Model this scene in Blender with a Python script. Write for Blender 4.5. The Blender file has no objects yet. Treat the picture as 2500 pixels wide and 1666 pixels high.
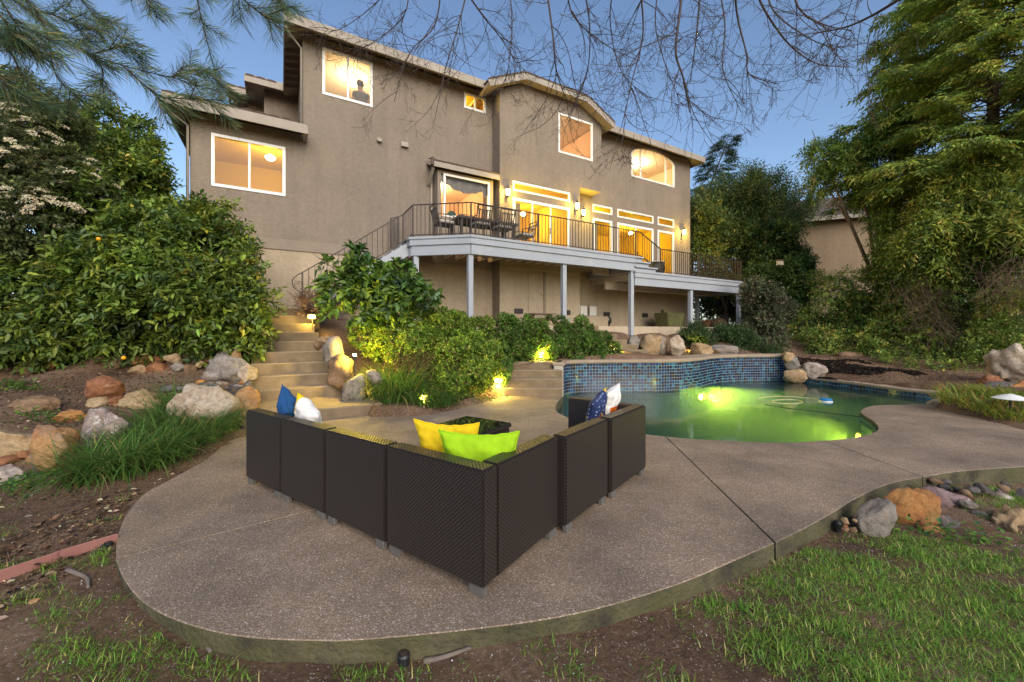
import bpy, bmesh, math, random
import numpy as np
from mathutils import Vector, Matrix, noise as mnoise

random.seed(7); np.random.seed(7)
SC = bpy.context.scene
COL = SC.collection

# ------------------------------------------------------------------ camera
F_PX, CX, HY, CH = 972.2, 1250.0, 806.0, 1.42      # 14 mm lens, level camera 1.42 m above the patio
cam_d = bpy.data.cameras.new('camera')
cam_d.sensor_width = 36.0
cam_d.lens = 36.0 * F_PX / 2500.0
cam_d.shift_y = -(833.0 - HY) / 2500.0
cam_d.clip_start = 0.05; cam_d.clip_end = 2000.0
cam = bpy.data.objects.new('camera', cam_d); COL.objects.link(cam)
cam.location = (0, 0, CH); cam.rotation_euler = (math.radians(90), 0, 0)
SC.camera = cam

# ------------------------------------------------------------------ world, sun, exposure
W = bpy.data.worlds.new('World'); SC.world = W; W.use_nodes = True
wn = W.node_tree; wn.nodes.clear()
wo = wn.nodes.new('ShaderNodeOutputWorld'); wb = wn.nodes.new('ShaderNodeBackground')
sky = wn.nodes.new('ShaderNodeTexSky'); sky.sky_type = 'NISHITA'; sky.sun_disc = False
SUN_EL, SUN_AZ = math.radians(30.0), math.radians(160.0)      # soft light from the sky behind the camera
sky.sun_elevation = SUN_EL; sky.sun_rotation = SUN_AZ
sky.air_density = 1.0; sky.dust_density = 1.0; sky.ozone_density = 2.2
wb.inputs['Strength'].default_value = 0.097
wn.links.new(sky.outputs[0], wb.inputs[0]); wn.links.new(wb.outputs[0], wo.inputs[0])

sun_d = bpy.data.lights.new('sun', 'SUN'); sun_d.energy = 1.5; sun_d.angle = math.radians(50)
sun_d.color = (1.0, 0.88, 0.73)
sun = bpy.data.objects.new('sun', sun_d); COL.objects.link(sun)
_sd = Vector((math.sin(SUN_AZ)*math.cos(SUN_EL), math.cos(SUN_AZ)*math.cos(SUN_EL), math.sin(SUN_EL)))
sun.rotation_euler = _sd.to_track_quat('Z', 'Y').to_euler()

SC.view_settings.view_transform = 'Standard'; SC.view_settings.look = 'None'
SC.view_settings.exposure = 1.12; SC.view_settings.gamma = 1.0
SC.view_settings.use_curve_mapping = False
SC.render.engine = 'CYCLES'
cy = SC.cycles
cy.use_denoising = True; cy.max_bounces = 7; cy.diffuse_bounces = 3; cy.glossy_bounces = 3
cy.transmission_bounces = 4; cy.transparent_max_bounces = 12; cy.volume_bounces = 1
cy.sample_clamp_indirect = 4.0; cy.caustics_reflective = False; cy.caustics_refractive = False

# ------------------------------------------------------------------ frames
_a = math.atan2(2930 - CX, F_PX)
D = (math.sin(_a), math.cos(_a)); N = (D[1], -D[0])          # along the facade / outward towards the garden
C0 = -13.05
def gz(px, py, z=0.0):
    """point of the horizontal plane z seen at a pixel of the 2500 px photograph"""
    Y = (CH - z) * F_PX / (py - HY); return Vector(((px - CX) / F_PX * Y, Y, z))
def dp(px, py, Y):
    return Vector(((px - CX) / F_PX * Y, Y, CH - (py - HY) * Y / F_PX))
_yo = C0 / (N[0] * (464 - CX) / F_PX + N[1])
OX, OY = (464 - CX) / F_PX * _yo, _yo                         # left corner of the house
ANG = math.atan2(D[1], D[0])
def hl(s, t, z=0.0):
    """house frame (s along the facade, t out from it) -> world"""
    return Vector((OX + s * D[0] + t * N[0], OY + s * D[1] + t * N[1], z))
def inv_h(x, y):
    return ((x - OX) * D[0] + (y - OY) * D[1], (x - OX) * N[0] + (y - OY) * N[1])

# ------------------------------------------------------------------ mesh helpers
class MB:
    def __init__(self): self.v = []; self.f = []; self.m = []
    def add(self, vs, fs, mi=0):
        b = len(self.v); self.v += [tuple(p) for p in vs]
        for q in fs: self.f.append(tuple(b + i for i in q)); self.m.append(mi)
        return self
    def quad(self, a, b, c, d, mi=0): return self.add([a, b, c, d], [(0, 1, 2, 3)], mi)
    def box(self, x0, x1, y0, y1, z0, z1, mi=0):
        if x0 > x1: x0, x1 = x1, x0
        if y0 > y1: y0, y1 = y1, y0
        if z0 > z1: z0, z1 = z1, z0
        v = [(x0,y0,z0),(x1,y0,z0),(x1,y1,z0),(x0,y1,z0),(x0,y0,z1),(x1,y0,z1),(x1,y1,z1),(x0,y1,z1)]
        return self.add(v, [(0,3,2,1),(4,5,6,7),(0,1,5,4),(1,2,6,5),(2,3,7,6),(3,0,4,7)], mi)
    def beam(self, a, b, w, h, up=(0, 0, 1), mi=0):
        """rectangular bar from a to b, w across, h along up"""
        a = Vector(a); b = Vector(b); t = (b - a).normalized(); up = Vector(up)
        if abs(t.dot(up)) > 0.99: up = Vector((0, 1, 0))
        s = t.cross(up).normalized() * (w / 2); u = s.cross(t).normalized() * (h / 2)
        v = [a-s-u, a+s-u, a+s+u, a-s+u, b-s-u, b+s-u, b+s+u, b-s+u]
        return self.add(v, [(0,1,2,3),(7,6,5,4),(0,4,5,1),(1,5,6,2),(2,6,7,3),(3,7,4,0)], mi)
    def prism(self, poly, z0, z1, mi=0, mside=None):
        n = len(poly); area = sum(poly[i][0]*poly[(i+1)%n][1] - poly[(i+1)%n][0]*poly[i][1] for i in range(n))
        if area < 0: poly = poly[::-1]
        v = [(p[0], p[1], z0) for p in poly] + [(p[0], p[1], z1) for p in poly]
        b = len(self.v); self.v += v
        self.f.append(tuple(b + i for i in range(n - 1, -1, -1))); self.m.append(mi)
        self.f.append(tuple(b + n + i for i in range(n))); self.m.append(mi)
        for i in range(n):
            j = (i + 1) % n; self.f.append((b+i, b+j, b+n+j, b+n+i)); self.m.append(mi if mside is None else mside)
        return self
    def tube(self, pts, r, n=6, mi=0, caps=True):
        pts = [Vector(p) for p in pts]; k = len(pts)
        rs = r if hasattr(r, '__len__') else [r] * k
        b = len(self.v); ref = Vector((0, 0, 1)); prev = None
        for i, p in enumerate(pts):
            t = (pts[min(i+1, k-1)] - pts[max(i-1, 0)])
            t = t.normalized() if t.length > 1e-9 else Vector((0, 0, 1))
            if prev is None:
                q = ref if abs(t.dot(ref)) < 0.95 else Vector((1, 0, 0))
                s = t.cross(q).normalized()
            else:
                s = (prev - t * prev.dot(t)); s = s.normalized() if s.length > 1e-6 else t.orthogonal().normalized()
            prev = s; u = t.cross(s)
            for j in range(n):
                an = 2 * math.pi * j / n
                self.v.append(tuple(p + (s * math.cos(an) + u * math.sin(an)) * rs[i]))
        for i in range(k - 1):
            for j in range(n):
                j2 = (j + 1) % n
                self.f.append((b+i*n+j, b+i*n+j2, b+(i+1)*n+j2, b+(i+1)*n+j)); self.m.append(mi)
        if caps:
            self.f.append(tuple(b + j for j in range(n - 1, -1, -1))); self.m.append(mi)
            self.f.append(tuple(b + (k-1)*n + j for j in range(n))); self.m.append(mi)
        return self
    def lathe(self, prof, n=16, cx=0, cy=0, mi=0):
        b = len(self.v); k = len(prof)
        for r, z in prof:
            for j in range(n):
                an = 2 * math.pi * j / n; self.v.append((cx + r*math.cos(an), cy + r*math.sin(an), z))
        for i in range(k - 1):
            for j in range(n):
                j2 = (j + 1) % n
                self.f.append((b+i*n+j, b+i*n+j2, b+(i+1)*n+j2, b+(i+1)*n+j)); self.m.append(mi)
        self.f.append(tuple(b + j for j in range(n - 1, -1, -1))); self.m.append(mi)
        self.f.append(tuple(b + (k-1)*n + j for j in range(n))); self.m.append(mi)
        return self
    def mesh(self, name):
        me = bpy.data.meshes.new(name); me.from_pydata(self.v, [], self.f)
        if any(self.m): me.polygons.foreach_set('material_index', self.m)
        me.update(); return me
    def build(self, name, mats, parent=None, smooth=False, bevel=0, seg=1):
        me = self.mesh(name)
        for m in (mats if isinstance(mats, (list, tuple)) else [mats]): me.materials.append(m)
        if bevel:
            bm = bmesh.new(); bm.from_mesh(me)
            bmesh.ops.remove_doubles(bm, verts=bm.verts, dist=1e-5)
            es = [e for e in bm.edges if len(e.link_faces) == 2 and e.calc_face_angle(0) > 0.6]
            bmesh.ops.bevel(bm, geom=es, offset=bevel, segments=seg, affect='EDGES', clamp_overlap=True)
            bm.to_mesh(me); bm.free()
        if smooth:
            me.polygons.foreach_set('use_smooth', [True] * len(me.polygons))
        o = bpy.data.objects.new(name, me); COL.objects.link(o)
        if parent is not None: o.parent = parent
        return o

def tag(o, label=None, cat=None, group=None, kind=None):
    if label: o['label'] = label
    if cat: o['category'] = cat
    if group: o['group'] = group
    if kind: o['kind'] = kind
    return o
def thing(name, label, cat, loc=(0, 0, 0), rz=0.0, group=None):
    o = bpy.data.objects.new(name, None); o.empty_display_size = 0.1; COL.objects.link(o)
    o.location = loc; o.rotation_euler = (0, 0, rz)
    return tag(o, label, cat, group)
def inst(me, name, parent=None, loc=(0, 0, 0), rot=(0, 0, 0), scale=(1, 1, 1)):
    o = bpy.data.objects.new(name, me); COL.objects.link(o); o.parent = parent
    o.location = loc; o.rotation_euler = rot; o.scale = scale
    return o
def copy_tree(o, parent=None):
    c = o.copy(); COL.objects.link(c); c.parent = parent
    for ch in list(o.children): copy_tree(ch, c)
    return c
def lamp(name, loc, power, color, radius=0.05, parent=None, kind='POINT', rot=None, cone=None, blend=0.6):
    l = bpy.data.lights.new(name, kind); l.energy = power; l.color = color; l.shadow_soft_size = radius
    if kind == 'SPOT': l.spot_size = cone; l.spot_blend = blend
    o = bpy.data.objects.new(name, l); COL.objects.link(o); o.location = loc
    if rot is not None: o.rotation_euler = rot
    if parent is not None: o.parent = parent
    return o
def spline(pts, n=6, closed=False):
    """Catmull-Rom through the points"""
    P = [Vector(p) for p in pts]; out = []; k = len(P)
    for i in range(k if closed else k - 1):
        p0 = P[(i-1) % k] if closed or i > 0 else P[0]*2 - P[1]
        p1, p2 = P[i], P[(i+1) % k]
        p3 = P[(i+2) % k] if closed or i + 2 < k else P[-1]*2 - P[-2]
        for j in range(n):
            t = j / n
            out.append(0.5 * ((2*p1) + (p2-p0)*t + (2*p0-5*p1+4*p2-p3)*t*t + (3*p1-p0-3*p2+p3)*t**3))
    if not closed: out.append(P[-1].copy())
    return out
def resample(pts, step):
    P = [Vector(p) for p in pts]; out = [P[0].copy()]; acc = 0.0; nxt = step
    for a, b in zip(P[:-1], P[1:]):
        L = (b - a).length
        while L > 1e-9 and acc + L >= nxt:
            out.append(a.lerp(b, (nxt - acc) / L)); nxt += step
        acc += L
    return out
def inpoly(x, y, poly):
    x = np.asarray(x); y = np.asarray(y); r = np.zeros(x.shape, bool); n = len(poly); j = n - 1
    for i in range(n):
        xi, yi = poly[i][0], poly[i][1]; xj, yj = poly[j][0], poly[j][1]
        if yi != yj:
            r ^= ((yi > y) != (yj > y)) & (x < (xj - xi) * (y - yi) / (yj - yi) + xi)
        j = i
    return r

# ------------------------------------------------------------------ materials
def nodes_of(m):
    m.use_nodes = True; nt = m.node_tree; return nt, nt.nodes, nt.links
def mat(name, col, rough=0.7, var=0.0, vscale=4.0, bump=0.0, bscale=60.0, col2=None, metal=0.0, spec=0.5, detail=6.0, bdist=0.01, coords='Object', v2=None):
    """principled material: base colour mottled by noise, relief by a finer noise"""
    m = bpy.data.materials.new(name); nt, nd, lk = nodes_of(m)
    b = nd['Principled BSDF']; b.inputs['Roughness'].default_value = rough
    b.inputs['Metallic'].default_value = metal; b.inputs['Specular IOR Level'].default_value = spec
    b.inputs['Base Color'].default_value = (*col, 1)
    tc = nd.new('ShaderNodeTexCoord')
    if var or col2:
        nz = nd.new('ShaderNodeTexNoise'); nz.inputs['Scale'].default_value = vscale; nz.inputs['Detail'].default_value = detail
        nz.inputs['Roughness'].default_value = 0.65
        lk.new(tc.outputs[coords], nz.inputs['Vector'])
        rp = nd.new('ShaderNodeValToRGB'); rp.color_ramp.elements[0].position = 0.3; rp.color_ramp.elements[1].position = 0.7
        c2 = col2 or tuple(c * (1 - var) for c in col); c1 = col if col2 else tuple(min(1, c * (1 + var)) for c in col)
        rp.color_ramp.elements[0].color = (*c2, 1); rp.color_ramp.elements[1].color = (*c1, 1)
        lk.new(nz.outputs['Fac'], rp.inputs['Fac']); last = rp.outputs['Color']
        if v2:
            n2 = nd.new('ShaderNodeTexNoise'); n2.inputs['Scale'].default_value = v2[1]; n2.inputs['Detail'].default_value = 4
            lk.new(tc.outputs[coords], n2.inputs['Vector'])
            r2 = nd.new('ShaderNodeValToRGB'); r2.color_ramp.elements[0].position = v2[2]; r2.color_ramp.elements[1].position = v2[3]
            lk.new(n2.outputs['Fac'], r2.inputs['Fac'])
            mx = nd.new('ShaderNodeMixRGB'); mx.inputs['Color2'].default_value = (*v2[0], 1)
            lk.new(r2.outputs['Color'], mx.inputs['Fac']); lk.new(last, mx.inputs['Color1']); last = mx.outputs['Color']
        lk.new(last, b.inputs['Base Color'])
    if bump:
        n3 = nd.new('ShaderNodeTexNoise'); n3.inputs['Scale'].default_value = bscale; n3.inputs['Detail'].default_value = 5
        lk.new(tc.outputs[coords], n3.inputs['Vector'])
        bp = nd.new('ShaderNodeBump'); bp.inputs['Strength'].default_value = bump; bp.inputs['Distance'].default_value = bdist
        lk.new(n3.outputs['Fac'], bp.inputs['Height']); lk.new(bp.outputs['Normal'], b.inputs['Normal'])
    return m
def emit(name, col, strength):
    m = bpy.data.materials.new(name); nt, nd, lk = nodes_of(m)
    b = nd['Principled BSDF']; b.inputs['Base Color'].default_value = (0.8, 0.8, 0.8, 1)
    b.inputs['Emission Color'].default_value = (*col, 1); b.inputs['Emission Strength'].default_value = strength
    return m
def glass(name, tint=(1, 1, 1), rough=0.0, ior=1.5, bump=0.0, bscale=3.0):
    """thin pane: Fresnel mix of clear transmission and mirror reflection"""
    m = bpy.data.materials.new(name); nt, nd, lk = nodes_of(m); nd.remove(nd['Principled BSDF'])
    out = nd['Material Output']; tr = nd.new('ShaderNodeBsdfTransparent'); tr.inputs[0].default_value = (*tint, 1)
    gl = nd.new('ShaderNodeBsdfGlossy'); gl.inputs['Roughness'].default_value = rough
    fr = nd.new('ShaderNodeFresnel'); fr.inputs['IOR'].default_value = ior
    mx = nd.new('ShaderNodeMixShader')
    lk.new(fr.outputs[0], mx.inputs[0]); lk.new(tr.outputs[0], mx.inputs[1]); lk.new(gl.outputs[0], mx.inputs[2])
    if bump:
        tc = nd.new('ShaderNodeTexCoord'); nz = nd.new('ShaderNodeTexNoise'); nz.inputs['Scale'].default_value = bscale
        nz.inputs['Detail'].default_value = 3; lk.new(tc.outputs['Object'], nz.inputs['Vector'])
        bp = nd.new('ShaderNodeBump'); bp.inputs['Strength'].default_value = bump; bp.inputs['Distance'].default_value = 0.02
        lk.new(nz.outputs['Fac'], bp.inputs['Height']); lk.new(bp.outputs['Normal'], gl.inputs['Normal']); lk.new(bp.outputs['Normal'], fr.inputs['Normal'])
    lk.new(mx.outputs[0], out.inputs['Surface'])
    return m
def aggregate(name):
    """exposed-aggregate concrete: pebbles of several stone colours in a tan matrix"""
    m = bpy.data.materials.new(name); nt, nd, lk = nodes_of(m); b = nd['Principled BSDF']
    b.inputs['Roughness'].default_value = 0.75; b.inputs['Specular IOR Level'].default_value = 0.35
    tc = nd.new('ShaderNodeTexCoord')
    vo = nd.new('ShaderNodeTexVoronoi'); vo.inputs['Scale'].default_value = 125
    lk.new(tc.outputs['Object'], vo.inputs['Vector'])
    sep = nd.new('ShaderNodeSeparateColor'); lk.new(vo.outputs['Color'], sep.inputs[0])
    rp = nd.new('ShaderNodeValToRGB'); cr = rp.color_ramp
    cols = [(0.0, (0.13, 0.095, 0.062)), (0.25, (0.31, 0.235, 0.155)), (0.5, (0.25, 0.20, 0.15)), (0.72, (0.38, 0.30, 0.205)), (0.93, (0.44, 0.37, 0.30)), (1.0, (0.66, 0.60, 0.53))]
    while len(cr.elements) < len(cols): cr.elements.new(0.5)
    for e, (p, c) in zip(cr.elements, cols): e.position = p; e.color = (*c, 1)
    lk.new(sep.outputs[0], rp.inputs['Fac'])
    # matrix between the pebbles
    dr = nd.new('ShaderNodeValToRGB'); dr.color_ramp.elements[0].position = 0.42; dr.color_ramp.elements[1].position = 0.62
    lk.new(vo.outputs['Distance'], dr.inputs['Fac'])
    mx = nd.new('ShaderNodeMixRGB'); mx.inputs['Color2'].default_value = (0.235, 0.18, 0.12, 1)
    lk.new(dr.outputs['Color'], mx.inputs['Fac']); lk.new(rp.outputs['Color'], mx.inputs['Color1'])
    # broad weathering and stains
    nz = nd.new('ShaderNodeTexNoise'); nz.inputs['Scale'].default_value = 1.3; nz.inputs['Detail'].default_value = 8; nz.inputs['Roughness'].default_value = 0.65
    lk.new(tc.outputs['Object'], nz.inputs['Vector'])
    r2 = nd.new('ShaderNodeValToRGB'); r2.color_ramp.elements[0].position = 0.32; r2.color_ramp.elements[1].position = 0.72
    r2.color_ramp.elements[0].color = (0.56, 0.54, 0.57, 1); r2.color_ramp.elements[1].color = (1.22, 1.15, 1.15, 1)
    lk.new(nz.outputs['Fac'], r2.inputs['Fac'])
    mu = nd.new('ShaderNodeMixRGB'); mu.blend_type = 'MULTIPLY'; mu.inputs['Fac'].default_value = 1
    lk.new(mx.outputs['Color'], mu.inputs['Color1']); lk.new(r2.outputs['Color'], mu.inputs['Color2'])
    lk.new(mu.outputs['Color'], b.inputs['Base Color'])
    bp = nd.new('ShaderNodeBump'); bp.inputs['Strength'].default_value = 0.55; bp.inputs['Distance'].default_value = 0.004; bp.invert = True
    lk.new(vo.outputs['Distance'], bp.inputs['Height']); lk.new(bp.outputs['Normal'], b.inputs['Normal'])
    return m
def wicker(name, c_hi, c_lo, k=150.0):
    """flat resin strands woven over and under: relief and dark gaps"""
    m = bpy.data.materials.new(name); nt, nd, lk = nodes_of(m); b = nd['Principled BSDF']
    b.inputs['Roughness'].default_value = 0.42; b.inputs['Specular IOR Level'].default_value = 0.5
    tc = nd.new('ShaderNodeTexCoord'); sp = nd.new('ShaderNodeSeparateXYZ'); lk.new(tc.outputs['Object'], sp.inputs[0])
    def M(op, a, c=None):
        n = nd.new('ShaderNodeMath'); n.operation = op
        for i, q in enumerate((a, c)):
            if q is None: continue
            if isinstance(q, (int, float)): n.inputs[i].default_value = q
            else: lk.new(q, n.inputs[i])
        return n.outputs[0]
    ho = M('ADD', sp.outputs[0], sp.outputs[1])
    u = M('MULTIPLY', ho, k * 1.6); v = M('MULTIPLY', sp.outputs[2], k * 1.75)
    row = M('FLOOR', M('DIVIDE', v, math.pi * 1.0)); odd = M('MODULO', row, 2.0)
    us = M('ADD', u, M('MULTIPLY', odd, math.pi))
    over = M('SINE', us)                       # strand passing over / under
    across = M('ABSOLUTE', M('SINE', v))       # roundness of a strand
    h = M('MULTIPLY', M('ADD', M('MULTIPLY', over, 0.5), 0.6), M('POWER', across, 0.6))
    rp = nd.new('ShaderNodeValToRGB'); rp.color_ramp.elements[0].position = 0.12; rp.color_ramp.elements[1].position = 0.75
    rp.color_ramp.elements[0].color = (*c_lo, 1); rp.color_ramp.elements[1].color = (*c_hi, 1)
    lk.new(h, rp.inputs['Fac']); lk.new(rp.outputs['Color'], b.inputs['Base Color'])
    bp = nd.new('ShaderNodeBump'); bp.inputs['Strength'].default_value = 0.6; bp.inputs['Distance'].default_value = 0.0035
    lk.new(h, bp.inputs['Height']); lk.new(bp.outputs['Normal'], b.inputs['Normal'])
    return m
def foliage(name, trans=0.45, rough=0.45, sat=1.0, spec=0.3):
    """leaf: colour of each leaf from the mesh's colour attribute, with some light through it"""
    m = bpy.data.materials.new(name); nt, nd, lk = nodes_of(m); b = nd['Principled BSDF']
    at = nd.new('ShaderNodeVertexColor'); at.layer_name = 'leaf'
    b.inputs['Roughness'].default_value = rough; b.inputs['Specular IOR Level'].default_value = spec
    lk.new(at.outputs['Color'], b.inputs['Base Color'])
    tl = nd.new('ShaderNodeBsdfTranslucent'); lk.new(at.outputs['Color'], tl.inputs['Color'])
    mx = nd.new('ShaderNodeMixShader'); mx.inputs[0].default_value = trans
    lk.new(b.outputs[0], mx.inputs[1]); lk.new(tl.outputs[0], mx.inputs[2])
    lk.new(mx.outputs[0], nd['Material Output'].inputs['Surface'])
    return m
def rockmat(name, c1, c2, c3, scale=3.0, veins=None, lichen=None):
    m = bpy.data.materials.new(name); nt, nd, lk = nodes_of(m); b = nd['Principled BSDF']
    b.inputs['Roughness'].default_value = 0.85; b.inputs['Specular IOR Level'].default_value = 0.25
    tc = nd.new('ShaderNodeTexCoord'); oi = nd.new('ShaderNodeObjectInfo')
    ad = nd.new('ShaderNodeVectorMath'); ad.operation = 'ADD'; lk.new(tc.outputs['Object'], ad.inputs[0])
    cm = nd.new('ShaderNodeCombineXYZ'); mu = nd.new('ShaderNodeMath'); mu.operation = 'MULTIPLY'; mu.inputs[1].default_value = 37
    lk.new(oi.outputs['Random'], mu.inputs[0]); lk.new(mu.outputs[0], cm.inputs[0]); lk.new(mu.outputs[0], cm.inputs[2]); lk.new(cm.outputs[0], ad.inputs[1])
    V = ad.outputs[0]
    n1 = nd.new('ShaderNodeTexNoise'); n1.inputs['Scale'].default_value = scale; n1.inputs['Detail'].default_value = 9; n1.inputs['Roughness'].default_value = 0.7; n1.inputs['Distortion'].default_value = 0.6
    lk.new(V, n1.inputs['Vector'])
    rp = nd.new('ShaderNodeValToRGB'); cr = rp.color_ramp; cr.elements.new(0.5)
    for e, (p, c) in zip(cr.elements, ((0.33, c3), (0.5, c1), (0.68, c2))): e.position = p; e.color = (*c, 1)
    lk.new(n1.outputs['Fac'], rp.inputs['Fac']); last = rp.outputs['Color']
    n2 = nd.new('ShaderNodeTexNoise'); n2.inputs['Scale'].default_value = 22; n2.inputs['Detail'].default_value = 9; n2.inputs['Roughness'].default_value = 0.78
    lk.new(V, n2.inputs['Vector'])
    r3 = nd.new('ShaderNodeValToRGB'); r3.color_ramp.elements[0].position = 0.35; r3.color_ramp.elements[1].position = 0.62
    r3.color_ramp.elements[0].color = (0.55, 0.53, 0.52, 1); r3.color_ramp.elements[1].color = (1.1, 1.1, 1.1, 1)
    lk.new(n2.outputs['Fac'], r3.inputs['Fac'])
    m1 = nd.new('ShaderNodeMixRGB'); m1.blend_type = 'MULTIPLY'; m1.inputs[0].default_value = 0.8
    lk.new(last, m1.inputs['Color1']); lk.new(r3.outputs['Color'], m1.inputs['Color2']); last = m1.outputs['Color']
    for col, sc, lo, hi in ([veins] if veins else []) + ([lichen] if lichen else []):
        nv = nd.new('ShaderNodeTexNoise'); nv.inputs['Scale'].default_value = sc; nv.inputs['Detail'].default_value = 8; nv.inputs['Roughness'].default_value = 0.72
        lk.new(V, nv.inputs['Vector'])
        rv = nd.new('ShaderNodeValToRGB'); rv.color_ramp.elements[0].position = lo; rv.color_ramp.elements[1].position = hi
        lk.new(nv.outputs['Fac'], rv.inputs['Fac'])
        mv = nd.new('ShaderNodeMixRGB'); mv.inputs['Color2'].default_value = (*col, 1)
        lk.new(rv.outputs['Color'], mv.inputs['Fac']); lk.new(last, mv.inputs['Color1']); last = mv.outputs['Color']
    lk.new(last, b.inputs['Base Color'])
    bp = nd.new('ShaderNodeBump'); bp.inputs['Strength'].default_value = 1.0; bp.inputs['Distance'].default_value = 0.04
    ma = nd.new('ShaderNodeMath'); ma.operation = 'MULTIPLY_ADD'; ma.inputs[1].default_value = 0.35
    lk.new(n2.outputs['Fac'], ma.inputs[0]); lk.new(n1.outputs['Fac'], ma.inputs[2])
    lk.new(ma.outputs[0], bp.inputs['Height']); lk.new(bp.outputs['Normal'], b.inputs['Normal'])
    return m

def stucco_mat(name, c1, c2):
    """hand-trowelled stucco: mottled paint, faint rain streaks, coarse and fine relief"""
    m = bpy.data.materials.new(name); nt, nd, lk = nodes_of(m); b = nd['Principled BSDF']
    b.inputs['Roughness'].default_value = 0.92; b.inputs['Specular IOR Level'].default_value = 0.15
    tc = nd.new('ShaderNodeTexCoord')
    def nz(scale, det, vec=None, rough=.6):
        q = nd.new('ShaderNodeTexNoise'); q.inputs['Scale'].default_value = scale; q.inputs['Detail'].default_value = det; q.inputs['Roughness'].default_value = rough
        lk.new(vec or tc.outputs['Object'], q.inputs['Vector']); return q.outputs['Fac']
    def ramp(f, lo, hi, a, c):
        r = nd.new('ShaderNodeValToRGB'); r.color_ramp.elements[0].position = lo; r.color_ramp.elements[1].position = hi
        r.color_ramp.elements[0].color = (*a, 1); r.color_ramp.elements[1].color = (*c, 1); lk.new(f, r.inputs['Fac']); return r.outputs['Color']
    def mul(a, c, f=1.0):
        q = nd.new('ShaderNodeMixRGB'); q.blend_type = 'MULTIPLY'; q.inputs[0].default_value = f; lk.new(a, q.inputs['Color1']); lk.new(c, q.inputs['Color2']); return q.outputs['Color']
    base = ramp(nz(.8, 9, rough=.7), .3, .72, c2, c1)
    mp = nd.new('ShaderNodeMapping'); mp.inputs['Scale'].default_value = (3.2, 3.2, .22); lk.new(tc.outputs['Object'], mp.inputs['Vector'])
    base = mul(base, ramp(nz(1.0, 7, mp.outputs['Vector'], .7), .38, .52, (.93, .925, .92), (1, 1, 1)))
    base = mul(base, ramp(nz(9, 6, rough=.7), .3, .62, (.86, .85, .85), (1.04, 1.04, 1.04)))
    lk.new(base, b.inputs['Base Color'])
    vo = nd.new('ShaderNodeTexNoise'); vo.inputs['Scale'].default_value = 13; vo.inputs['Detail'].default_value = 3; vo.inputs['Distortion'].default_value = 1.2; lk.new(tc.outputs['Object'], vo.inputs['Vector'])
    ad = nd.new('ShaderNodeMath'); ad.operation = 'MULTIPLY_ADD'; ad.inputs[1].default_value = .6; lk.new(nz(48, 4), ad.inputs[0]); lk.new(vo.outputs['Fac'], ad.inputs[2])
    bp = nd.new('ShaderNodeBump'); bp.inputs['Strength'].default_value = .8; bp.inputs['Distance'].default_value = .025; lk.new(ad.outputs[0], bp.inputs['Height']); lk.new(bp.outputs['Normal'], b.inputs['Normal'])
    return m
M = {}
M['stucco'] = stucco_mat('stucco', (0.285, 0.232, 0.178), (0.215, 0.178, 0.140))
M['stucco_base'] = stucco_mat('stucco_base', (0.45, 0.365, 0.26), (0.37, 0.30, 0.21))
M['stucco_trim'] = mat('stucco_trim', (0.25, 0.205, 0.16), 0.9, 0.08, 2, 0.4, 30, spec=0.2)
M['fascia'] = mat('fascia', (0.33, 0.285, 0.23), 0.7, 0.12, 2.5, 0.1, 20, v2=((0.22, 0.18, 0.14), 3.0, 0.6, 0.85))
M['soffit'] = mat('soffit', (0.42, 0.33, 0.25), 0.8, 0.1, 3)
M['vinyl'] = mat('vinyl', (0.78, 0.76, 0.72), 0.4, 0.04, 5)
M['roof_tile'] = mat('roof_tile', (0.13, 0.085, 0.06), 0.8, 0.35, 6, 0.4, 40, col2=(0.06, 0.045, 0.038))
M['deck_paint'] = mat('deck_paint', (0.34, 0.365, 0.405), 0.5, 0.06, 1.5, 0.08, 25, v2=((0.42, 0.42, 0.40), 2.2, 0.58, 0.9))
M['joist'] = mat('joist', (0.58, 0.50, 0.39), 0.8, 0.1, 3)
M['iron'] = mat('iron', (0.040, 0.026, 0.020), 0.45, 0.15, 12)
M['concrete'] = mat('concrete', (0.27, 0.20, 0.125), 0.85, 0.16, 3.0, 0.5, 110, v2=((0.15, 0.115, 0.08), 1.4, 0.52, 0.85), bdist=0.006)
M['riser'] = mat('riser', (0.20, 0.145, 0.085), .9, .22, 2.5, .6, 90, v2=((.11, .085, .05), 3, .5, .8), bdist=.008)  # step sides: shade of the upright faces put into the colour, plus stain mottling
M['coping'] = mat('coping', (0.32, 0.245, 0.18), 0.8, 0.14, 4, 0.5, 120, bdist=0.005)
M['patio'] = aggregate('patio')
M['slab_edge'] = mat('slab_edge', (0.115, 0.095, 0.055), 0.95, 0.2, 2.2, 1.0, 40, col2=(0.052, 0.056, 0.014), v2=((0.035, 0.03, 0.02), 5, 0.48, 0.7), bdist=0.02)
M['pane'] = glass('pane', (0.62, 0.60, 0.56), ior=1.36)
M['white'] = mat('white', (0.75, 0.75, 0.73), 0.5)
M['dark'] = mat('dark', (0.02, 0.02, 0.02), 0.6)
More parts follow.
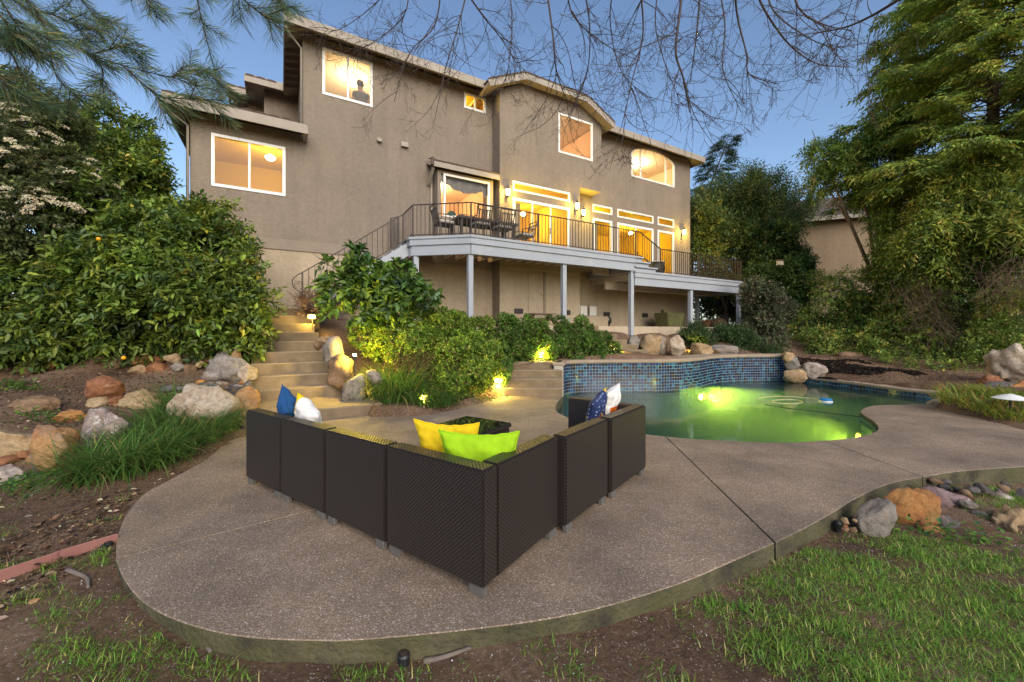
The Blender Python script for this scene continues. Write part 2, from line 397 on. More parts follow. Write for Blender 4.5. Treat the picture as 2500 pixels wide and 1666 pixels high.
# ------------------------------------------------------------------ outlines on the ground
def P2(lst, z=0.0): return [gz(x, y, z) for x, y in lst]
edge_front = spline(P2([(597, 1064), (555, 1079), (518, 1109), (481, 1134), (407, 1175), (355, 1203), (318, 1240), (291, 1290), (281, 1340), (286, 1382), (306, 1424), (340, 1465),
    (391, 1499), (459, 1526), (544, 1548), (646, 1561), (800, 1566), (853, 1565), (1006, 1553), (1159, 1537), (1312, 1517), (1465, 1486), (1625, 1438), (1720, 1402), (1893, 1326)]), 5)
edge_mid = spline(P2([(1893, 1326), (1958, 1295), (2030, 1255), (2081, 1223), (2139, 1194), (2193, 1176), (2254, 1165)]), 5)
edge_right = spline(P2([(2254, 1165), (2319, 1154), (2391, 1147), (2500, 1140), (2640, 1132), (2900, 1120)]), 4)
bed_right = spline(P2([(2278, 990), (2319, 1004), (2380, 1018), (2448, 1035), (2500, 1050), (2640, 1075), (2900, 1090)]), 4)
pool_left = spline(P2([(1375, 967), (1362, 982), (1357, 994), (1360, 1005), (1381, 1017), (1430, 1035), (1500, 1050), (1573, 1060), (1625, 1066)]), 5)
pool_mid = spline(P2([(1625, 1066), (1690, 1072), (1780, 1076), (1836, 1079), (1938, 1080), (2012, 1076)]), 5)
pool_nub = spline(P2([(2012, 1076), (2074, 1070), (2110, 1063), (2138, 1053), (2143, 1043), (2135, 1031), (2115, 1018), (2101, 1007), (2105, 999), (2125, 992), (2159, 989), (2227, 988), (2278, 990)]), 6)
bed_mid = spline(P2([(890, 1014), (960, 1018), (1040, 1013), (1085, 1006), (1119, 999), (1155, 988), (1200, 975), (1229, 967)]), 4)
land_front = [hl(1.45, 6.06), hl(3.22, 6.06)]

# joints of the slab (world points)
j3a = gz(281, 1366); j3b = pool_left[-9]
j5a = bed_mid[-13]; j5b = pool_left[22]
def idx_near(path, p): return min(range(len(path)), key=lambda i: (path[i] - p).length)
iL = idx_near(edge_front, j3a); jP = idx_near(pool_left, j3b)
kB = idx_near(bed_mid, gz(1130, 996)); kP = idx_near(pool_left, gz(1378, 1016))
panels = [
    bed_mid[kB:] + [pool_left[0]] + pool_left[1:kP + 1],                                                     # before the pool steps
    edge_front[:iL + 1][::-1] + land_front + bed_mid[:kB + 1] + pool_left[kP:jP + 1],                         # around the coffee table
    edge_front[iL:] + pool_left[jP:][::-1],                                                                  # round front
    edge_mid + pool_mid[::-1],
    edge_right + [gz(2900, 1105)] + bed_right[::-1] + pool_nub[::-1][:],
]
def inset(poly, r):
    n = len(poly); A = sum(poly[i].x*poly[(i+1) % n].y - poly[(i+1) % n].x*poly[i].y for i in range(n)); sg = 1 if A > 0 else -1
    out = []
    for i in range(n):
        a, b, c = poly[i-1], poly[i], poly[(i+1) % n]
        t = (c - a); t = t.normalized() if t.length > 1e-6 else Vector((1, 0, 0))
        out.append(b + Vector((-t.y, t.x, 0)) * (r * sg))
    return out
def dedupe(poly):
    out = []
    for p in poly:
        if not out or (p - out[-1]).length > 0.01: out.append(p)
    if (out[0] - out[-1]).length < 0.01: out.pop()
    return out
patio = tag(bpy.data.objects.new('patio', None), 'exposed aggregate concrete patio around the pool', kind='structure'); COL.objects.link(patio)
for pg in panels:
    pl = inset(dedupe(pg), 0.005)
    mb = MB(); mb.prism([(p.x, p.y) for p in pl], -0.45, 0.0, 0, 1)
    mb.build('patio_panel', [M['patio'], M['slab_edge']], patio, bevel=0.004, seg=1)
patio_poly = dedupe(edge_front + edge_mid + edge_right + [gz(2900, 1105)] + bed_right[::-1] + pool_nub[::-1] + pool_mid[::-1] + pool_left[::-1] + bed_mid[::-1] + land_front[::-1])

# ------------------------------------------------------------------ pool
wall_path = spline([Vector(p) for p in ((1.215, 9.42, 0), (1.25, 9.70, 0), (1.42, 10.02, 0), (1.85, 10.22, 0), (2.78, 10.33, 0), (3.8, 10.4, 0), (4.55, 10.63, 0), (5.2, 11.1, 0), (5.9, 11.8, 0), (6.6, 12.28, 0), (7.5, 12.5, 0), (8.85, 12.6, 0))], 8)
far_cope = spline(P2([(1924, 917), (2006, 925), (2108, 937), (2210, 950), (2343, 963), (2420, 975), (2430, 990)]), 5)
pool_poly = dedupe(pool_left + pool_mid + pool_nub + far_cope[::-1] + wall_path[::-1])
WZ = -0.17
M['plaster'] = mat('plaster', (0.08, 0.23, 0.27), 0.8, 0.12, 1.2)
def poly_area(p): return sum(p[i].x*p[(i+1) % len(p)].y - p[(i+1) % len(p)].x*p[i].y for i in range(len(p)))
if poly_area(pool_poly) < 0: pool_poly = pool_poly[::-1]
n = len(pool_poly)
mb = MB(); out_p = inset(pool_poly, -0.02)
vb = [(p.x, p.y, -1.55) for p in out_p]; vt = [(p.x, p.y, -0.05) for p in out_p]
mb.add(vb + vt, [tuple(range(n))] + [(i, n + i, n + (i+1) % n, (i+1) % n) for i in range(n)])
basin = tag(mb.build('pool_basin', M['plaster']), 'plastered basin of the swimming pool', kind='structure')

m = bpy.data.materials.new('water'); nt, nd, lk = nodes_of(m); nd.remove(nd['Principled BSDF'])
tr = nd.new('ShaderNodeBsdfTransparent'); tr.inputs[0].default_value = (0.86, 0.97, 0.93, 1)
gl = nd.new('ShaderNodeBsdfGlossy'); gl.inputs['Roughness'].default_value = 0.03
fr = nd.new('ShaderNodeFresnel'); fr.inputs['IOR'].default_value = 1.33
mx = nd.new('ShaderNodeMixShader'); lk.new(fr.outputs[0], mx.inputs[0]); lk.new(tr.outputs[0], mx.inputs[1]); lk.new(gl.outputs[0], mx.inputs[2])
tc = nd.new('ShaderNodeTexCoord'); nz = nd.new('ShaderNodeTexNoise'); nz.inputs['Scale'].default_value = 5; nz.inputs['Detail'].default_value = 4
lk.new(tc.outputs['Object'], nz.inputs['Vector'])
bp = nd.new('ShaderNodeBump'); bp.inputs['Strength'].default_value = 0.12; bp.inputs['Distance'].default_value = 0.02
lk.new(nz.outputs['Fac'], bp.inputs['Height']); lk.new(bp.outputs['Normal'], gl.inputs['Normal']); lk.new(bp.outputs['Normal'], fr.inputs['Normal'])
lk.new(mx.outputs[0], nd['Material Output'].inputs['Surface'])
vol = nd.new('ShaderNodeVolumePrincipled'); vol.inputs['Color'].default_value = (0.32, 0.56, 0.60, 1); vol.inputs['Density'].default_value = 0.55
vol.inputs['Anisotropy'].default_value = 0.2
lk.new(vol.outputs[0], nd['Material Output'].inputs['Volume'])
M['water'] = m
wp = inset(pool_poly, 0.008)
mb = MB(); mb.prism([(p.x, p.y) for p in wp], -1.54, WZ)
water = tag(mb.build('pool_water', M['water']), 'still green water filling the swimming pool', kind='structure')

# tiles
tile_cols = [(0.009, 0.022, 0.055), (0.012, 0.05, 0.12), (0.016, 0.095, 0.165), (0.022, 0.019, 0.018), (0.03, 0.14, 0.21), (0.011, 0.036, 0.085)]
tile_mats = [mat('pool_tile', c, 0.12, 0.55, 26, 0.15, 40, spec=0.6) for c in tile_cols]
for i, tm in enumerate(tile_mats): tm.name = 'pool_tile_glaze'
tile_meshes = []
for tm in tile_mats:
    b = MB(); b.box(-0.0360, 0.0360, -0.004, 0.006, -0.0360, 0.0360); me = b.mesh('tile'); me.materials.append(tm); tile_meshes.append(me)
M['grout'] = mat('grout', (0.40, 0.37, 0.32), 0.9, 0.1, 10)
rt = random.Random(3)
def tile_band(path, z_top, rows, parent, pitch=0.08, singles=10**9, side=1):
    """rows of square tiles hung along a path, facing its right-hand (side=1) or left-hand side"""
    pts = resample(path, pitch); items = []
    for a, b in zip(pts[:-1], pts[1:]):
        t = (b - a).normalized(); mid = (a + b) / 2; ang = math.atan2(t.y, t.x)
        for r in range(rows): items.append((mid, ang, z_top - pitch * (r + 0.5)))
    items.sort(key=lambda q: q[0].length)
    rest = MB()
    for i, (c, ang, z) in enumerate(items):
        k = rt.choices(range(6), (4, 5, 3, 3, 1.5, 4))[0]
        if i < singles:
            inst(tile_meshes[k], 'tile', parent, (c.x, c.y, z), (0, 0, ang))
        else:
            ca, sa = math.cos(ang), math.sin(ang); q = MB(); q.box(-0.0360, 0.0360, -0.004, 0.006, -0.0360, 0.0360)
            rest.add([(c.x + x*ca - y*sa, c.y + x*sa + y*ca, z + zz) for x, y, zz in q.v], q.f, k)
    if rest.v:
        o = rest.build('tiles', tile_mats, parent); o['kind'] = 'stuff'
def ribbon(path, off, width, z0, z1, mats, name, parent=None, bevel=0.0, seg=1):
    """solid strip following a path: from off to off+width to its left, between two heights"""
    n = len(path); L = []; R = []
    for i in range(n):
        t = (path[min(i+1, n-1)] - path[max(i-1, 0)]).normalized(); nn = Vector((-t.y, t.x, 0))
        L.append(path[i] + nn * (off + width)); R.append(path[i] + nn * off)
    mb = MB(); mb.prism([(p.x, p.y) for p in R + L[::-1]], z0, z1)
    return mb.build(name, mats, parent, bevel=bevel, seg=seg)
pw = thing('pool_wall', 'raised curving pool wall faced with small blue mosaic tiles', 'wall')
ribbon(wall_path, 0.0, 0.22, -1.0, 0.565, M['grout'], 'wall_core', pw)
ribbon(wall_path, -0.045, 0.30, 0.567, 0.65, M['coping'], 'coping', pw, bevel=0.02, seg=2)
tile_band([p + Vector((0, 0, 0)) for p in wall_path], 0.562, 10, pw, singles=300)
fc = tag(bpy.data.objects.new('pool_coping', None), 'low coping strip along the far edge of the pool', kind='structure'); COL.objects.link(fc)
ribbon(far_cope, -0.03, 0.42, -0.06, 0.0, M['coping'], 'coping', fc, bevel=0.015, seg=2)
ribbon(far_cope, 0.0, 0.3, -0.4, -0.062, M['grout'], 'bond_beam', fc)
tile_band(far_cope, -0.064, 2, fc)
nubp = pool_nub[8:]
tile_band([p for p in nubp], -0.05, 2, fc)
# terrace behind the raised wall, level with its coping
walk = dedupe([p for p in inset(wall_path, 0)][::1])
wk = [Vector((-0.02, 9.72, 0)), Vector((1.25, 9.72, 0))] + [p + Vector((-0.05, 0.24, 0)) for p in wall_path[14:]] + [Vector((8.85, 13.1, 0)), Vector((6.9, 13.0, 0)), Vector((5.9, 12.7, 0)), Vector((5.0, 12.0, 0)), Vector((4.2, 11.5, 0)), Vector((2.2, 11.5, 0)), Vector((0.8, 11.0, 0)), Vector((-0.1, 10.2, 0))]
mb = MB(); mb.prism([(p.x, p.y) for p in dedupe(wk)], 0.2, 0.645)
tag(mb.build('upper_walk', M['coping'], bevel=0.01), 'concrete walk behind the raised pool wall', kind='structure')

# ------------------------------------------------------------------ concrete steps
def flight(name, label, blocks, parent_loc=(0, 0, 0)):
    t = thing(name, label, 'steps')
    for poly, z0, z1 in blocks:
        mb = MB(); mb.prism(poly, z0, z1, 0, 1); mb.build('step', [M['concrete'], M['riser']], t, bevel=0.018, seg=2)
    return t
blk = [([hl(1.40, 6.06)[:2], hl(3.55, 6.06)[:2], hl(3.55, 4.2)[:2], hl(1.40, 4.2)[:2]], -0.3, 0.168)]
for k in range(9):
    t0 = 4.85 - 0.41 * k; sl = 1.52; sr = 3.12 - 0.065 * k
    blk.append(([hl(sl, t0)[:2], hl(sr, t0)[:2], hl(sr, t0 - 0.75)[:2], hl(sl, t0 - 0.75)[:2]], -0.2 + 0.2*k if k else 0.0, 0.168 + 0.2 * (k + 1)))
blk[-1] = ([hl(0.2, 1.57)[:2], hl(2.9, 1.57)[:2], hl(2.9, 0.02)[:2], hl(0.2, 0.02)[:2]], 1.0, 1.968)
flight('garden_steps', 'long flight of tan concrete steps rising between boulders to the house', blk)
blk = []
for k in range(4):
    y0 = 8.57 + 0.345 * k
    x0 = -0.19 + 0.06 * k; x1 = 1.09 + 0.045 * k
    blk.append(([(x0, y0), (x1, y0), (x1 + 0.05, y0 + 0.5), (x0, y0 + 0.5)], 0.1 * k - 0.2, 0.1625 * (k + 1)))
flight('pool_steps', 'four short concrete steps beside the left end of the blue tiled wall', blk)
blk = []
c = Vector((2.98, 11.6, 0)); dr = Vector((-N[0], -N[1], 0)); ac = Vector((D[0], D[1], 0))
for k in range(6):
    b0 = c + dr * (0.31 * k); a0 = b0 - ac * 0.3; a1 = b0 + ac * (1.42 - 0.12*k)
    blk.append(([a0[:2], a1[:2], (a1 + dr*0.6)[:2], (a0 + dr*0.6)[:2]], 0.3 + 0.15*k, 0.65 + 0.155 * (k + 1)))
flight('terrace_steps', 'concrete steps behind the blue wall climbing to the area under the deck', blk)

# ------------------------------------------------------------------ terrain
ctrl = [(-3,1,-.13),(0,.7,-.15),(3,1,-.2),(6,2,-.28),(10,3,-.3),(-1,1.6,-.12),(1,1.8,-.12),(2.3,2.3,-.13),(3.5,3.1,-.16),(5.5,3.4,-.2),(8,4.5,-.1),
 (-3.2,2.2,-.07),(-4,1.4,-.1),(-6,2,-.06),(-9,2,0),(-3.2,3.3,-.04),(-4.0,3.4,-.05),(-6,3.3,-.02),(-4.7,4.0,-.04),(-5.3,4.1,-.02),(-4.4,4.5,-.02),(-9,3.5,.2),
 (-3.6,4.4,-.03),(-4.1,4.95,.0),(-5.2,4.6,.33),(-4.9,5.5,.38),(-6.6,4.6,.40),(-8.5,4.8,.45),(-5.6,6.3,.44),(-7,6.4,.44),(-9,6.6,.46),(-12,6,.7),
 (-6.2,7.3,.52),(-7.2,7.55,.50),(-8.8,7.7,.50),(-5.7,7.2,.55),(-6.7,8.25,.95),(-8.2,8.6,.98),(-11,9.2,1.05),(-9.5,10.5,1.5),(-14,10,1.3),
 (0,-3,-.2),(-8,-3,-.1),(8,-3,-.3),(0,5,-.1),(1,7,-.1),(4,4.5,-.15)]
for s, t, z in ((1.3,6.3,.05),(1.2,5,.42),(1.2,4,.8),(1.2,3,1.2),(1.2,2,1.7),(-1,1.5,1.9),(-3,1,1.8),(-4,-4,1.8),(3.5,5.6,.1),(3.5,4.8,.3),(3.4,4,.62),(3.3,3,1.1),(3.1,2,1.6),(3.5,1,1.8),
                (5,4.6,.25),(5,3.5,.85),(5,2.6,1.35),(6.5,4.2,.3),(6.5,3.4,.85),(7,2.7,1.45),(8.5,3.9,.55),(8.5,2.9,1.4),(10,3.6,.75),(10,2.8,1.45),(11.5,3.5,.85),(12,2.9,1.4),
                (5,1,1.5),(8,1,1.5),(12,1,1.5),(16,1,1.5),(20,1,1.5),(14,2.8,1.3),(16,2.8,1.3),(18,2.8,1.25),(20,2.9,1.2),(22,1,1.5),(23,-4,1.7)):
    p = hl(s, t); ctrl.append((p.x, p.y, z))
ctrl += [(-1.2,7.2,-.02),(-.5,8.2,.0),(-.5,9,.35),(-.6,9.9,.75),(4.6,12.4,.58),(5.2,12.8,.58),(6.0,13.2,.6),(6.8,13.4,.6),(7.4,13.6,.62),(8,13.1,.6),(9.1,12.0,-.05),(9.3,12.6,.02),(9.1,12.95,.15),(9.8,11.8,.0),(9.7,13.9,.5),(7.5,14.6,1.0),(9.3,10.9,.0),(11,10.5,0),(10,12,.15),(12,12,.2),(12.5,9.8,.1),(14,9,.15),(11,7,.0),(16,7,.2),
         (11,14.5,.45),(14,13.5,.5),(16,13,.9),(18,12,1.3),(22,12,2.2),(14,17,1.2),(18,17,2.0),(12,19,1.6),(24,20,3.2),(30,14,3.2),(17,22,2.2),(40,30,3.2),(-20,12,1.6),(-25,25,2.2),(-13,8,.9),(-13,4,.4),(-18,7,.9),(-12,12,1.6),(-10,9.5,1.2),(-16,3,.3),(-14,0,0),(0,40,2),(20,45,2.4),(-20,45,2.2)]
ctrl = np.array(ctrl, float)
for k in range(9):
    for s_, dz in ((1.2, -.10), (3.45 - .06*k, -.14)):
        p = hl(s_, 4.65 - .41*k); ctrl = np.vstack([ctrl, (p.x, p.y, .168 + .2*k + dz)])
def ground_z(x, y, bumps=True):
    x = np.atleast_1d(np.asarray(x, float)); y = np.atleast_1d(np.asarray(y, float)); z = np.empty_like(x)
    for i in range(0, len(x), 4000):
        xx, yy = x[i:i+4000], y[i:i+4000]
        d = np.hypot(xx[:, None] - ctrl[None, :, 0], yy[:, None] - ctrl[None, :, 1])
        w = 1.0 / (d**3 + 0.03); z[i:i+4000] = (w @ ctrl[:, 2]) / w.sum(1)
    r = np.hypot(x - 3, y - 9); w = np.clip((r - 22) / 18, 0, 1); w = w*w*(3 - 2*w)
    far = np.clip(y / 20, 0, 1) * 2.0 - 0.2
    z = z * (1 - w) + far * w
    if bumps:
        z = z + 0.018*np.sin(x*5.1 + 1.3*np.sin(y*3.7)) * np.sin(y*4.3 + 0.7) + 0.010*np.sin(x*13 + y*7)*np.sin(y*15 - x*4)
    return z
def gzz(x, y): return float(ground_z([x], [y])[0])
xs = np.concatenate([-np.geomspace(400, 14, 22), np.arange(-13.8, 18, 0.14), np.geomspace(18.2, 400, 22)])
ys = np.concatenate([-np.geomspace(300, 1.0, 16), np.arange(-0.8, 20, 0.14), np.geomspace(20.2, 600, 26)])
gx, gy = np.meshgrid(xs, ys); shp = gx.shape; fx, fy = gx.ravel(), gy.ravel()
fz = ground_z(fx, fy)
ip = inpoly(fx, fy, [(p.x, p.y) for p in inset(patio_poly, 0.02)]); fz[ip] = np.minimum(fz[ip], -0.05)
ip = inpoly(fx, fy, [(p.x, p.y) for p in inset(patio_poly, 0.30)]); fz[ip] = np.minimum(fz[ip], -0.38)
for poly in ([hl(1.5, 6.1), hl(3.6, 6.1), hl(3.2, 4.9), hl(2.75, 1.5), hl(2.9, 0), hl(.2, 0), hl(.2, 1.5), hl(1.5, 1.5)], [Vector((-.2, 8.5, 0)), Vector((1.2, 8.5, 0)), Vector((1.4, 10, 0)), Vector((0, 10, 0))],
             [Vector(q) for q in ((2.6, 11.4, 0), (4.3, 12.3, 0), (2.9, 14.1, 0), (1.6, 13.1, 0))]):
    ii = inpoly(fx, fy, [(q.x, q.y) for q in poly]); fz[ii] -= .35
iw = inpoly(fx, fy, [(p.x, p.y) for p in inset(pool_poly, -0.25)]); fz[iw] = -2.2
M['soil'] = None
m = bpy.data.materials.new('soil'); nt, nd, lk = nodes_of(m); b = nd['Principled BSDF']; b.inputs['Roughness'].default_value = 0.95; b.inputs['Specular IOR Level'].default_value = 0.15
tc = nd.new('ShaderNodeTexCoord')
n1 = nd.new('ShaderNodeTexNoise'); n1.inputs['Scale'].default_value = 0.9; n1.inputs['Detail'].default_value = 10; n1.inputs['Roughness'].default_value = 0.7
n2 = nd.new('ShaderNodeTexNoise'); n2.inputs['Scale'].default_value = 28; n2.inputs['Detail'].default_value = 8; n2.inputs['Roughness'].default_value = 0.75
v1 = nd.new('ShaderNodeTexVoronoi'); v1.inputs['Scale'].default_value = 170
for q in (n1, n2, v1): lk.new(tc.outputs['Object'], q.inputs['Vector'])
r1 = nd.new('ShaderNodeValToRGB'); cr = r1.color_ramp; cr.elements.new(0.5)
for e, (p, c) in zip(cr.elements, ((0.3, (0.085, 0.058, 0.040)), (0.5, (0.20, 0.128, 0.082)), (0.72, (0.34, 0.24, 0.165)))): e.position = p; e.color = (*c, 1)
lk.new(n1.outputs['Fac'], r1.inputs['Fac'])
r2 = nd.new('ShaderNodeValToRGB'); r2.color_ramp.elements[0].position = 0.3; r2.color_ramp.elements[1].position = 0.75
r2.color_ramp.elements[0].color = (0.45, 0.42, 0.40, 1); r2.color_ramp.elements[1].color = (1.25, 1.2, 1.15, 1); lk.new(n2.outputs['Fac'], r2.inputs['Fac'])
mu = nd.new('ShaderNodeMixRGB'); mu.blend_type = 'MULTIPLY'; mu.inputs[0].default_value = 1; lk.new(r1.outputs['Color'], mu.inputs['Color1']); lk.new(r2.outputs['Color'], mu.inputs['Color2'])
sc = nd.new('ShaderNodeSeparateColor'); lk.new(v1.outputs['Color'], sc.inputs[0])
gt = nd.new('ShaderNodeMath'); gt.operation = 'GREATER_THAN'; gt.inputs[1].default_value = 0.975; lk.new(sc.outputs[1], gt.inputs[0])
mg = nd.new('ShaderNodeMixRGB'); mg.inputs['Color2'].default_value = (0.42, 0.37, 0.31, 1); lk.new(gt.outputs[0], mg.inputs['Fac']); lk.new(mu.outputs['Color'], mg.inputs['Color1'])
lk.new(mg.outputs['Color'], b.inputs['Base Color'])
bp = nd.new('ShaderNodeBump'); bp.inputs['Strength'].default_value = 1.0; bp.inputs['Distance'].default_value = 0.03; lk.new(n2.outputs['Fac'], bp.inputs['Height']); lk.new(bp.outputs['Normal'], b.inputs['Normal'])
M['soil'] = m
H, Wd = shp
idx = np.arange(H * Wd).reshape(H, Wd)
faces = np.stack([idx[:-1, :-1].ravel(), idx[:-1, 1:].ravel(), idx[1:, 1:].ravel(), idx[1:, :-1].ravel()], 1)
def np_mesh(name, verts, faces, mats, cols=None, smooth=False, kind='leaf'):
    """mesh from arrays: faces (n,k); optional colour per face written to the colour attribute"""
    me = bpy.data.meshes.new(name); nf, k = faces.shape
    me.vertices.add(len(verts)); me.vertices.foreach_set('co', np.ascontiguousarray(verts, np.float32).ravel())
    me.loops.add(nf * k); me.loops.foreach_set('vertex_index', np.ascontiguousarray(faces, np.int32).ravel())
    me.polygons.add(nf); me.polygons.foreach_set('loop_start', np.arange(0, nf*k, k, dtype=np.int32))
    me.polygons.foreach_set('loop_total', np.full(nf, k, np.int32))
    if smooth: me.polygons.foreach_set('use_smooth', np.ones(nf, bool))
    for mm in (mats if isinstance(mats, (list, tuple)) else [mats]): me.materials.append(mm)
    if cols is not None:
        ca = me.color_attributes.new(kind, 'FLOAT_COLOR', 'CORNER')
        c4 = np.ones((nf, k, 4), np.float32); c4[:, :, :3] = np.asarray(cols, np.float32)[:, None, :]
        ca.data.foreach_set('color', c4.ravel())
    me.update(calc_edges=True); me.validate(clean_customdata=False)
    return me
me = np_mesh('ground', np.stack([fx, fy, fz], 1), faces, M['soil'], smooth=True)
ground = bpy.data.objects.new('ground', me); COL.objects.link(ground); tag(ground, 'bare brown garden soil', kind='structure')
# concrete terrace under the deck
tp = [hl(5.2, 2.45), hl(20.6, 2.45), hl(20.6, -0.2), hl(5.2, -0.2)]
M['terrace'] = mat('terrace', (0.42, 0.34, 0.24), .85, .12, 2, .3, 80)
mb = MB(); mb.prism([p[:2] for p in tp], 0.9, 1.55)
terr = tag(mb.build('terrace', M['terrace'], bevel=0.01), 'concrete terrace under the deck', kind='structure')
# ------------------------------------------------------------------ house (local frame: x along the facade, -y out to the garden)
house = thing('house', 'large two storey taupe stucco house with lit windows', 'house', (OX, OY, 0), ANG)
def H(s, t, z): return (s, -t, z)
def wall_panel(name, s0, s1, z0, z1, t, holes, reveal=0.13, material='stucco', top=None):
    """stucco face with rectangular openings and their reveals; top = extra outline above z1"""
    mb = MB(); ss = sorted({s0, s1, *[h[0] for h in holes], *[h[1] for h in holes]}); zs = sorted({z0, z1, *[h[2] for h in holes], *[h[3] for h in holes]})
    for a, b in zip(ss[:-1], ss[1:]):
        for c, d in zip(zs[:-1], zs[1:]):
            ms, mz = (a + b) / 2, (c + d) / 2
            if any(h[0] < ms < h[1] and h[2] < mz < h[3] for h in holes): continue
            mb.quad(H(a, t, c), H(b, t, c), H(b, t, d), H(a, t, d))
    for a, b, c, d in holes:
        i = t - reveal
        mb.quad(H(a, t, c), H(a, i, c), H(b, i, c), H(b, t, c)); mb.quad(H(a, t, d), H(b, t, d), H(b, i, d), H(a, i, d))
        mb.quad(H(a, t, c), H(a, t, d), H(a, i, d), H(a, i, c)); mb.quad(H(b, t, c), H(b, i, c), H(b, i, d), H(b, t, d))
    if top: mb.add([H(s, t, z) for s, z in top], [tuple(range(len(top)))])
    return mb.build(name, M[material], house)
holeA = (0.46, 2.12, 5.24, 6.60); holeB = (3.11, 4.50, 8.44, 9.80); holeC = (7.65, 8.46, 9.31, 9.83)
holeE = (11.36, 13.06, 8.34, 9.85); holeT = (9.31, 11.88, 6.49, 6.82); holeS = (9.31, 11.88, 4.16, 6.21)
holesR = [(13.61, 14.70, 6.51, 6.81), (13.61, 14.70, 3.66, 6.21), (15.05, 17.35, 6.48, 6.82), (15.05, 17.35, 3.66, 6.21), (17.68, 18.83, 6.48, 6.85), (17.68, 18.83, 3.66, 6.21)]
holeF = (15.91, 18.87, 8.48, 9.95)
BB = 3.69      # the base of the walls, below the belly band, takes a lighter colour
for a_, b_, t_ in ((0, 8.76, 0), (8.76, 12.42, .57), (12.42, 13.56, 0)): wall_panel('base_wall', a_, b_, 1.0, BB, t_, [], material='stucco_base')
wall_panel('base_wall', 13.56, 20.11, 1.0, 3.60, 0, [], material='stucco_base')
wall_panel('wall', 0, 2.57, BB, 7.08, 0, [holeA])
wall_panel('wall', 2.57, 6.50, BB, 10.06, 0, [holeB])
wall_panel('wall', 6.50, 8.76, BB, 10.06, 0, [holeC, (6.62, 8.44, 4.2, 6.6)])
wall_panel('wall', 8.76, 12.42, BB, 7.2, 0.57, [holeT, holeS])
wall_panel('wall', 8.76, 13.56, 7.2, 9.97, 0.57, [holeE], top=[(8.76, 9.97), (13.56, 9.97), (12.35, 10.46), (9.72, 10.46)])
wall_panel('wall', 12.42, 13.56, BB, 7.2, 0, [])
wall_panel('wall', 13.56, 20.11, 3.60, 10.06, 0, holesR + [holeF])
for s, t0, t1, z0, z1 in ((0, 0, -9, 1.0, 7.08), (2.57, 0, -9, 6.8, 10.06), (8.76, 0.57, 0, 1.0, 9.99), (12.42, 0.57, 0, 1.0, 7.2), (13.56, 0.57, 0, 7.2, 9.99), (20.11, 0, -9, 1.0, 10.06)):
    mb = MB(); mb.quad(H(s, t0, z0), H(s, t1, z0), H(s, t1, z1), H(s, t0, z1)); mb.build('wall', M['stucco'], house)
mb = MB(); mb.quad(H(0, -9, 1), H(20.11, -9, 1), H(20.11, -9, 10.06), H(0, -9, 10.06)); mb.build('wall', M['stucco'], house)
mb = MB(); mb.box(12.42, 13.56, -0.57, 0.0, 7.15, 7.2); mb.build('soffit', M['stucco_trim'], house)
mb = MB(); mb.box(0.0, 8.75, -0.035, 0.0, 3.69, 3.99); mb.build('belly_band', M['stucco_trim'], house, bevel=0.01)
for q in ((8.79, 12.40, -0.60, -0.57, 1.5, 1.95), (12.45, 20.11, -0.03, 0, 1.5, 1.97), (5.2, 8.73, -0.03, 0, 1.5, 1.95)): MB().box(*q).build('stem_wall', M['stucco_base'], house, bevel=0.008)
# set-back walls rising behind the low left roof
mb = MB()
mb.quad(H(1.5, -3.75, 6.9), H(2.57, -3.75, 6.9), H(2.57, -3.75, 10.06), H(1.5, -3.75, 10.06))
mb.quad(H(1.5, -3.75, 6.9), H(1.5, -9, 6.9), H(1.5, -9, 10.06), H(1.5, -3.75, 10.06))
mb.build('wall', M['stucco'], house); mb = MB()
mb.quad(H(0.95, -4.75, 6.9), H(1.5, -4.75, 6.9), H(1.5, -4.75, 10.06), H(0.95, -4.75, 10.06))
mb.quad(H(0.95, -4.75, 6.9), H(0.95, -9, 6.9), H(0.95, -9, 10.06), H(0.95, -4.75, 10.06))
mb.build('wall', M['stucco'], house)

# roofs
def hip_roof(s0, s1, t0, t1, z, slope, th=0.10, left=True, right=True, name='roof'):
    run = (t0 - t1) / 2; zr = z + run * slope; tm = (t0 + t1) / 2
    a = s0 + (run if left else 0); b = s1 - (run if right else 0)
    if a > b: a = b = (s0 + s1) / 2
    def ring(dz): return [H(s0, t0, z+dz), H(s1, t0, z+dz), H(s1, t1, z+dz), H(s0, t1, z+dz), H(a, tm, zr+dz), H(b, tm, zr+dz)]
    mb = MB(); mb.add(ring(0) + ring(-th), [(0,1,5,4),(1,2,5),(2,3,4,5),(3,0,4),(10,11,7,6),(11,8,7),(10,9,8,11),(10,6,9),(0,6,7,1),(1,7,8,2),(2,8,9,3),(3,9,6,0)],)
    for i in range(4): mb.m[i] = 1
    return mb.build(name, [M['soffit'], M['roof_tile']], house)
def fascia(a, b, h=0.27, w=0.04, parent=None):
    mb = MB(); mb.beam(a, b, w, h); return mb.build('fascia', M['fascia'], parent or house, bevel=0.006)
roof_main = hip_roof(2.13, 20.46, 0.55, -9.5, 10.08, 0.33)
fascia(H(2.09, 0.57, 9.97), H(8.30, 0.57, 9.97)); fascia(H(13.6, 0.57, 9.97), H(20.50, 0.57, 9.97))
fascia(H(2.11, 0.55, 9.97), H(2.11, -3.1, 9.97)); fascia(H(20.48, 0.55, 9.97), H(20.48, -9.4, 9.97))
for k in range(9):
    t = 0.3 - 0.4 * k; mb = MB(); mb.beam(H(2.13, t, 9.91), H(2.57, t, 10.0), 0.045, 0.13); mb.build('rafter', M['fascia'], house)
for k in range(10):
    s = 13.95 + k * 0.0
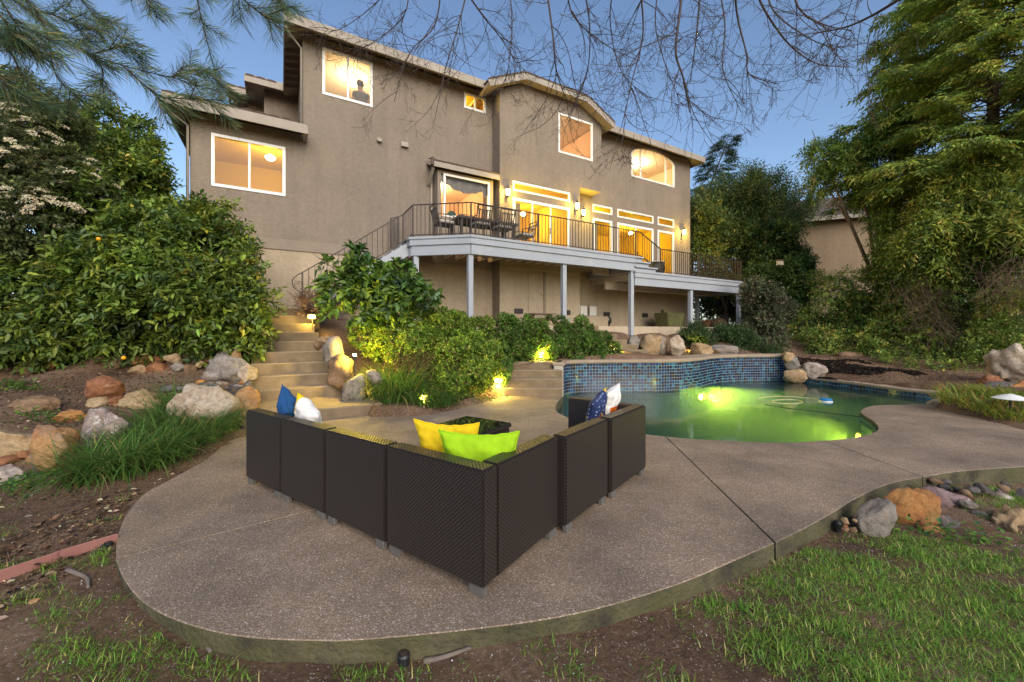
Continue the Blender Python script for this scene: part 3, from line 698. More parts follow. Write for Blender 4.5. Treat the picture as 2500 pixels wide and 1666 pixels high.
# rakes and returns of the set-back roofs at the left
mb = MB(); mb.add([H(0.95, -3.2, 10.02), H(2.13, -3.2, 10.02), H(2.13, -9, 10.9), H(0.95, -9, 10.9)], [(0,1,2,3)]); mb.build('roof', M['soffit'], house)
mb = MB(); mb.add([H(0.40, -4.1, 10.02), H(1.1, -4.1, 10.02), H(1.1, -9, 10.8), H(0.40, -9, 10.8)], [(0,1,2,3)]); mb.build('roof', M['soffit'], house)
fascia(H(0.95, -3.12, 9.97), H(2.13, -3.12, 9.97)); fascia(H(0.97, -3.14, 9.97), H(0.97, -4.1, 9.97))
fascia(H(0.36, -4.1, 9.97), H(1.0, -4.1, 9.97)); fascia(H(0.38, -4.1, 9.97), H(0.38, -8.0, 9.97))
for k in range(5):
    t = -4.3 - 0.45*k; mb = MB(); mb.beam(H(0.4, t, 9.9), H(0.95, t, 9.99), 0.045, 0.13); mb.build('rafter', M['fascia'], house)
# tiles at the lifted eaves: one shared piece
mb = MB(); mb.add([(-0.15,0,0),(0.15,0,0),(0.15,0.42,0.02),(-0.15,0.42,0.02),(-0.15,0,0.05),(-0.05,0,0.075),(0.05,0,0.075),(0.15,0,0.05),(-0.15,0.42,0.06),(-0.05,0.42,0.085),(0.05,0.42,0.085),(0.15,0.42,0.06)],
   [(0,1,7,6,5,4),(4,5,9,8),(5,6,10,9),(6,7,11,10),(0,4,8,3),(1,2,11,7),(3,8,9,10,11,2),(0,3,2,1)])
tile_me = mb.mesh('roof_tile'); tile_me.materials.append(M['roof_tile'])
mb = MB(); lo = [H(-.42, .55, 7.1), H(2.56, .55, 7.1), H(2.56, -2.43, 7.99), H(2.56, -8, 7.99), H(-.42, -8, 7.1)]
mb.add(lo + [(x, y, z - .09) for x, y, z in lo], [(0,1,2),(0,2,3,4),(7,6,5),(9,8,7,5),(0,5,6,1),(4,9,5,0)]); mb.m = [1, 1, 0, 0, 0, 0]; mb.build('roof', [M['soffit'], M['roof_tile']], house)
fascia(H(-0.46, 0.57, 7.01), H(2.66, 0.57, 7.01), 0.26); fascia(H(-0.44, 0.55, 7.01), H(-0.44, -7.9, 7.01), 0.26)
mb = MB(); mb.box(2.575, 2.68, -0.6, -0.0, 6.88, 7.10); mb.build('gutter_end', M['fascia'], house)
for k in range(12):
    t = 0.3 - 0.45 * k; mb = MB(); mb.beam(H(-0.42, t, 6.94), H(0.0, t, 7.02), 0.045, 0.12); mb.build('rafter', M['fascia'], house)
for k in range(9):
    inst(tile_me, 'roof_tile', house, H(-0.30 + 0.31*k, 0.58, 7.125), (0.28, 0, random.uniform(-.03, .03)))
for k in range(3):
    inst(tile_me, 'roof_tile', house, H(1.12 + 0.31*k, -3.1, 10.03), (0.15, 0, 0))
for k in range(2):
    inst(tile_me, 'roof_tile', house, H(0.52 + 0.31*k, -4.08, 10.03), (0.15, 0, 0))
# clipped gable over the middle
gp = [(8.14, 9.86), (9.60, 10.56), (12.46, 10.56), (13.92, 9.88)]
for (sa, za), (sb, zb), rise in ((gp[0], gp[1], 0.0), (gp[1], gp[2], 0.25), (gp[2], gp[3], 0.0)):
    mb = MB(); T0, T1 = 0.95, -3.6
    lo = [H(sa, T0, za-.1), H(sb, T0, zb-.1), H(sb, T1, zb-.1+rise), H(sa, T1, za-.1+rise)]; hi = [(x, y, z + .12) for x, y, z in lo]
    mb.add(lo + hi, [(3,2,1,0),(4,5,6,7),(0,1,5,4),(1,2,6,5),(2,3,7,6),(3,0,4,7)]); mb.m = [0, 1, 0, 0, 0, 0]
    mb.build('gable_roof', [M['soffit'], M['roof_tile']], house)
    fascia(H(sa, 0.97, za-.06), H(sb, 0.97, zb-.06), 0.22)
    L = math.hypot(sb-sa, zb-za); nT = max(3, round(L/0.3)); ang = math.atan2(zb-za, sb-sa)
    if rise == 0:
        for k in range(nT):
            f = (k + 0.5) / nT
            inst(tile_me, 'roof_tile', house, H(sa+(sb-sa)*f, 1.0, za+(zb-za)*f+.05), (0, -ang, 0), (L/nT/0.3, 1, 1))
    else:
        for k in range(nT):
            f = (k + 0.5) / nT
            inst(tile_me, 'roof_tile', house, H(sa+(sb-sa)*f, 1.0, za+.045), (0.2, 0, 0), (L/nT/0.3, 1, 0.8))
# downspouts
for pts in ([H(2.13, .45, 9.8), H(2.2, .35, 9.72), H(2.53, .06, 9.55), H(2.53, .06, 7.25)], [H(-.40, .45, 6.86), H(-.34, .35, 6.8), H(-.04, .06, 6.66), H(-.04, .06, 2.2)]):
    mb = MB(); mb.tube(pts, 0.032, 6); mb.build('downspout', M['fascia'], house, smooth=True)
# windows -------------------------------------------------------------------
FR = 0.055
def window(name, s0, s1, z0, z1, t, mull=(), parent=None, sill=True, fw=FR, extra=None):
    """frame proud of the opening, one glass pane per light"""
    mb = MB(); y0, y1 = -(t + 0.022), -(t - 0.06)
    mb.box(s0 - 0.02, s1 + 0.02, y0, y1, z1 - fw, z1 + 0.02); mb.box(s0 - 0.02, s1 + 0.02, y0, y1, z0 - 0.02, z0 + fw)
    mb.box(s0 - 0.02, s0 + fw, y0, y1, z0 + fw, z1 - fw); mb.box(s1 - fw, s1 + 0.02, y0, y1, z0 + fw, z1 - fw)
    for q in mull: mb.box(q - 0.028, q + 0.028, y0 + 0.012, y1, z0 + fw, z1 - fw)
    w = mb.build(name, M['vinyl'], parent or house, bevel=0.004)
    edges = [s0 + fw] + list(mull) + [s1 - fw]
    for a, b in zip(edges[:-1], edges[1:]):
        g = MB(); g.quad(H(a - .01, t - 0.03, z0 + fw - .01), H(b + .01, t - 0.03, z0 + fw - .01), H(b + .01, t - 0.03, z1 - fw + .01), H(a - .01, t - 0.03, z1 - fw + .01))
        g.build('pane', M['pane'], w)
    return w
wA = window('window', *holeA, 0, [1.28]); wB = window('window', *holeB, 0, [3.80]); wC = window('window', *holeC, 0, [8.06])
wE = window('window', *holeE, 0.57); wT = window('transom', *holeT, 0.57)
door_slide = window('sliding_door', *holeS, 0.57, [10.15, 10.98], fw=0.085)
wR = []
for i, h in enumerate(holesR):
    wR.append(window('transom' if i % 2 == 0 else 'glass_door', *h, 0, [16.2] if i == 3 else (), fw=0.05 if i % 2 == 0 else 0.08))
for dr, sx, z, t in ((door_slide, 10.93, 5.2, 0.57), (wR[3], 16.25, 4.9, 0)):
    mb = MB(); mb.box(sx - 0.015, sx + 0.015, -(t + .06), -(t + .02), z - .12, z + .12); mb.build('handle', M['dark'], dr, bevel=0.006)
# arched window
s0, s1, z0, z1 = holeF; zc = 9.50; hw = (s1 - s0) / 2; hh = z1 - zc; sc_ = (s0 + s1) / 2
def arch(k, ins=0.0):
    an = math.pi * k / 24; return (sc_ - (hw - ins) * math.cos(an), zc + (hh - ins) * math.sin(an))
mb = MB()
for sgn in (0, 1):
    mb = MB(); pts = [arch(k) for k in (range(0, 13) if sgn == 0 else range(12, 25))]
    corner = (s0, z1) if sgn == 0 else (s1, z1)
    mb.add([H(corner[0], 0, corner[1])] + [H(a, 0, b) for a, b in pts], [tuple([0] + list(range(1, len(pts) + 1)))])
    mb.build('wall', M['stucco'], house)
mb = MB()
for k in range(24):
    (a, b), (c, d) = arch(k, -.02), arch(k + 1, -.02); (e, f), (g, h) = arch(k, FR), arch(k + 1, FR)
    mb.add([H(a, .022, b), H(c, .022, d), H(g, .022, h), H(e, .022, f), H(a, -.06, b), H(c, -.06, d), H(g, -.06, h), H(e, -.06, f)], [(3,2,1,0),(0,1,5,4),(2,3,7,6)])
y0, y1 = -.022, .06
mb.box(s0 - .02, s0 + FR, y0, y1, z0, zc); mb.box(s1 - FR, s1 + .02, y0, y1, z0, zc); mb.box(s0 - .02, s1 + .02, y0, y1, z0 - .02, z0 + FR)
for q in (16.52, 18.26): mb.box(q - .03, q + .03, y0 + .012, y1, z0 + FR, zc + hh * math.sqrt(1 - ((q - sc_) / hw) ** 2) - FR)
wF = mb.build('window', M['vinyl'], house)
mb = MB(); pts = [arch(k, FR - .01) for k in range(25)] + [(s1 - FR + .01, z0 + FR - .01), (s0 + FR - .01, z0 + FR - .01)]
mb.add([H(a, -.03, b) for a, b in pts], [tuple(range(len(pts) - 1, -1, -1))]); mb.build('pane', M['pane'], wF)
# box bay with a little tiled roof
bay = MB(); bay.box(6.50, 6.62, -.45, 0.0, 4.15, 6.72); bay.box(8.44, 8.56, -.45, 0.0, 4.15, 6.72); bay.box(6.62, 8.44, -.45, 0.0, 6.62, 6.72); bay.box(6.62, 8.44, -.45, -.30, 4.15, 5.20)
bay = bay.build('bay_window', M['stucco_trim'], house, bevel=0.006)
window('window', 6.72, 8.40, 5.22, 6.62, 0.45, parent=bay)
mb = MB(); mb.quad(H(6.62, -.0, 5.19), H(8.44, 0, 5.19), H(8.44, .44, 5.19), H(6.62, .44, 5.19)); mb.build('sill', M['white'], bay)
mb = MB(); lo = [H(6.25, .62, 6.74), H(8.72, .62, 6.74), H(8.72, .02, 7.0), H(6.25, .02, 7.0)]; mb.add(lo + [(x, y, z+.07) for x, y, z in lo], [(3,2,1,0),(4,5,6,7),(0,1,5,4),(1,2,6,5),(2,3,7,6),(3,0,4,7)])
mb.build('bay_roof', M['soffit'], bay)
fascia(H(6.27, .64, 6.82), H(8.72, .64, 6.82), 0.2, 0.035, bay)
for k in range(8):
    inst(tile_me, 'roof_tile', bay, H(6.42 + .305*k, .66, 6.89), (.42, 0, 0), (1, 1.35, .7))
mb = MB(); mb.beam(H(6.32, .05, 6.3), H(6.32, .55, 6.72), .08, .08); mb.build('bracket', M['fascia'], bay)
mb = MB(); mb.tube([H(6.25, .66, 6.75), H(6.25, .66, 6.98)], .06, 8); mb.build('gutter_end', M['roof_tile'], bay)
mb = MB(); mb.tube([H(6.42, .06, 6.7), H(6.42, .06, 4.2)], .035, 8); mb.build('downspout', M['fascia'], bay, smooth=True)
# small wall fittings
for s, z, a, b in ((4.72, 7.43, .14, .13), (5.52, 7.47, .24, .18)):
    mb = MB(); mb.add([H(s-a/2, 0, z-b/2), H(s+a/2, 0, z-b/2), H(s+a/2, .12, z-b/2), H(s-a/2, .12, z-b/2), H(s-a/2, 0, z+b/2), H(s+a/2, 0, z+b/2), H(s+a/2, .06, z+b/2), H(s-a/2, .06, z+b/2)], [(0,3,2,1),(4,5,6,7),(3,0,4,7),(1,2,6,5),(2,3,7,6),(0,1,5,4)])
    mb.build('dryer_vent', M['fascia'], house, bevel=.01)
mb = MB(); mb.box(12.67, 13.06, -.585, -.57, 7.62, 8.0); mb.build('access_panel', M['stucco_trim'], house, bevel=.004)
mb = MB(); mb.lathe([(0.06, 0), (.06, .03), (.02, .05)], 12); o = mb.build('flood_sensor', M['white'], house); o.location = H(13.75, .0, 8.15); o.rotation_euler = (math.radians(90), 0, 0)
for s, t in ((9.35, .60), (11.55, .60), (14.2, .03), (16.6, .03)):
    mb = MB(); mb.box(s, s + .36, -(t + .012), -t, 2.02, 2.20)
    v = mb.build('foundation_vent', M['dark'], house)
    for k in range(4):
        mb = MB(); mb.box(s + .02, s + .34, -(t + .02), -(t + .012), 2.035 + .042*k, 2.055 + .042*k); mb.build('slat', M['iron'], v)
mb = MB(); mb.box(9.95, 10.72, -.60, -.57, 1.96, 3.55); bd = mb.build('basement_door', M['stucco_base'], house, bevel=.005)
mb = MB(); mb.box(10.62, 10.72, -.63, -.60, 1.96, 3.6); mb.build('door_frame', M['stucco'], bd)
mb = MB(); mb.lathe([(.0, 0), (.03, .01), (.035, .03), (.02, .05)], 10); o = mb.build('door_knob', mat('brass', (.5, .35, .1), .3, metal=1), bd); o.location = H(10.55, .60, 2.75); o.rotation_euler = (math.radians(90), 0, 0)
# rooms behind the glass ------------------------------------------------------
M['room_amber'] = mat('room_amber', (0.58, 0.41, 0.035), .8); M['room_peach'] = mat('room_peach', (0.72, 0.50, 0.34), .8)
M['room_cream'] = mat('room_cream', (0.74, 0.60, 0.40), .8); M['room_yellow'] = mat('room_yellow', (0.62, 0.44, 0.08), .8)
M['ceiling'] = mat('ceiling', (0.78, 0.70, 0.58), .9); M['carpet'] = mat('carpet', (0.35, 0.26, 0.18), .95)
M['bulb'] = emit('bulb', (1.0, 0.74, 0.34), 22.0)
def room(s0, s1, t, depth, z0, z1, wallm, lights, power, color, lamp_r=.14, vault=0, ceil=None):
    mb = MB(); f, b = t - .006, t - depth
    mb.quad(H(s0, b, z0), H(s1, b, z0), H(s1, b, z1 + vault), H(s0, b, z1 + vault))
    mb.quad(H(s0, f, z0), H(s0, b, z0), H(s0, b, z1 + vault), H(s0, f, z1)); mb.quad(H(s1, f, z0), H(s1, b, z0), H(s1, b, z1 + vault), H(s1, f, z1))
    mb.quad(H(s0, f, z1), H(s1, f, z1), H(s1, b, z1 + vault), H(s0, b, z1 + vault), 1); mb.quad(H(s0, f, z0), H(s1, f, z0), H(s1, b, z0), H(s0, b, z0), 2)
    r = mb.build('room', [wallm, ceil or M['ceiling'], M['carpet']], house)
    for s, tt, z in lights:
        mb = MB(); mb.lathe([(.02, .10), (lamp_r*.35, .08), (lamp_r, .02), (lamp_r*.95, -.02), (lamp_r*.6, -.07), (.0, -.09)], 14)
        o = mb.build('ceiling_lamp', M['bulb'], r, smooth=True); o.location = H(s, tt, z)
        lamp('room_light', H(s, tt, z - .22), power, color, .1, house)
    return r
AMB = (1.0, 0.66, 0.12); WARM = (1.0, 0.74, 0.42); YEL = (1.0, 0.70, 0.10)
room(0.05, 2.5, 0, 3.0, 4.2, 6.95, M['room_amber'], [(1.75, -1.0, 6.62)], 60, (1.0, .70, .05), ceil=M['room_amber'])
room(2.62, 6.3, 0, 3.5, 7.3, 10.0, M['room_cream'], [(4.15, -1.3, 9.75)], 62, WARM)
room(6.9, 8.7, 0, 2.5, 7.5, 10.0, M['room_yellow'], [(7.4, -1.0, 9.9)], 75, YEL, ceil=M['room_yellow'])
room(8.9, 13.5, .57, 4.0, 7.3, 10.0, M['room_peach'], [(10.6, -1.0, 9.85)], 180, WARM)
room(13.65, 20.0, 0, 4.0, 7.3, 10.0, M['room_cream'], [(15.2, -2.2, 9.8), (17.8, -1.5, 9.85)], 130, WARM, vault=0)
rk = room(6.0, 8.7, 0, 3.2, 4.14, 6.95, M['room_peach'], [(7.0, -1.6, 6.85)], 115, (1.0, .70, .32), .07)
room(8.85, 12.3, .57, 4.2, 4.14, 6.95, M['room_yellow'], [(9.6, -.5, 6.2), (11.2, -1.8, 6.5)], 85, YEL, .12, ceil=M['room_yellow'])
rl = room(12.6, 20.0, 0, 4.5, 3.64, 6.95, M['room_yellow'], [(14.3, -1.5, 6.6), (18.2, -2.2, 6.6)], 125, YEL, .12, ceil=M['room_yellow'])
# furnishings that show through the glass
mb = MB(); N_ = 28
M['valance'] = mat('valance', (0.55, 0.53, 0.52), .9, .25, 14)
for i in range(N_):
    for j in range(5): pass
vv = []; ff = []
for i in range(N_ + 1):
    u = i / N_; s = 6.66 + 1.8 * u; drop = 0.20 + 0.26 * math.sin(math.pi * u) ** 1.2 + (0.30 if u > .9 else 0) * (u - .9) * 10
    drop = 0.46 if 0.88 < u < 0.96 else drop
    for j in range(6):
        w = j / 5; vv.append(H(s, .33 - .05*math.sin(9*u*math.pi)*w - .06*w, 6.62 - drop * w))
for i in range(N_):
    for j in range(5): ff.append((i*6+j, (i+1)*6+j, (i+1)*6+j+1, i*6+j+1))
mb.add(vv, ff); mb.build('valance', M['valance'], rk, smooth=True)
M['teal'] = mat('teal', (0.05, 0.19, 0.17), .6); M['ink'] = mat('ink', (0.03, 0.05, 0.06), .6)
mb = MB(); mb.lathe([(.02, 0), (.13, .03), (.17, .12), (.15, .22), (.06, .29), (.0, .30)], 16); o = mb.build('vase', M['teal'], rk, smooth=True); o.location = H(7.08, .20, 5.2)
fc_ = bpy.data.curves.new('lettering', 'FONT'); fc_.body = 'BEST'; fc_.size = .26; fc_.extrude = .006; fc_.materials.append(M['ink'])
o_ = bpy.data.objects.new('lettering_curve', fc_); COL.objects.link(o_); bpy.context.view_layer.update()
me_ = bpy.data.meshes.new_from_object(o_.evaluated_get(bpy.context.evaluated_depsgraph_get())); bpy.data.objects.remove(o_)
o = bpy.data.objects.new('lettering', me_); COL.objects.link(o); o.parent = rk; o.location = H(7.30, .33, 5.24); o.rotation_euler = (math.radians(90), 0, 0)
M['picture'] = mat('picture', (0.62, 0.60, 0.56), .7, .5, 5, col2=(0.25, .22, .2))
mb = MB(); mb.box(13.46, 13.50, .55, 1.25, 8.35, 9.15); mb.build('picture', M['picture'], house)
mb = MB(); mb.box(17.0, 17.9, 2.9, 3.0, 4.3, 5.6); mb.build('picture', mat('green_panel', (.05, .22, .07), .6, .4, 6), house)
for s, w_ in ((9.45, .22), (13.7, .25), (17.75, .2)):
    t_ = .57 if s < 12 else 0
    mb = MB(); vv = []; ff = []
    for i in range(13):
        x = s + w_ * i / 12
        for z in (4.2, 6.1): vv.append(H(x, t_ - .12 - .025*math.sin(i*1.9), z))
    for i in range(12): ff.append((2*i, 2*i+2, 2*i+3, 2*i+1))
    mb.add(vv, ff); mb.build('curtain', M['room_cream'], house, smooth=True)

# wall lanterns -----------------------------------------------------------------
M['lantern_glass'] = emit('lantern_glass', (1.0, 0.76, 0.28), 16.0)
def lantern(s, t, z, label):
    p = hl(s, t, z); L = thing('wall_lantern', label, 'lantern', p, ANG, 'carriage lanterns beside the deck doors')
    mb = MB(); mb.box(-.05, .05, -.02, 0, -.14, .10); mb.build('backplate', M['iron'], L, bevel=.008)
    mb = MB(); mb.tube([(0, -.02, -.02), (0, -.08, -.10), (0, -.15, -.16), (0, -.16, -.10)], .012, 6); mb.tube([(0, -.16, -.22), (0, -.16, -.12)], .014, 6); mb.build('arm', M['iron'], L, smooth=True)
    mb = MB(); mb.lathe([(.03, -.11), (.055, -.09), (.075, .10), (.07, .12)], 8, 0, -.16); mb.build('shade', M['lantern_glass'], L)
    mb = MB(); mb.lathe([(.095, .12), (.09, .135), (.05, .19), (.02, .21), (.012, .25), (.02, .265), (.0, .28)], 8, 0, -.16); mb.lathe([(.02, -.15), (.05, -.12), (.05, -.11)], 8, 0, -.16)
    for k in range(4):
        an = math.pi/4 + k*math.pi/2; mb.beam((.057*math.cos(an), -.16 + .057*math.sin(an), -.10), (.080*math.cos(an), -.16 + .080*math.sin(an), .12), .009, .009)
    mb.build('cage', M['iron'], L)
    lamp('lantern_light', (0, -.26, .0), 60, (1.0, 0.68, 0.07), .07, L)
lantern(9.01, .57, 6.30, 'lit carriage lantern at the left of the sliding door transom')
lantern(12.15, .57, 6.30, 'lit carriage lantern on the projecting wall right of the sliding door')
lantern(12.96, 0.0, 6.30, 'lit carriage lantern under the yellow lit soffit')
lantern(19.43, 0.0, 6.27, 'lit carriage lantern at the right end of the house by the trees')
# ------------------------------------------------------------------ deck
deck = thing('deck', 'white painted timber deck on tall posts along the back of the house', 'deck', (OX, OY, 0), ANG)
DZ, LZ = 4.13, 3.61
def bar(name, a, b, w, h, m, parent, up=(0, 0, 1), bevel=0.006):
    mb = MB(); mb.beam(a, b, w, h, up); return mb.build(name, m, parent, bevel=bevel)
up_poly = [(5.37, .05), (5.37, 1.45), (6.73, 2.59), (13.24, 2.59), (13.24, .05), (12.42, .05), (12.42, .62), (8.72, .62), (8.72, .05), (8.6, .05), (8.6, .5), (6.46, .5), (6.46, .05)]
def plank_floor(poly, z, name):
    mb = MB(); mb.prism([(s, -t) for s, t in poly], z - .04, z - .002); return mb.build(name, M['deck_paint'], deck)
plank_floor(up_poly, DZ, 'decking'); plank_floor([(13.24, .05), (13.24, 2.59), (20.36, 2.59), (20.36, .05)], LZ, 'decking')
def edge(a, b, z):
    """three stacked boards of the deck edge: nosing, trim, rim beam"""
    ax, bx = Vector((a[0], -a[1], 0)), Vector((b[0], -b[1], 0)); t = (bx - ax).normalized(); o = Vector((t.y, -t.x, 0))
    for zt, zb, off, e in ((z, z - .075, .075, .07), (z - .077, z - .25, .045, .04), (z - .252, z - .54, .0, .0)):
        p, q = ax - t*e + o*off, bx + t*e + o*off
        mb = MB(); mb.beam((p.x, p.y, (zt+zb)/2), (q.x, q.y, (zt+zb)/2), .09, zt - zb); mb.build('fascia_board', M['deck_paint'], deck, bevel=.006)
edge((5.37, .05), (5.37, 1.45), DZ); edge((5.37, 1.45), (6.73, 2.59), DZ); edge((6.73, 2.59), (13.24, 2.59), DZ); edge((13.31, 2.59), (20.30, 2.59), LZ); edge((20.36, 2.55), (20.36, .05), LZ)
def post(s, t, z0, z1, w=.15):
    mb = MB(); mb.box(s - w/2, s + w/2, -t - w/2, -t + w/2, z0, z1); mb.build('post', M['deck_paint'], deck, bevel=.008)
post(5.47, 1.46, 1.2, DZ - .545); post(6.75, 2.50, 1.2, DZ - .545); post(10.12, 2.50, 1.2, DZ - .545); post(13.22, 2.52, 1.22, DZ - .545); post(16.66, 2.50, 1.2, LZ - .545); post(20.1, 2.50, 1.2, LZ - .545); post(20.1, .4, 1.4, LZ - .3)
for k in range(19):
    s = 5.6 + k * .42
    t1 = 2.5 if s > 6.75 else 1.55 + (s - 5.47) * .75
    t0 = .65 if 8.7 < s < 12.45 else .08
    bar('joist', (s, -t0, DZ - .16), (s, -t1, DZ - .16), .05, .22, M['joist'], deck, bevel=0)
for k in range(17):
    s = 13.5 + k * .42; bar('joist', (s, -.06, LZ - .16), (s, -2.5, LZ - .16), .05, .22, M['joist'], deck, bevel=0)
bar('beam', (12.45, -1.35, DZ - .42), (13.2, -1.35, DZ - .42), .12, .28, M['joist'], deck); bar('beam', (13.2, -1.2, LZ - .42), (20.2, -1.2, LZ - .42), .12, .3, M['joist'], deck)
# three steps down to the lower part
for s, z in ((13.71, DZ), (14.08, DZ - .175), (14.47, DZ - .35)):
    mb = MB(); mb.box(13.24, s, -2.60, -.06, z - .17, z - .004); mb.build('step', M['deck_paint'], deck, bevel=.008)
    mb = MB(); mb.box(13.30, s + .03, -2.675, -2.61, z - .05, z + .002); mb.build('step_nosing', M['deck_paint'], deck, bevel=.006)
# stair along the wall, up from the concrete landing
st = thing('deck_stairs', 'white stair running up along the house wall to the deck', 'stairs', (OX, OY, 0), ANG)
for k in range(11):
    s1 = 5.36 - .25 * k; z = DZ - .18 * (k + 1)
    mb = MB(); mb.box(s1 - .27, s1, -1.12, -.05, z - .04, z); mb.build('tread', M['deck_paint'], st, bevel=.006)
    mb = MB(); mb.box(s1 - .02, s1, -1.12, -.05, z, z + .14); mb.build('riser', M['deck_paint'], st)
bar('stringer', (5.42, -1.16, DZ - .22), (2.62, -1.16, 1.93), .05, .34, M['deck_paint'], st)
# ------------------------------------------------------------------ railings
def rail_run(parent, pts, h=.99, step=.125, post_at=(), drop=.9, first=True, last=True):
    """top and bottom bars through the points (which are on the top bar), balusters between"""
    for a, b in zip(pts[:-1], pts[1:]):
        A, B = Vector(a), Vector(b)
        bar('top_rail', A, B, .042, .026, M['iron'], parent, bevel=.004); lo = Vector((0, 0, -drop)); bar('bottom_rail', A + lo, B + lo, .026, .026, M['iron'], parent, bevel=0)
        L = Vector((B.x - A.x, B.y - A.y)).length; n = max(1, round(L / step))
        for k in range(1, n):
            p = A.lerp(B, k / n); me = bal_mesh(drop); inst(me, 'baluster', parent, (p.x, p.y, p.z - .013))
BAL = {}
def bal_mesh(h):
    if h not in BAL:
        mb = MB(); mb.box(-.0085, .0085, -.0085, .0085, -h, 0); BAL[h] = mb.mesh('baluster'); BAL[h].materials.append(M['iron'])
    return BAL[h]
def newel(parent, p, h, w=.042):
    mb = MB(); mb.box(p[0] - w/2, p[0] + w/2, p[1] - w/2, p[1] + w/2, p[2] - h, p[2] + .012); mb.build('newel', M['iron'], parent, bevel=.004)
r1 = thing('deck_railing', 'dark iron railing along the edge of the upper deck', 'railing', (OX, OY, 0), ANG)
T = 2.50; Z = 5.11
up_pts = [(5.40, -1.40, Z), (6.78, -T, Z), (13.48, -T, Z)]
rail_run(r1, up_pts, drop=.89)
for p in ((5.40, -1.40, Z), (6.78, -T, Z), (9.1, -T, Z), (11.4, -T, Z), (13.48, -T, Z)): newel(r1, p, .98)
rail_run(r1, [(13.48, -T, Z), (13.72, -T, Z - .01), (14.84, -T, 4.58)], drop=.89)
r2 = thing('lower_deck_railing', 'dark iron railing around the lower right part of the deck', 'railing', (OX, OY, 0), ANG)
rail_run(r2, [(14.84, -T, 4.58), (20.27, -T, 4.58), (20.27, -.05, 4.58)], drop=.89)
for p in ((14.84, -T, 4.58), (17.2, -T, 4.58), (20.27, -T, 4.58), (20.27, -.05, 4.58)): newel(r2, p, .97)
r3 = thing('stair_railing', 'dark iron stair railing with a scrolled lower end against the stucco wall', 'railing', (OX, OY, 0), ANG)
rail_run(r3, [(2.52, -1.16, 2.94), (5.18, -1.16, 4.86)], drop=.80, step=.15); rail_run(r3, [(5.18, -1.16, 4.86), (5.40, -1.38, Z)], drop=.85, step=.06)
for p, h in (((2.52, -1.16, 2.94), .97), ((3.75, -1.16, 3.83), .95), ((5.18, -1.16, 4.86), .98)): newel(r3, p, h)
sc = [(2.52, -1.16, 2.94), (2.40, -1.16, 2.86), (2.30, -1.16, 2.74), (2.29, -1.16, 2.62), (2.35, -1.16, 2.50), (2.46, -1.16, 2.42), (2.52, -1.16, 2.36)]
mb = MB(); mb.tube(spline(sc, 4), .014, 6)
mb.tube([(2.44 + .055*math.cos(a)*(1-a/9), -1.16, 2.66 + .055*math.sin(a)*(1-a/9)) for a in np.linspace(0, 6.2, 18)], .009, 5); mb.build('scroll', M['iron'], r3, smooth=True)
r4 = thing('stair_gate', 'short iron gate standing open at the top of the deck stairs', 'gate', (OX, OY, 0), ANG)
rail_run(r4, [(5.05, -.25, 4.95), (5.33, -.25, 5.05)], drop=.85, step=.05); newel(r4, (5.03, -.25, 4.95), .95)
r5 = thing('step_handrail', 'curved iron handrail beside the steps between the two deck levels', 'handrail', (OX, OY, 0), ANG)
hp = spline([(14.3, -1.2, 4.42), (15.1, -1.2, 4.50), (15.6, -1.2, 4.40), (15.95, -1.2, 4.22), (15.98, -1.2, 4.05), (15.86, -1.2, 3.93), (15.78, -1.2, 3.98)], 5)
mb = MB(); mb.tube(hp, .016, 6); mb.build('top_rail', M['iron'], r5, smooth=True)
for s, z in ((14.32, 4.42), (15.12, 4.49), (15.70, 4.36)): newel(r5, (s, -1.2, z), z - LZ, .03)
for k in range(9):
    s = 14.42 + k*.12; inst(bal_mesh(.8), 'baluster', r5, (s, -1.2, 4.44))

# ------------------------------------------------------------------ dining set on the deck
M['cast'] = mat('cast', (0.055, 0.040, 0.033), .5, .15, 9); M['cushion'] = mat('cushion', (0.62, 0.58, 0.52), .95, .06, 8)
def dining_chair(s, t, rz, label):
    c = thing('dining_chair', label, 'chair', hl(s, t, DZ), ANG + rz, 'metal dining chairs on the deck')
    for x in (-.24, .24):
        for y in (-.22, .22):
            mb = MB(); mb.beam((x*1.03, y*1.05, 0), (x, y, .42), .028, .028); mb.build('leg', M['cast'], c)
    mb = MB(); mb.box(-.26, .26, -.25, .25, .41, .44); mb.build('seat', M['cast'], c, bevel=.008)
    mb = MB(); mb.box(-.25, .25, -.23, .25, .445, .515); mb.build('cushion', M['cushion'], c, bevel=.028, seg=2)
    bk = MB()
    for x in (-.24, .24): bk.beam((x, -.23, .42), (x, -.37, .98), .03, .026)
    for z, y in ((.96, -.365), (.84, -.335)): bk.beam((-.24, y, z), (.24, y, z), .022, .03)
    b = bk.build('backrest', M['cast'], c)
    for k in range(5):
        x = -.16 + .08*k; mb = MB(); mb.beam((x, -.235, .46), (x, -.335, .84), .03, .012); mb.build('slat', M['cast'], b)
    for x in (-.26, .26):
        mb = MB(); mb.tube([(x, -.28, .66), (x, -.05, .67), (x, .16, .655), (x, .22, .60), (x*.98, .21, .44)], .014, 6); mb.build('armrest', M['cast'], c, smooth=True)
    return c
dining_chair(6.25, 1.75, -math.pi/2, 'dark metal dining chair at the left end of the deck table')
dining_chair(7.25, 2.12, 0, 'dark metal dining chair behind the railing corner, back to the garden')
dining_chair(8.02, 2.12, 0, 'dark metal dining chair beside the corner one, nearer the sliding door')
dining_chair(9.15, 1.60, math.pi/2, 'dark metal dining chair at the right end of the deck table')
tb = thing('dining_table', 'dark slatted metal dining table on the deck behind the railing', 'table', hl(7.65, 1.52, DZ), ANG)
for k in range(9):
    mb = MB(); mb.box(-1.0, 1.0, -.45 + .101*k, -.45 + .101*k + .085, .70, .73); mb.build('slat', M['cast'], tb, bevel=.005)
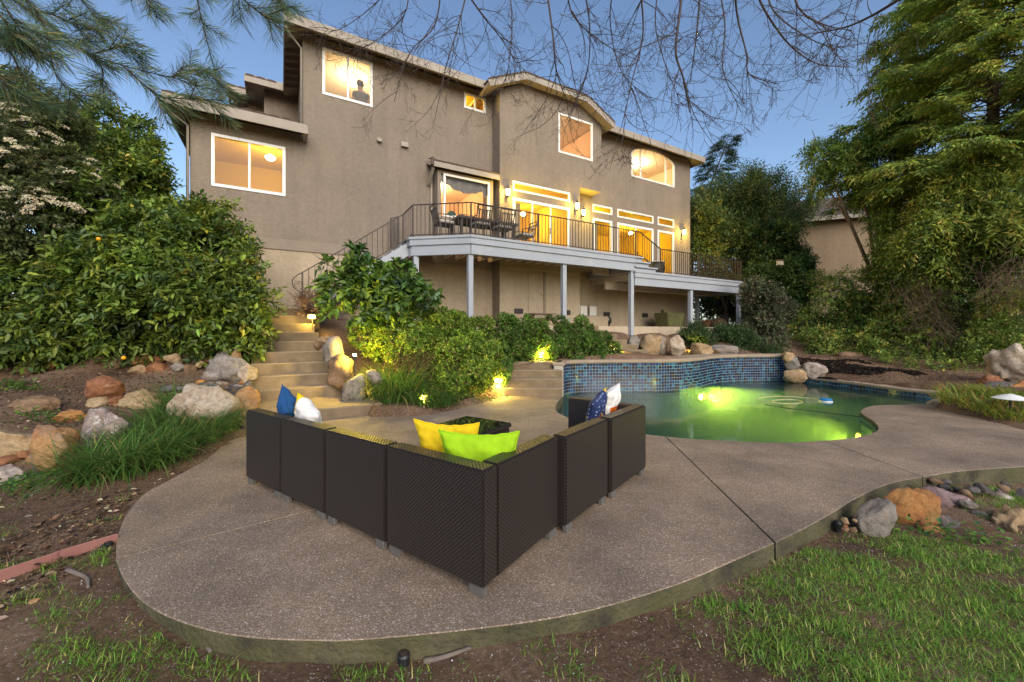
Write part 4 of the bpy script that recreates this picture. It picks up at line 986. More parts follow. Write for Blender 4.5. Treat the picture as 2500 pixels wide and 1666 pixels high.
mb = MB(); mb.box(-1.02, 1.02, -.47, -.45, .66, .73); mb.box(-1.02, 1.02, .455, .475, .66, .73); mb.box(-1.03, -1.0, -.46, .46, .66, .73); mb.box(1.0, 1.03, -.46, .46, .66, .73); mb.build('apron', M['cast'], tb)
for x in (-.92, .92):
    for y in (-.39, .39):
        mb = MB(); mb.box(x - .04, x + .04, y - .04, y + .04, 0, .70); mb.build('leg', M['cast'], tb, bevel=.008)
M['mesh_black'] = mat('mesh_black', (0.02, 0.018, 0.016), .5)
dr = thing('drum_table', 'round black mesh drum with a pale top on the lower deck', 'side table', hl(15.45, 1.75, LZ))
mb = MB(); mb.lathe([(.30, .05), (.36, .30), (.34, .58)], 20); mb.build('drum', M['mesh_black'], dr, smooth=True)
mb = MB(); mb.lathe([(.38, .585), (.38, .61), (.36, .62)], 20); mb.build('top', M['cushion'], dr)
for k in range(3):
    an = k*2.09; mb = MB(); mb.beam((.26*math.cos(an), .26*math.sin(an), 0), (.28*math.cos(an), .28*math.sin(an), .1), .03, .03); mb.build('foot', M['iron'], dr)
# ------------------------------------------------------------------ under the deck
TZ = 1.55
pb = thing('picnic_bench', 'small weathered wooden picnic bench under the deck by the basement door', 'bench', hl(10.0, 1.35, TZ), ANG)
M['old_wood'] = mat('old_wood', (0.17, 0.11, 0.075), .9, .3, 12)
for y, z, w in ((-.18, .42, .14), (0, .42, .14), (.18, .42, .14), (-.48, .24, .18)):
    mb = MB(); mb.box(-.5, .5, y - w/2, y + w/2, z, z + .035); mb.build('plank', M['old_wood'], pb, bevel=.004)
for x in (-.36, .36):
    mb = MB(); mb.beam((x, -.5, .02), (x, .1, .40), .05, .07); mb.beam((x, .35, .02), (x, -.1, .40), .05, .07); mb.box(x - .03, x + .03, -.52, .3, .20, .24); mb.build('trestle', M['old_wood'], pb)
eb = tag(MB().box(12.45, 13.9, -.62, -.06, TZ, 1.98).build('low_wall', M['stucco_base'], None, bevel=.01), 'low stucco block wall under the deck carrying two pale boxes', 'wall'); eb.location = (OX, OY, 0); eb.rotation_euler = (0, 0, ANG)
for s, lab in ((12.72, 'left pale utility box on the low block wall under the deck'), (13.22, 'right pale utility box on the low block wall under the deck')):
    b = thing('utility_box', lab, 'utility box', hl(s, .35, 1.985), ANG, 'pale boxes on the block wall')
    mb = MB(); mb.box(-.2, .2, -.10, .10, 0, .44); mb.build('case', M['fascia'], b, bevel=.01)
    mb = MB(); mb.box(-.18, .18, -.115, -.10, .03, .41); mb.build('door', mat('pale', (.55, .53, .48), .6), b, bevel=.004)
hr = thing('hose_reel', 'coiled dark garden hose hanging on the end of the low block wall', 'hose', hl(13.98, .45, TZ), ANG)
mb = MB()
for k in range(4): mb.tube([(0.06, .16*math.cos(a), .28 + .05*k*.2 + .16*math.sin(a)) for a in np.linspace(0, 6.28, 16)] if False else [(0.03 + .03*k, .15*math.cos(a), .27 + .15*math.sin(a)) for a in np.linspace(0, 6.28, 16)], .014, 5)
mb.build('coil', M['dark'], hr, smooth=True); mb = MB(); mb.box(0, .15, -.03, .03, 0, .27); mb.build('bracket', M['iron'], hr)
gb = thing('storage_bin', 'olive green tapered bin on the terrace under the lower deck', 'bin', hl(17.0, 1.2, TZ), ANG)
M['olive'] = mat('olive', (0.10, 0.10, 0.035), .7, .3, 5)
mb = MB(); mb.add([(-.45,-.3,0),(.45,-.3,0),(.45,.3,0),(-.45,.3,0),(-.6,-.38,.62),(.6,-.38,.62),(.6,.38,.62),(-.6,.38,.62)], [(0,3,2,1),(4,5,6,7),(0,1,5,4),(1,2,6,5),(2,3,7,6),(3,0,4,7)]); mb.build('body', M['olive'], gb, bevel=.03, seg=2)
mb = MB(); mb.box(-.45, -.2, -.1, .1, .62, .76); mb.build('lid_box', M['olive'], gb, bevel=.01)
tc_ = thing('watering_can', 'small turquoise watering can by the middle deck post', 'watering can', hl(10.6, 1.9, TZ), ANG)
M['turq'] = mat('turq', (0.05, 0.35, 0.33), .4)
mb = MB(); mb.lathe([(.10, 0), (.11, .02), (.10, .22), (.06, .25)], 14); mb.build('body', M['turq'], tc_, smooth=True)
mb = MB(); mb.tube([(.09, 0, .06), (.2, 0, .2), (.27, 0, .27)], [.02, .015, .02], 8); mb.build('spout', M['turq'], tc_, smooth=True)
mb = MB(); mb.tube([(-.1, 0, .05), (-.17, 0, .15), (-.1, 0, .26), (.0, 0, .28)], .01, 6); mb.build('handle', M['turq'], tc_, smooth=True)
# ------------------------------------------------------------------ person at the upper window
def person_window():
    p = thing('person', 'person in a grey shirt seated inside the upper left window, seen from behind', 'person', hl(4.22, -.30, 8.42), ANG + math.pi)
    # pelvis, torso, head, arms: one skinned body
    vs = [(0, 0, 0), (0, .01, .18), (.0, .02, .36), (.0, .02, .50), (.01, .01, .58), (.02, -.01, .66), (.02, -.015, .80),
          (-.17, .02, .46), (-.22, .0, .22), (-.16, -.14, .08), (.17, .02, .45), (.24, -.02, .22), (.20, -.15, .10), (-.11, -.25, -.02), (.11, -.25, -.02), (-.12, -.34, -.42), (.12, -.34, -.42)]
    rs = [.15, .14, .17, .12, .058, .085, .095, .065, .045, .035, .065, .045, .035, .085, .085, .05, .05]
    es = [(0,1),(1,2),(2,3),(3,4),(4,5),(5,6),(3,7),(7,8),(8,9),(3,10),(10,11),(11,12),(0,13),(0,14),(13,15),(14,16)]
    me = bpy.data.meshes.new('body'); me.from_pydata(vs, es, []); o = bpy.data.objects.new('body', me); COL.objects.link(o); o.parent = p
    md = o.modifiers.new('skin', 'SKIN'); me.skin_vertices[0].data[0].use_root = True
    for i, r in enumerate(rs): me.skin_vertices[0].data[i].radius = (r, r*.85 if i < 4 else r)
    sd = o.modifiers.new('sub', 'SUBSURF'); sd.levels = 2; sd.render_levels = 2
    me.materials.append(mat('skin_tone', (.45, .27, .18), .6))
    # shirt: a slightly larger torso shell
    me2 = bpy.data.meshes.new('shirt'); me2.from_pydata([vs[0], vs[1], vs[2], vs[3], vs[7], vs[10], (-.21, .0, .32), (.22, 0, .32)], [(0,1),(1,2),(2,3),(3,4),(4,6),(3,5),(5,7)], [])
    o2 = bpy.data.objects.new('shirt', me2); COL.objects.link(o2); o2.parent = p; o2.modifiers.new('skin', 'SKIN'); me2.skin_vertices[0].data[0].use_root = True
    for i, r in enumerate((.19, .175, .20, .14, .105, .105, .085, .085)): me2.skin_vertices[0].data[i].radius = (r, r*.88)
    s2 = o2.modifiers.new('sub', 'SUBSURF'); s2.levels = 2; s2.render_levels = 2; me2.materials.append(mat('grey_shirt', (.16, .155, .15), .9))
    mb = MB(); mb.lathe([(.0, .68), (.075, .70), (.112, .77), (.112, .84), (.07, .90), (.0, .915)], 14, .02, .012)
    mb.lathe([(.0, .74), (.035, .75), (.045, .78), (.03, .81), (.0, .82)], 10, .02, .105); mb.build('hair', mat('dark_hair', (.025, .018, .012), .7), p, smooth=True)
    mb = MB(); mb.lathe([(.0, .74), (.012, .75), (.0, .77)], 6, .02, -.115); mb.build('nose', mat('skin_tone_b', (.45, .27, .18), .6), p, smooth=True)
person_window()
# ------------------------------------------------------------------ wicker sectional
M['wicker'] = wicker('wicker', (0.040, 0.029, 0.024), (0.006, 0.005, 0.005))
M['wicker_flat'] = mat('wicker_flat', (0.03, 0.022, 0.019), .5)
M['foot'] = mat('foot', (0.11, 0.104, 0.095), .4, .1, 10)
M['seat_cushion'] = mat('seat_cushion', (0.40, 0.34, 0.27), .95, .06, 8, .2, 200)
N0 = Vector((-0.15, 2.085, 0)); LD = Vector((-0.822, 0.570, 0)); RD = Vector((0.614, 0.789, 0))
BH = .68
def module(label, org, xd, w, depth=.74, flip=False, corner=False, arm=False, skew=0.0, right_back=None):
    """one seat unit; local x runs along its back, local y into the seat"""
    rz = math.atan2(xd.y, xd.x); sg = -1 if flip else 1
    t = thing('sofa_module', label, 'sofa module', org, rz, 'dark wicker sectional modules around the coffee table')
    def part(name, x0, x1, y0, y1, z0, z1, m, bev=.012, seg=2):
        mb = MB(); mb.box(x0, x1, sg*y0, sg*y1, z0, z1); return mb.build(name, m, t, bevel=bev, seg=seg)
    g = .004
    # the back leans: its inner face slopes outward towards the top
    def slab(x0, x1, y0, y1b, y1t, z0, z1):
        mb = MB(); v = [(x0,sg*y0,z0),(x1,sg*y0,z0),(x1,sg*y1b,z0),(x0,sg*y1b,z0),(x0,sg*y0,z1),(x1,sg*y0,z1),(x1,sg*y1t,z1),(x0,sg*y1t,z1)]
        f = [(0,3,2,1),(4,5,6,7),(0,1,5,4),(1,2,6,5),(2,3,7,6),(3,0,4,7)]
        if flip: f = [q[::-1] for q in f]
        mb.add(v, f); return mb.build('back', M['wicker'], t, bevel=.013, seg=2)
    slab(g, w - g, 0, .17, .12, .055, BH)
    part('seat_base', g, w - g, .175, depth, .055, .29, M['wicker'])
    part('seat_cushion', g + .01, w - g - .01, .18, depth - .01, .293, .40, M['seat_cushion'], .03, 2)
    if corner:
        mb = MB(); mb.box(g, .125, sg*.176, sg*depth, .295, BH); mb.build('back', M['wicker'], t, bevel=.013, seg=2)
    if arm:
        mb = MB(); mb.box(w - .13, w - g, sg*.125, sg*(depth + .08), .295, BH - .004); mb.build('arm', M['wicker'], t, bevel=.013, seg=2)
        mb = MB(); mb.box(w - .13, w - g, sg*(depth + .001), sg*(depth + .08), .055, .294); mb.build('arm_front', M['wicker'], t, bevel=.01)
    for x in (.07, w - .07):
        for y in (.025, depth - .04):
            part('foot', x - .042, x + .042, y - .018, y + .018, 0, .053, M['foot'], .004, 1)
    return t
wl = [.80, .70, .66, .655]; pos = 0.0
labs = ['corner wicker sofa module nearest the camera', 'wicker sofa module left of the corner one', 'second wicker sofa module left of the corner, third from the far left end counted inward', 'far left end wicker sofa module beside the blue pillow']
labs[2] = 'wicker sofa module between the far left one and the one beside the corner'
for i, (w, lb) in enumerate(zip(wl, labs)):
    o = N0 + LD * (pos + w) if i else N0 + LD * w
    # left wing: x runs towards the corner so that y points inward
    module(lb, N0 + LD * pos, LD, w, flip=True) if i else None
    if i == 0:
        # corner unit: a full back on the left wing and a second back on the right wing
        t = thing('sofa_module', lb, 'sofa module', N0, math.atan2(LD.y, LD.x), 'dark wicker sectional modules around the coffee table')
        def bx(name, x0, x1, y0, y1, z0, z1, m, bev=.013): mb = MB(); mb.box(x0, x1, -y0, -y1, z0, z1); return mb.build(name, m, t, bevel=bev, seg=2)
        bx('back', .003, w - .004, 0, .125, .055, BH, M['wicker']); bx('back', .003, .125, .128, .835, .055, BH, M['wicker'])
        bx('seat_base', .13, w - .004, .13, .835, .055, .29, M['wicker']); bx('seat_cushion', .14, w - .01, .14, .82, .293, .40, M['seat_cushion'], .03)
        for x, y in ((.06, .03), (w - .07, .03), (.03, .77), (w - .07, .78)):
            bx('foot', x - .05 if y < .1 or x > .1 else x - .02, x + .05 if y < .1 or x > .1 else x + .02, y - .02 if y < .1 or x > .1 else y - .05, y + .02 if y < .1 or x > .1 else y + .05, 0, .053, M['foot'], .004)
    pos += w + .004
p1 = N0 + RD * .845
module('wicker sofa module right of the corner one', p1, RD, .70)
p2 = N0 + RD * 1.575 + LD * -.012
module('far right end wicker sofa module with the armrest by the pool', p2, Vector((0.628, 0.778, 0)), .80, arm=True)
# ------------------------------------------------------------------ coffee table
ct = thing('coffee_table', 'low wicker coffee table with a dark glass top', 'table', (-0.49, 4.41, 0), math.atan2(.832, .555))
mb = MB(); mb.box(-.36, .36, -.32, .32, .05, .315); mb.build('base', M['wicker'], ct, bevel=.012, seg=2)
mb = MB(); mb.box(-.385, .385, -.34, .34, .317, .352); mb.build('rim', M['wicker_flat'], ct, bevel=.012, seg=2)
M['black_glass'] = mat('black_glass', (0.012, 0.011, 0.010), .03, spec=.8)
mb = MB(); mb.box(-.375, .375, -.33, .33, .354, .362); mb.build('glass_top', M['black_glass'], ct, bevel=.002)
for x in (-.33, .33):
    for y in (-.29, .29):
        mb = MB(); mb.box(x - .03, x + .03, y - .03, y + .03, 0, .05); mb.build('foot', M['foot'], ct)
# ------------------------------------------------------------------ pillows
def fabric(name, col, var=.06): return mat(name, col, .92, var, 30, .25, 160, spec=.15, bdist=.003)
def pillow(label, loc, rot, w, h, th, mats, pipe=None, paint=None, seed=1):
    """soft square cushion: pinched corners, puckered rim, front and back cloth, piping"""
    R = random.Random(seed); n = 36; vs = []; t = thing('pillow', label, 'pillow', loc, 0, 'scatter pillows on the wicker sofa'); t.rotation_euler = rot
    fr = []; bk = []
    def pt(i, j, s):
        u = -1 + 2*i/n; v = -1 + 2*j/n
        e = (1 - abs(u)**2.6) * (1 - abs(v)**2.6)
        pin = 1 - .15 * (1 - v*v) * u*u * 1.0; pin2 = 1 - (.15 + .012*math.sin(17*u + seed)) * (1 - u*u) * v*v
        wr = .010 * math.sin(7*u + seed) * math.sin(5*v + 2*seed) + .012 * (max(abs(u), abs(v))**6) * math.sin(19*(u if abs(v) > abs(u) else v) + seed)
        wr += .016 * mnoise.noise(Vector((u*1.8 + seed*3.1, v*1.8, s*2.0))) + .007 * mnoise.noise(Vector((u*6 + seed, v*6, s*4.0)))
        z = s * (th/2 * max(0, e)**.55 + wr * max(0, e)**.35)
        return (u * w/2 * pin, v * h/2 * pin2, z)
    for s, store in ((1, fr), (-1, bk)):
        for j in range(n + 1):
            for i in range(n + 1): store.append(pt(i, j, s))
    for nm, vs, flip, m in (('front_cover', fr, False, mats[0]), ('back_cover', bk, True, mats[1])):
        fs = []; mi = []; ms = m if isinstance(m, (list, tuple)) else [m]
        for j in range(n):
            for i in range(n):
                q = (j*(n+1)+i, j*(n+1)+i+1, (j+1)*(n+1)+i+1, (j+1)*(n+1)+i); fs.append(q[::-1] if flip else q)
                mi.append(paint((i+.5)/n, (j+.5)/n, nm) if paint and len(ms) > 1 else 0)
        mb = MB(); mb.v = vs; mb.f = fs; mb.m = mi; mb.build(nm, ms, t, smooth=True)
    if pipe:
        rim = [pt(i, 0, 1) for i in range(n)] + [pt(n, j, 1) for j in range(n)] + [pt(i, n, 1) for i in range(n, 0, -1)] + [pt(0, j, 1) for j in range(n, 0, -1)]
        mb = MB(); mb.tube(rim + [rim[0]], .006, 6, caps=False); mb.build('piping', pipe, t, smooth=True)
    return t
lime = fabric('lime_cloth', (0.30, 0.52, 0.015)); yel = fabric('yellow_cloth', (0.72, 0.50, 0.015)); navy = fabric('navy_cloth', (0.012, 0.028, 0.10)); denim = fabric('denim_cloth', (0.018, 0.075, 0.20))
whit = fabric('white_cloth', (0.72, 0.70, 0.66)); oran = fabric('orange_cloth', (0.62, 0.13, 0.008)); teal_c = fabric('teal_cloth', (0.05, 0.33, 0.24)); coral = fabric('coral_cloth', (0.60, 0.12, 0.08))
dots = mat('dotted_navy', (0.014, 0.03, 0.11), .9); nt, nd, lk = nodes_of(dots); b = nd['Principled BSDF']
tc = nd.new('ShaderNodeTexCoord'); vo = nd.new('ShaderNodeTexVoronoi'); vo.inputs['Scale'].default_value = 26; vo.inputs['Randomness'].default_value = .35; lk.new(tc.outputs['Object'], vo.inputs['Vector'])
rp = nd.new('ShaderNodeValToRGB'); rp.color_ramp.elements[0].position = .22; rp.color_ramp.elements[1].position = .30; rp.color_ramp.elements[0].color = (.22, .28, .45, 1); rp.color_ramp.elements[1].color = (.013, .026, .10, 1)
lk.new(vo.outputs['Distance'], rp.inputs['Fac']); lk.new(rp.outputs['Color'], b.inputs['Base Color'])
rad = math.radians
def stand(face_deg, lean, roll=0):
    """rotation of a pillow standing with its front towards a compass direction (0 = away from the camera, +Y), leaning back"""
    return (Matrix.Rotation(rad(-face_deg), 4, 'Z') @ Matrix.Rotation(rad(90 + lean), 4, 'X') @ Matrix.Rotation(rad(180), 4, 'Y') @ Matrix.Rotation(rad(roll), 4, 'Z')).to_euler()
pillow('lime green pillow standing in the sofa corner', (-0.20, 2.50, .575), stand(4, 14), .50, .47, .15, (lime, lime), lime, seed=2)
pillow('yellow pillow with a navy dotted front, left of the lime one', (-0.44, 2.76, .575), stand(14, 12), .48, .46, .13, (dots, yel), yel, seed=3)
pillow('blue pillow at the far left end of the sofa', (-2.10, 3.76, .66), stand(62, 14, 38), .36, .36, .17, (denim, denim), denim, seed=4)
def flagp(u, v, nm): return 1 if (v < .52 and u < .62) else (2 if u > .80 else 0)
pillow('white, orange and yellow pillow beside the blue one', (-1.84, 3.60, .62), stand(40, 16, 32), .37, .37, .16, ([whit, oran, yel], [whit, oran, yel]), None, flagp, seed=5)
def sail(u, v, nm): return 1 if (v < .58 and .1 < u < .9) else 0
pillow('white and orange pillow against the right arm of the sofa', (0.98, 4.02, .66), stand(-62, 16, -6), .43, .40, .15, ([whit, oran], [whit, oran]), None, sail, seed=6)
def patt(u, v, nm):
    if nm == 'back_cover': return 0
    return 3 if u > .86 else (2 if (v < .35 and u < .3) else (4 if (.25 < v < .5 and .28 < u < .46) else (1 if (.45 < v < .5 + .3*u and u < .5 and int((u+v)*22) % 3 == 0) else 0)))
pillow('navy patterned pillow with teal, coral and yellow patches on the right wing', (0.80, 3.78, .64), stand(118, -14, 14), .38, .38, .13, ([dots, yel, teal_c, yel, coral], [dots, yel, teal_c, yel, coral]), None, lambda u, v, nm: patt(u, v, 'front_cover'), seed=7)

# ------------------------------------------------------------------ garden lamps
M['lens_hot'] = emit('lens_hot', (1.0, 0.66, 0.20), 16.0); M['bronze'] = mat('bronze', (0.05, 0.04, 0.03), .5)
def hit(px, py, Y, h):
    """walk along the sight line near distance Y until the ground lies h below it"""
    for k in range(80):
        y = Y * (.8 + .006 * k); q = dp(px, py, y)
        if q.z - gzz(q.x, q.y) <= h: return q
    return dp(px, py, Y)
def path_light(p, label, rz=0, power=1.6):
    t = thing('path_light', label, 'garden lamp', p, rz, 'low louvred garden lamps')
    mb = MB(); mb.tube([(0, 0, -.30), (0, 0, -.05)], .012, 6); mb.build('stake', M['bronze'], t)
    mb = MB(); mb.box(-.10, .10, -.05, .05, .035, .05); mb.box(-.10, .10, .03, .05, -.05, .035); mb.box(-.10, -.085, -.05, .03, -.05, .035); mb.box(.085, .10, -.05, .03, -.05, .035); mb.box(-.085, .085, -.05, .03, -.055, -.045); mb.build('housing', M['bronze'], t)
    mb = MB(); mb.box(-.083, .083, .005, .028, -.04, .03); mb.build('lens', M['lens_hot'], t)
    mb = MB(); mb.box(-.09, .09, -.054, -.02, -.012, -.004); mb.build('louvre', M['white'], t)
    lamp('path_lamp', (0, -.09, -.03), power, (1.0, 0.72, 0.12), .04, t)
for px, py, Y, lb in ((763, 773, 9.55, 'lit louvred lamp at the top right of the garden steps'), (1033, 970, 6.9, 'lit louvred lamp in the grass clump by the garden steps'), (1218, 928, 8.45, 'lit louvred lamp at the foot of the hedge by the pool steps'),
                  (1502, 850, 11.35, 'lit louvred lamp where the hedge meets the terrace steps'), (1690, 850, 12.75, 'lit louvred lamp among the boulders behind the blue wall')):
    path_light(hit(px, py, Y, .10), lb, power=38 if Y < 9 else 22)
def spot_up(p, label, power, stick=.35):
    t = thing('spot_lamp', label, 'garden lamp', p, 0, 'bare bright garden spot lamps')
    mb = MB(); mb.tube([(0, 0, -stick), (0, 0, -.04)], .012, 6); mb.build('stake', M['bronze'], t)
    mb = MB(); mb.lathe([(.02, -.05), (.035, -.03), (.042, .03), (.045, .04)], 10); mb.build('housing', M['bronze'], t)
    mb = MB(); mb.lathe([(.0, .0), (.032, .01), (.036, .03), (.028, .062), (.0, .072)], 12); mb.build('lens', emit('lens_spot', (1.0, .75, .30), 130), t, smooth=True)
    lamp('spot_light', (0, 0, .12), power, (1.0, 0.72, 0.08), .04, t)
spot_up(dp(866, 874, 7.35), 'bright bare spot lamp on a stake in front of the tall boulder', 62, .5)
spot_up(dp(1321, 876, 10.0), 'bright bare spot lamp at the top of the pool steps', 62, .06)
sl = thing('path_light', 'unlit mushroom path light with a white cap in the spiky plants', 'garden lamp', dp(2468, 972, 6.35), 0)
mb = MB(); mb.lathe([(.20, -.02), (.21, -.01), (.10, .04), (.0, .07)], 18); mb.build('cap', M['white'], sl); mb = MB(); mb.tube([(0, 0, -.5), (0, 0, -.02)], .018, 8); mb.build('stem', M['bronze'], sl)
# pool lamps
def pool_light(p, label, target, power, color):
    t = thing('pool_light', label, 'pool light', p); d = (Vector(target) - Vector(p)); t.rotation_euler = d.to_track_quat('Z', 'Y').to_euler()
    mb = MB(); mb.lathe([(.14, -.03), (.14, .0), (.11, .012)], 18); mb.build('rim', M['foot'], t); mb = MB(); mb.lathe([(.105, .012), (.08, .03), (.0, .04)], 18); mb.build('lens', emit('pool_lens', color, 14), t)
    lamp('pool_lamp', (0, 0, .16), power, color, .09, t, 'SPOT', (math.pi, 0, 0), rad(165), 1.0)
pool_light((5.78, 11.55, -.52), 'glowing round light under water on the blue tiled wall', (5.9, 8.5, -.9), 580, (1.0, .80, .05))
pool_light((6.10, 6.98, -.50), 'glowing round light under water below the rounded patio edge', (4.6, 7.5, -.8), 90, (1.0, .84, .04))
# ------------------------------------------------------------------ things on the pool
fl = thing('pool_float', 'blue and white round chlorine float on the pool', 'pool float', gz(2016, 981, WZ))
mb = MB(); mb.lathe([(.09, -.06), (.125, -.02), (.125, .02), (.115, .03)], 20); mb.build('base', M['white'], fl, smooth=True)
mb = MB(); mb.lathe([(.125, .031), (.13, .045), (.12, .065), (.08, .075), (.0, .078)], 20); mb.build('cap', mat('float_blue', (.01, .18, .42), .4), fl, smooth=True)
M['hose'] = mat('hose', (0.45, 0.42, 0.25), .5)
pts = [gz(x, y, WZ + .004) for x, y in ((2004, 976), (1960, 971), (1900, 968), (1860, 971), (1850, 977), (1880, 983), (1930, 986), (1960, 983), (1945, 977), (1905, 976), (1885, 980), (1905, 984))]
tag(MB().tube(spline(pts, 6), .009, 6).build('pool_hose', M['hose'], smooth=True), 'thin pale cleaner hose looping on the pool water near the float', 'hose')
pts = [gz(x, y, WZ + .004) for x, y in ((1868, 988), (1930, 998), (2000, 1006), (2060, 1013), (2100, 1018))]
tag(MB().tube(spline(pts, 4), .007, 6).build('pool_rope', M['dark'], smooth=True), 'dark rope lying straight across the pool towards the rounded edge', 'rope')
# ------------------------------------------------------------------ sprinklers, edging board
def sprinkler(p, h, label):
    t = thing('sprinkler', label, 'sprinkler', p, 0, 'black pop-up sprinkler heads')
    mb = MB(); mb.lathe([(.024, -.08), (.024, h*.55), (.028, h*.56), (.028, h*.9), (.022, h)], 14); mb.build('body', mat('sprinkler_black', (.015, .016, .018), .45), t)
    mb = MB(); mb.lathe([(.018, h), (.018, h + .006), (.008, h + .008)], 12); mb.build('nozzle', M['iron'], t)
for px, py, z, h, lb in ((2045, 1308, -.16, .11, 'black sprinkler pipe beside the grey boulder at the patio edge'), (986, 1640, -.15, .085, 'black sprinkler head in the dirt below the front of the patio'), (263, 1343, -.06, .05, 'squat sprinkler head where the pink board meets the patio')):
    sprinkler(gz(px, py, z), h, lb)
M['board'] = mat('board', (0.27, 0.115, 0.095), .7, .12, 3, .15, 40, v2=((.30, .2, .16), 3, .6, .9))
a = gz(284, 1303, .03); b_ = gz(0, 1392, .03); c_ = b_ + (b_ - a).normalized() * 1.6
mb = MB(); path = spline([a, a.lerp(b_, .5) + Vector((-.01, .01, 0)), b_, c_], 6)
L = [p + Vector((.012, .006, 0)) for p in path]; R_ = [p - Vector((.012, .006, 0)) for p in path]
mb.prism([(p.x, p.y) for p in L + R_[::-1]], -.2, .03)
tag(mb.build('edging_board', M['board'], bevel=.004), 'faded pink plastic edging board running into the patio edge', 'edging board')
# ------------------------------------------------------------------ boulders and stones
RM = {
 'tan': rockmat('rock_tan', (0.38, 0.26, 0.14), (0.50, 0.38, 0.23), (0.20, 0.13, 0.075), 4),
 'gold': rockmat('rock_gold', (0.42, 0.24, 0.10), (0.52, 0.36, 0.18), (0.26, 0.12, 0.07), 3, lichen=((0.24, 0.20, 0.16), 5, .54, .70)),
 'red': rockmat('rock_red', (0.27, 0.115, 0.055), (0.36, 0.18, 0.09), (0.15, 0.06, 0.035), 3, veins=((0.42, 0.28, 0.18), 9, .60, .66)),
 'grey': rockmat('rock_grey', (0.27, 0.235, 0.20), (0.38, 0.33, 0.28), (0.13, 0.115, 0.10), 4, veins=((0.30, 0.18, 0.09), 4, .56, .68)),
 'pinkgrey': rockmat('rock_pinkgrey', (0.36, 0.28, 0.24), (0.52, 0.44, 0.38), (0.19, 0.145, 0.13), 5, veins=((0.58, 0.52, 0.46), 8, .56, .62)),
 'quartz': rockmat('rock_quartz', (0.46, 0.37, 0.275), (0.62, 0.55, 0.45), (0.27, 0.19, 0.12), 4, veins=((0.10, 0.08, 0.07), 11, .60, .68)),
 'orange': rockmat('rock_orange', (0.40, 0.185, 0.06), (0.46, 0.27, 0.11), (0.24, 0.10, 0.045), 3, lichen=((0.33, 0.27, 0.12), 4, .55, .66)),
 'slate': rockmat('rock_slate', (0.135, 0.12, 0.115), (0.21, 0.19, 0.18), (0.065, 0.06, 0.06), 6, veins=((0.30, 0.20, 0.10), 5, .60, .70)),
 'purple': rockmat('rock_purple', (0.23, 0.15, 0.145), (0.33, 0.24, 0.23), (0.12, 0.08, 0.085), 5, veins=((0.50, 0.42, 0.39), 8, .57, .62)),
 'brown': rockmat('rock_brown', (0.24, 0.15, 0.085), (0.34, 0.225, 0.13), (0.12, 0.075, 0.045), 4),
}
def rock_mesh(w, d, h, seed, cuts=5, rough=.10, sub=3, sharp=.0):
    R = random.Random(seed); bm = bmesh.new(); bmesh.ops.create_icosphere(bm, subdivisions=sub, radius=1.0)
    planes = []
    for k in range(cuts + 5):
        v = Vector((R.gauss(0, 1), R.gauss(0, 1), R.gauss(0, .8))).normalized(); planes.append((v, R.uniform(.55, .85)))
    off = Vector((R.uniform(-50, 50), R.uniform(-50, 50), R.uniform(-50, 50)))
    for v in bm.verts:
        c = v.co
        sx = (abs(c.x)**2.6 + abs(c.y)**2.6 + abs(c.z)**2.6) ** (1/2.6); c = c / sx          # squarer than a ball
        for n_, q in planes:
            e = c.dot(n_) - q
            if e > 0: c = c - n_ * e * .96
        rg = 1 - abs(mnoise.noise(c * 2.2 - off)) * 2
        k = 1 + rough * mnoise.noise(c * 1.3 + off) * 1.8 + rough * .9 * mnoise.noise(c * 3.1 + off) + rough * .5 * mnoise.noise(c * 7.0 + off) - rough * .9 * max(0, rg - .55)
        v.co = Vector((c.x * w/2 * k, c.y * d/2 * k, c.z * h/2 * k))
    me = bpy.data.meshes.new('rock'); bm.to_mesh(me); bm.free()
    me.polygons.foreach_set('use_smooth', [True] * len(me.polygons)); return me
ROCK_N = [0]
def rock(label, box, Y, kind, depth=1.0, tilt=0.0, cuts=5, rough=.10, name='boulder', sink=.12, group=None, sub=3, turn=None):
    """boulder whose outline fills a pixel box at distance Y"""
    x0, y0, x1, y1 = box; ROCK_N[0] += 1; k = ROCK_N[0]
    w = (x1 - x0) * Y / F_PX; h = (y1 - y0) * Y / F_PX
    h2 = h * (1 + sink); d = (w + h) / 2 * depth
    me = rock_mesh(w, d, h2, k * 13 + 5, cuts, rough * 1.5, 4 if (sub == 3 and (x1 - x0) > 70) else sub); me.materials.append(RM[kind])
    c = dp((x0 + x1) / 2, (y0 + y1) / 2, Y + d * .30); s_ = (Y + d * .30) / Y
    o = bpy.data.objects.new(name, me); COL.objects.link(o); o.location = (c.x, c.y, c.z - h * sink / 2)
    o.rotation_euler = (0, math.radians(tilt), random.uniform(-.25, .25) if turn is None else turn); o.scale = (s_, s_, s_)
    return tag(o, label, 'boulder' if w > .35 else 'stone', group)
rock('tan oblong boulder at the left picture edge, leaning on the golden one', (-30, 1045, 102, 1112), 4.15, 'tan', 1.0, 4)
rock('tall golden boulder with rusty base in the left rock wall', (72, 1018, 190, 1165), 3.95, 'gold', .7, -14, 7)
rock('big pinkish grey boulder behind the left grass clump', (185, 996, 340, 1110), 4.6, 'pinkgrey', .8, 4)
rock('brown oval boulder half buried in the left bed', (22, 966, 140, 1026), 5.15, 'brown', .8, -8)
rock('flat orange slab lying above the golden boulder', (135, 999, 207, 1026), 4.9, 'orange', 1.0, -8, sink=.3)
rock('round red boulder perched on top of two stones', (218, 916, 302, 970), 5.6, 'red', .9, 3, 4, .07)
rock('square brown block under the perched red boulder', (213, 966, 272, 1004), 5.5, 'tan', .9, 0, 7)
rock('upper of two small red stones beside the brown block', (272, 967, 303, 985), 5.5, 'red', 1, 0, name='stone')
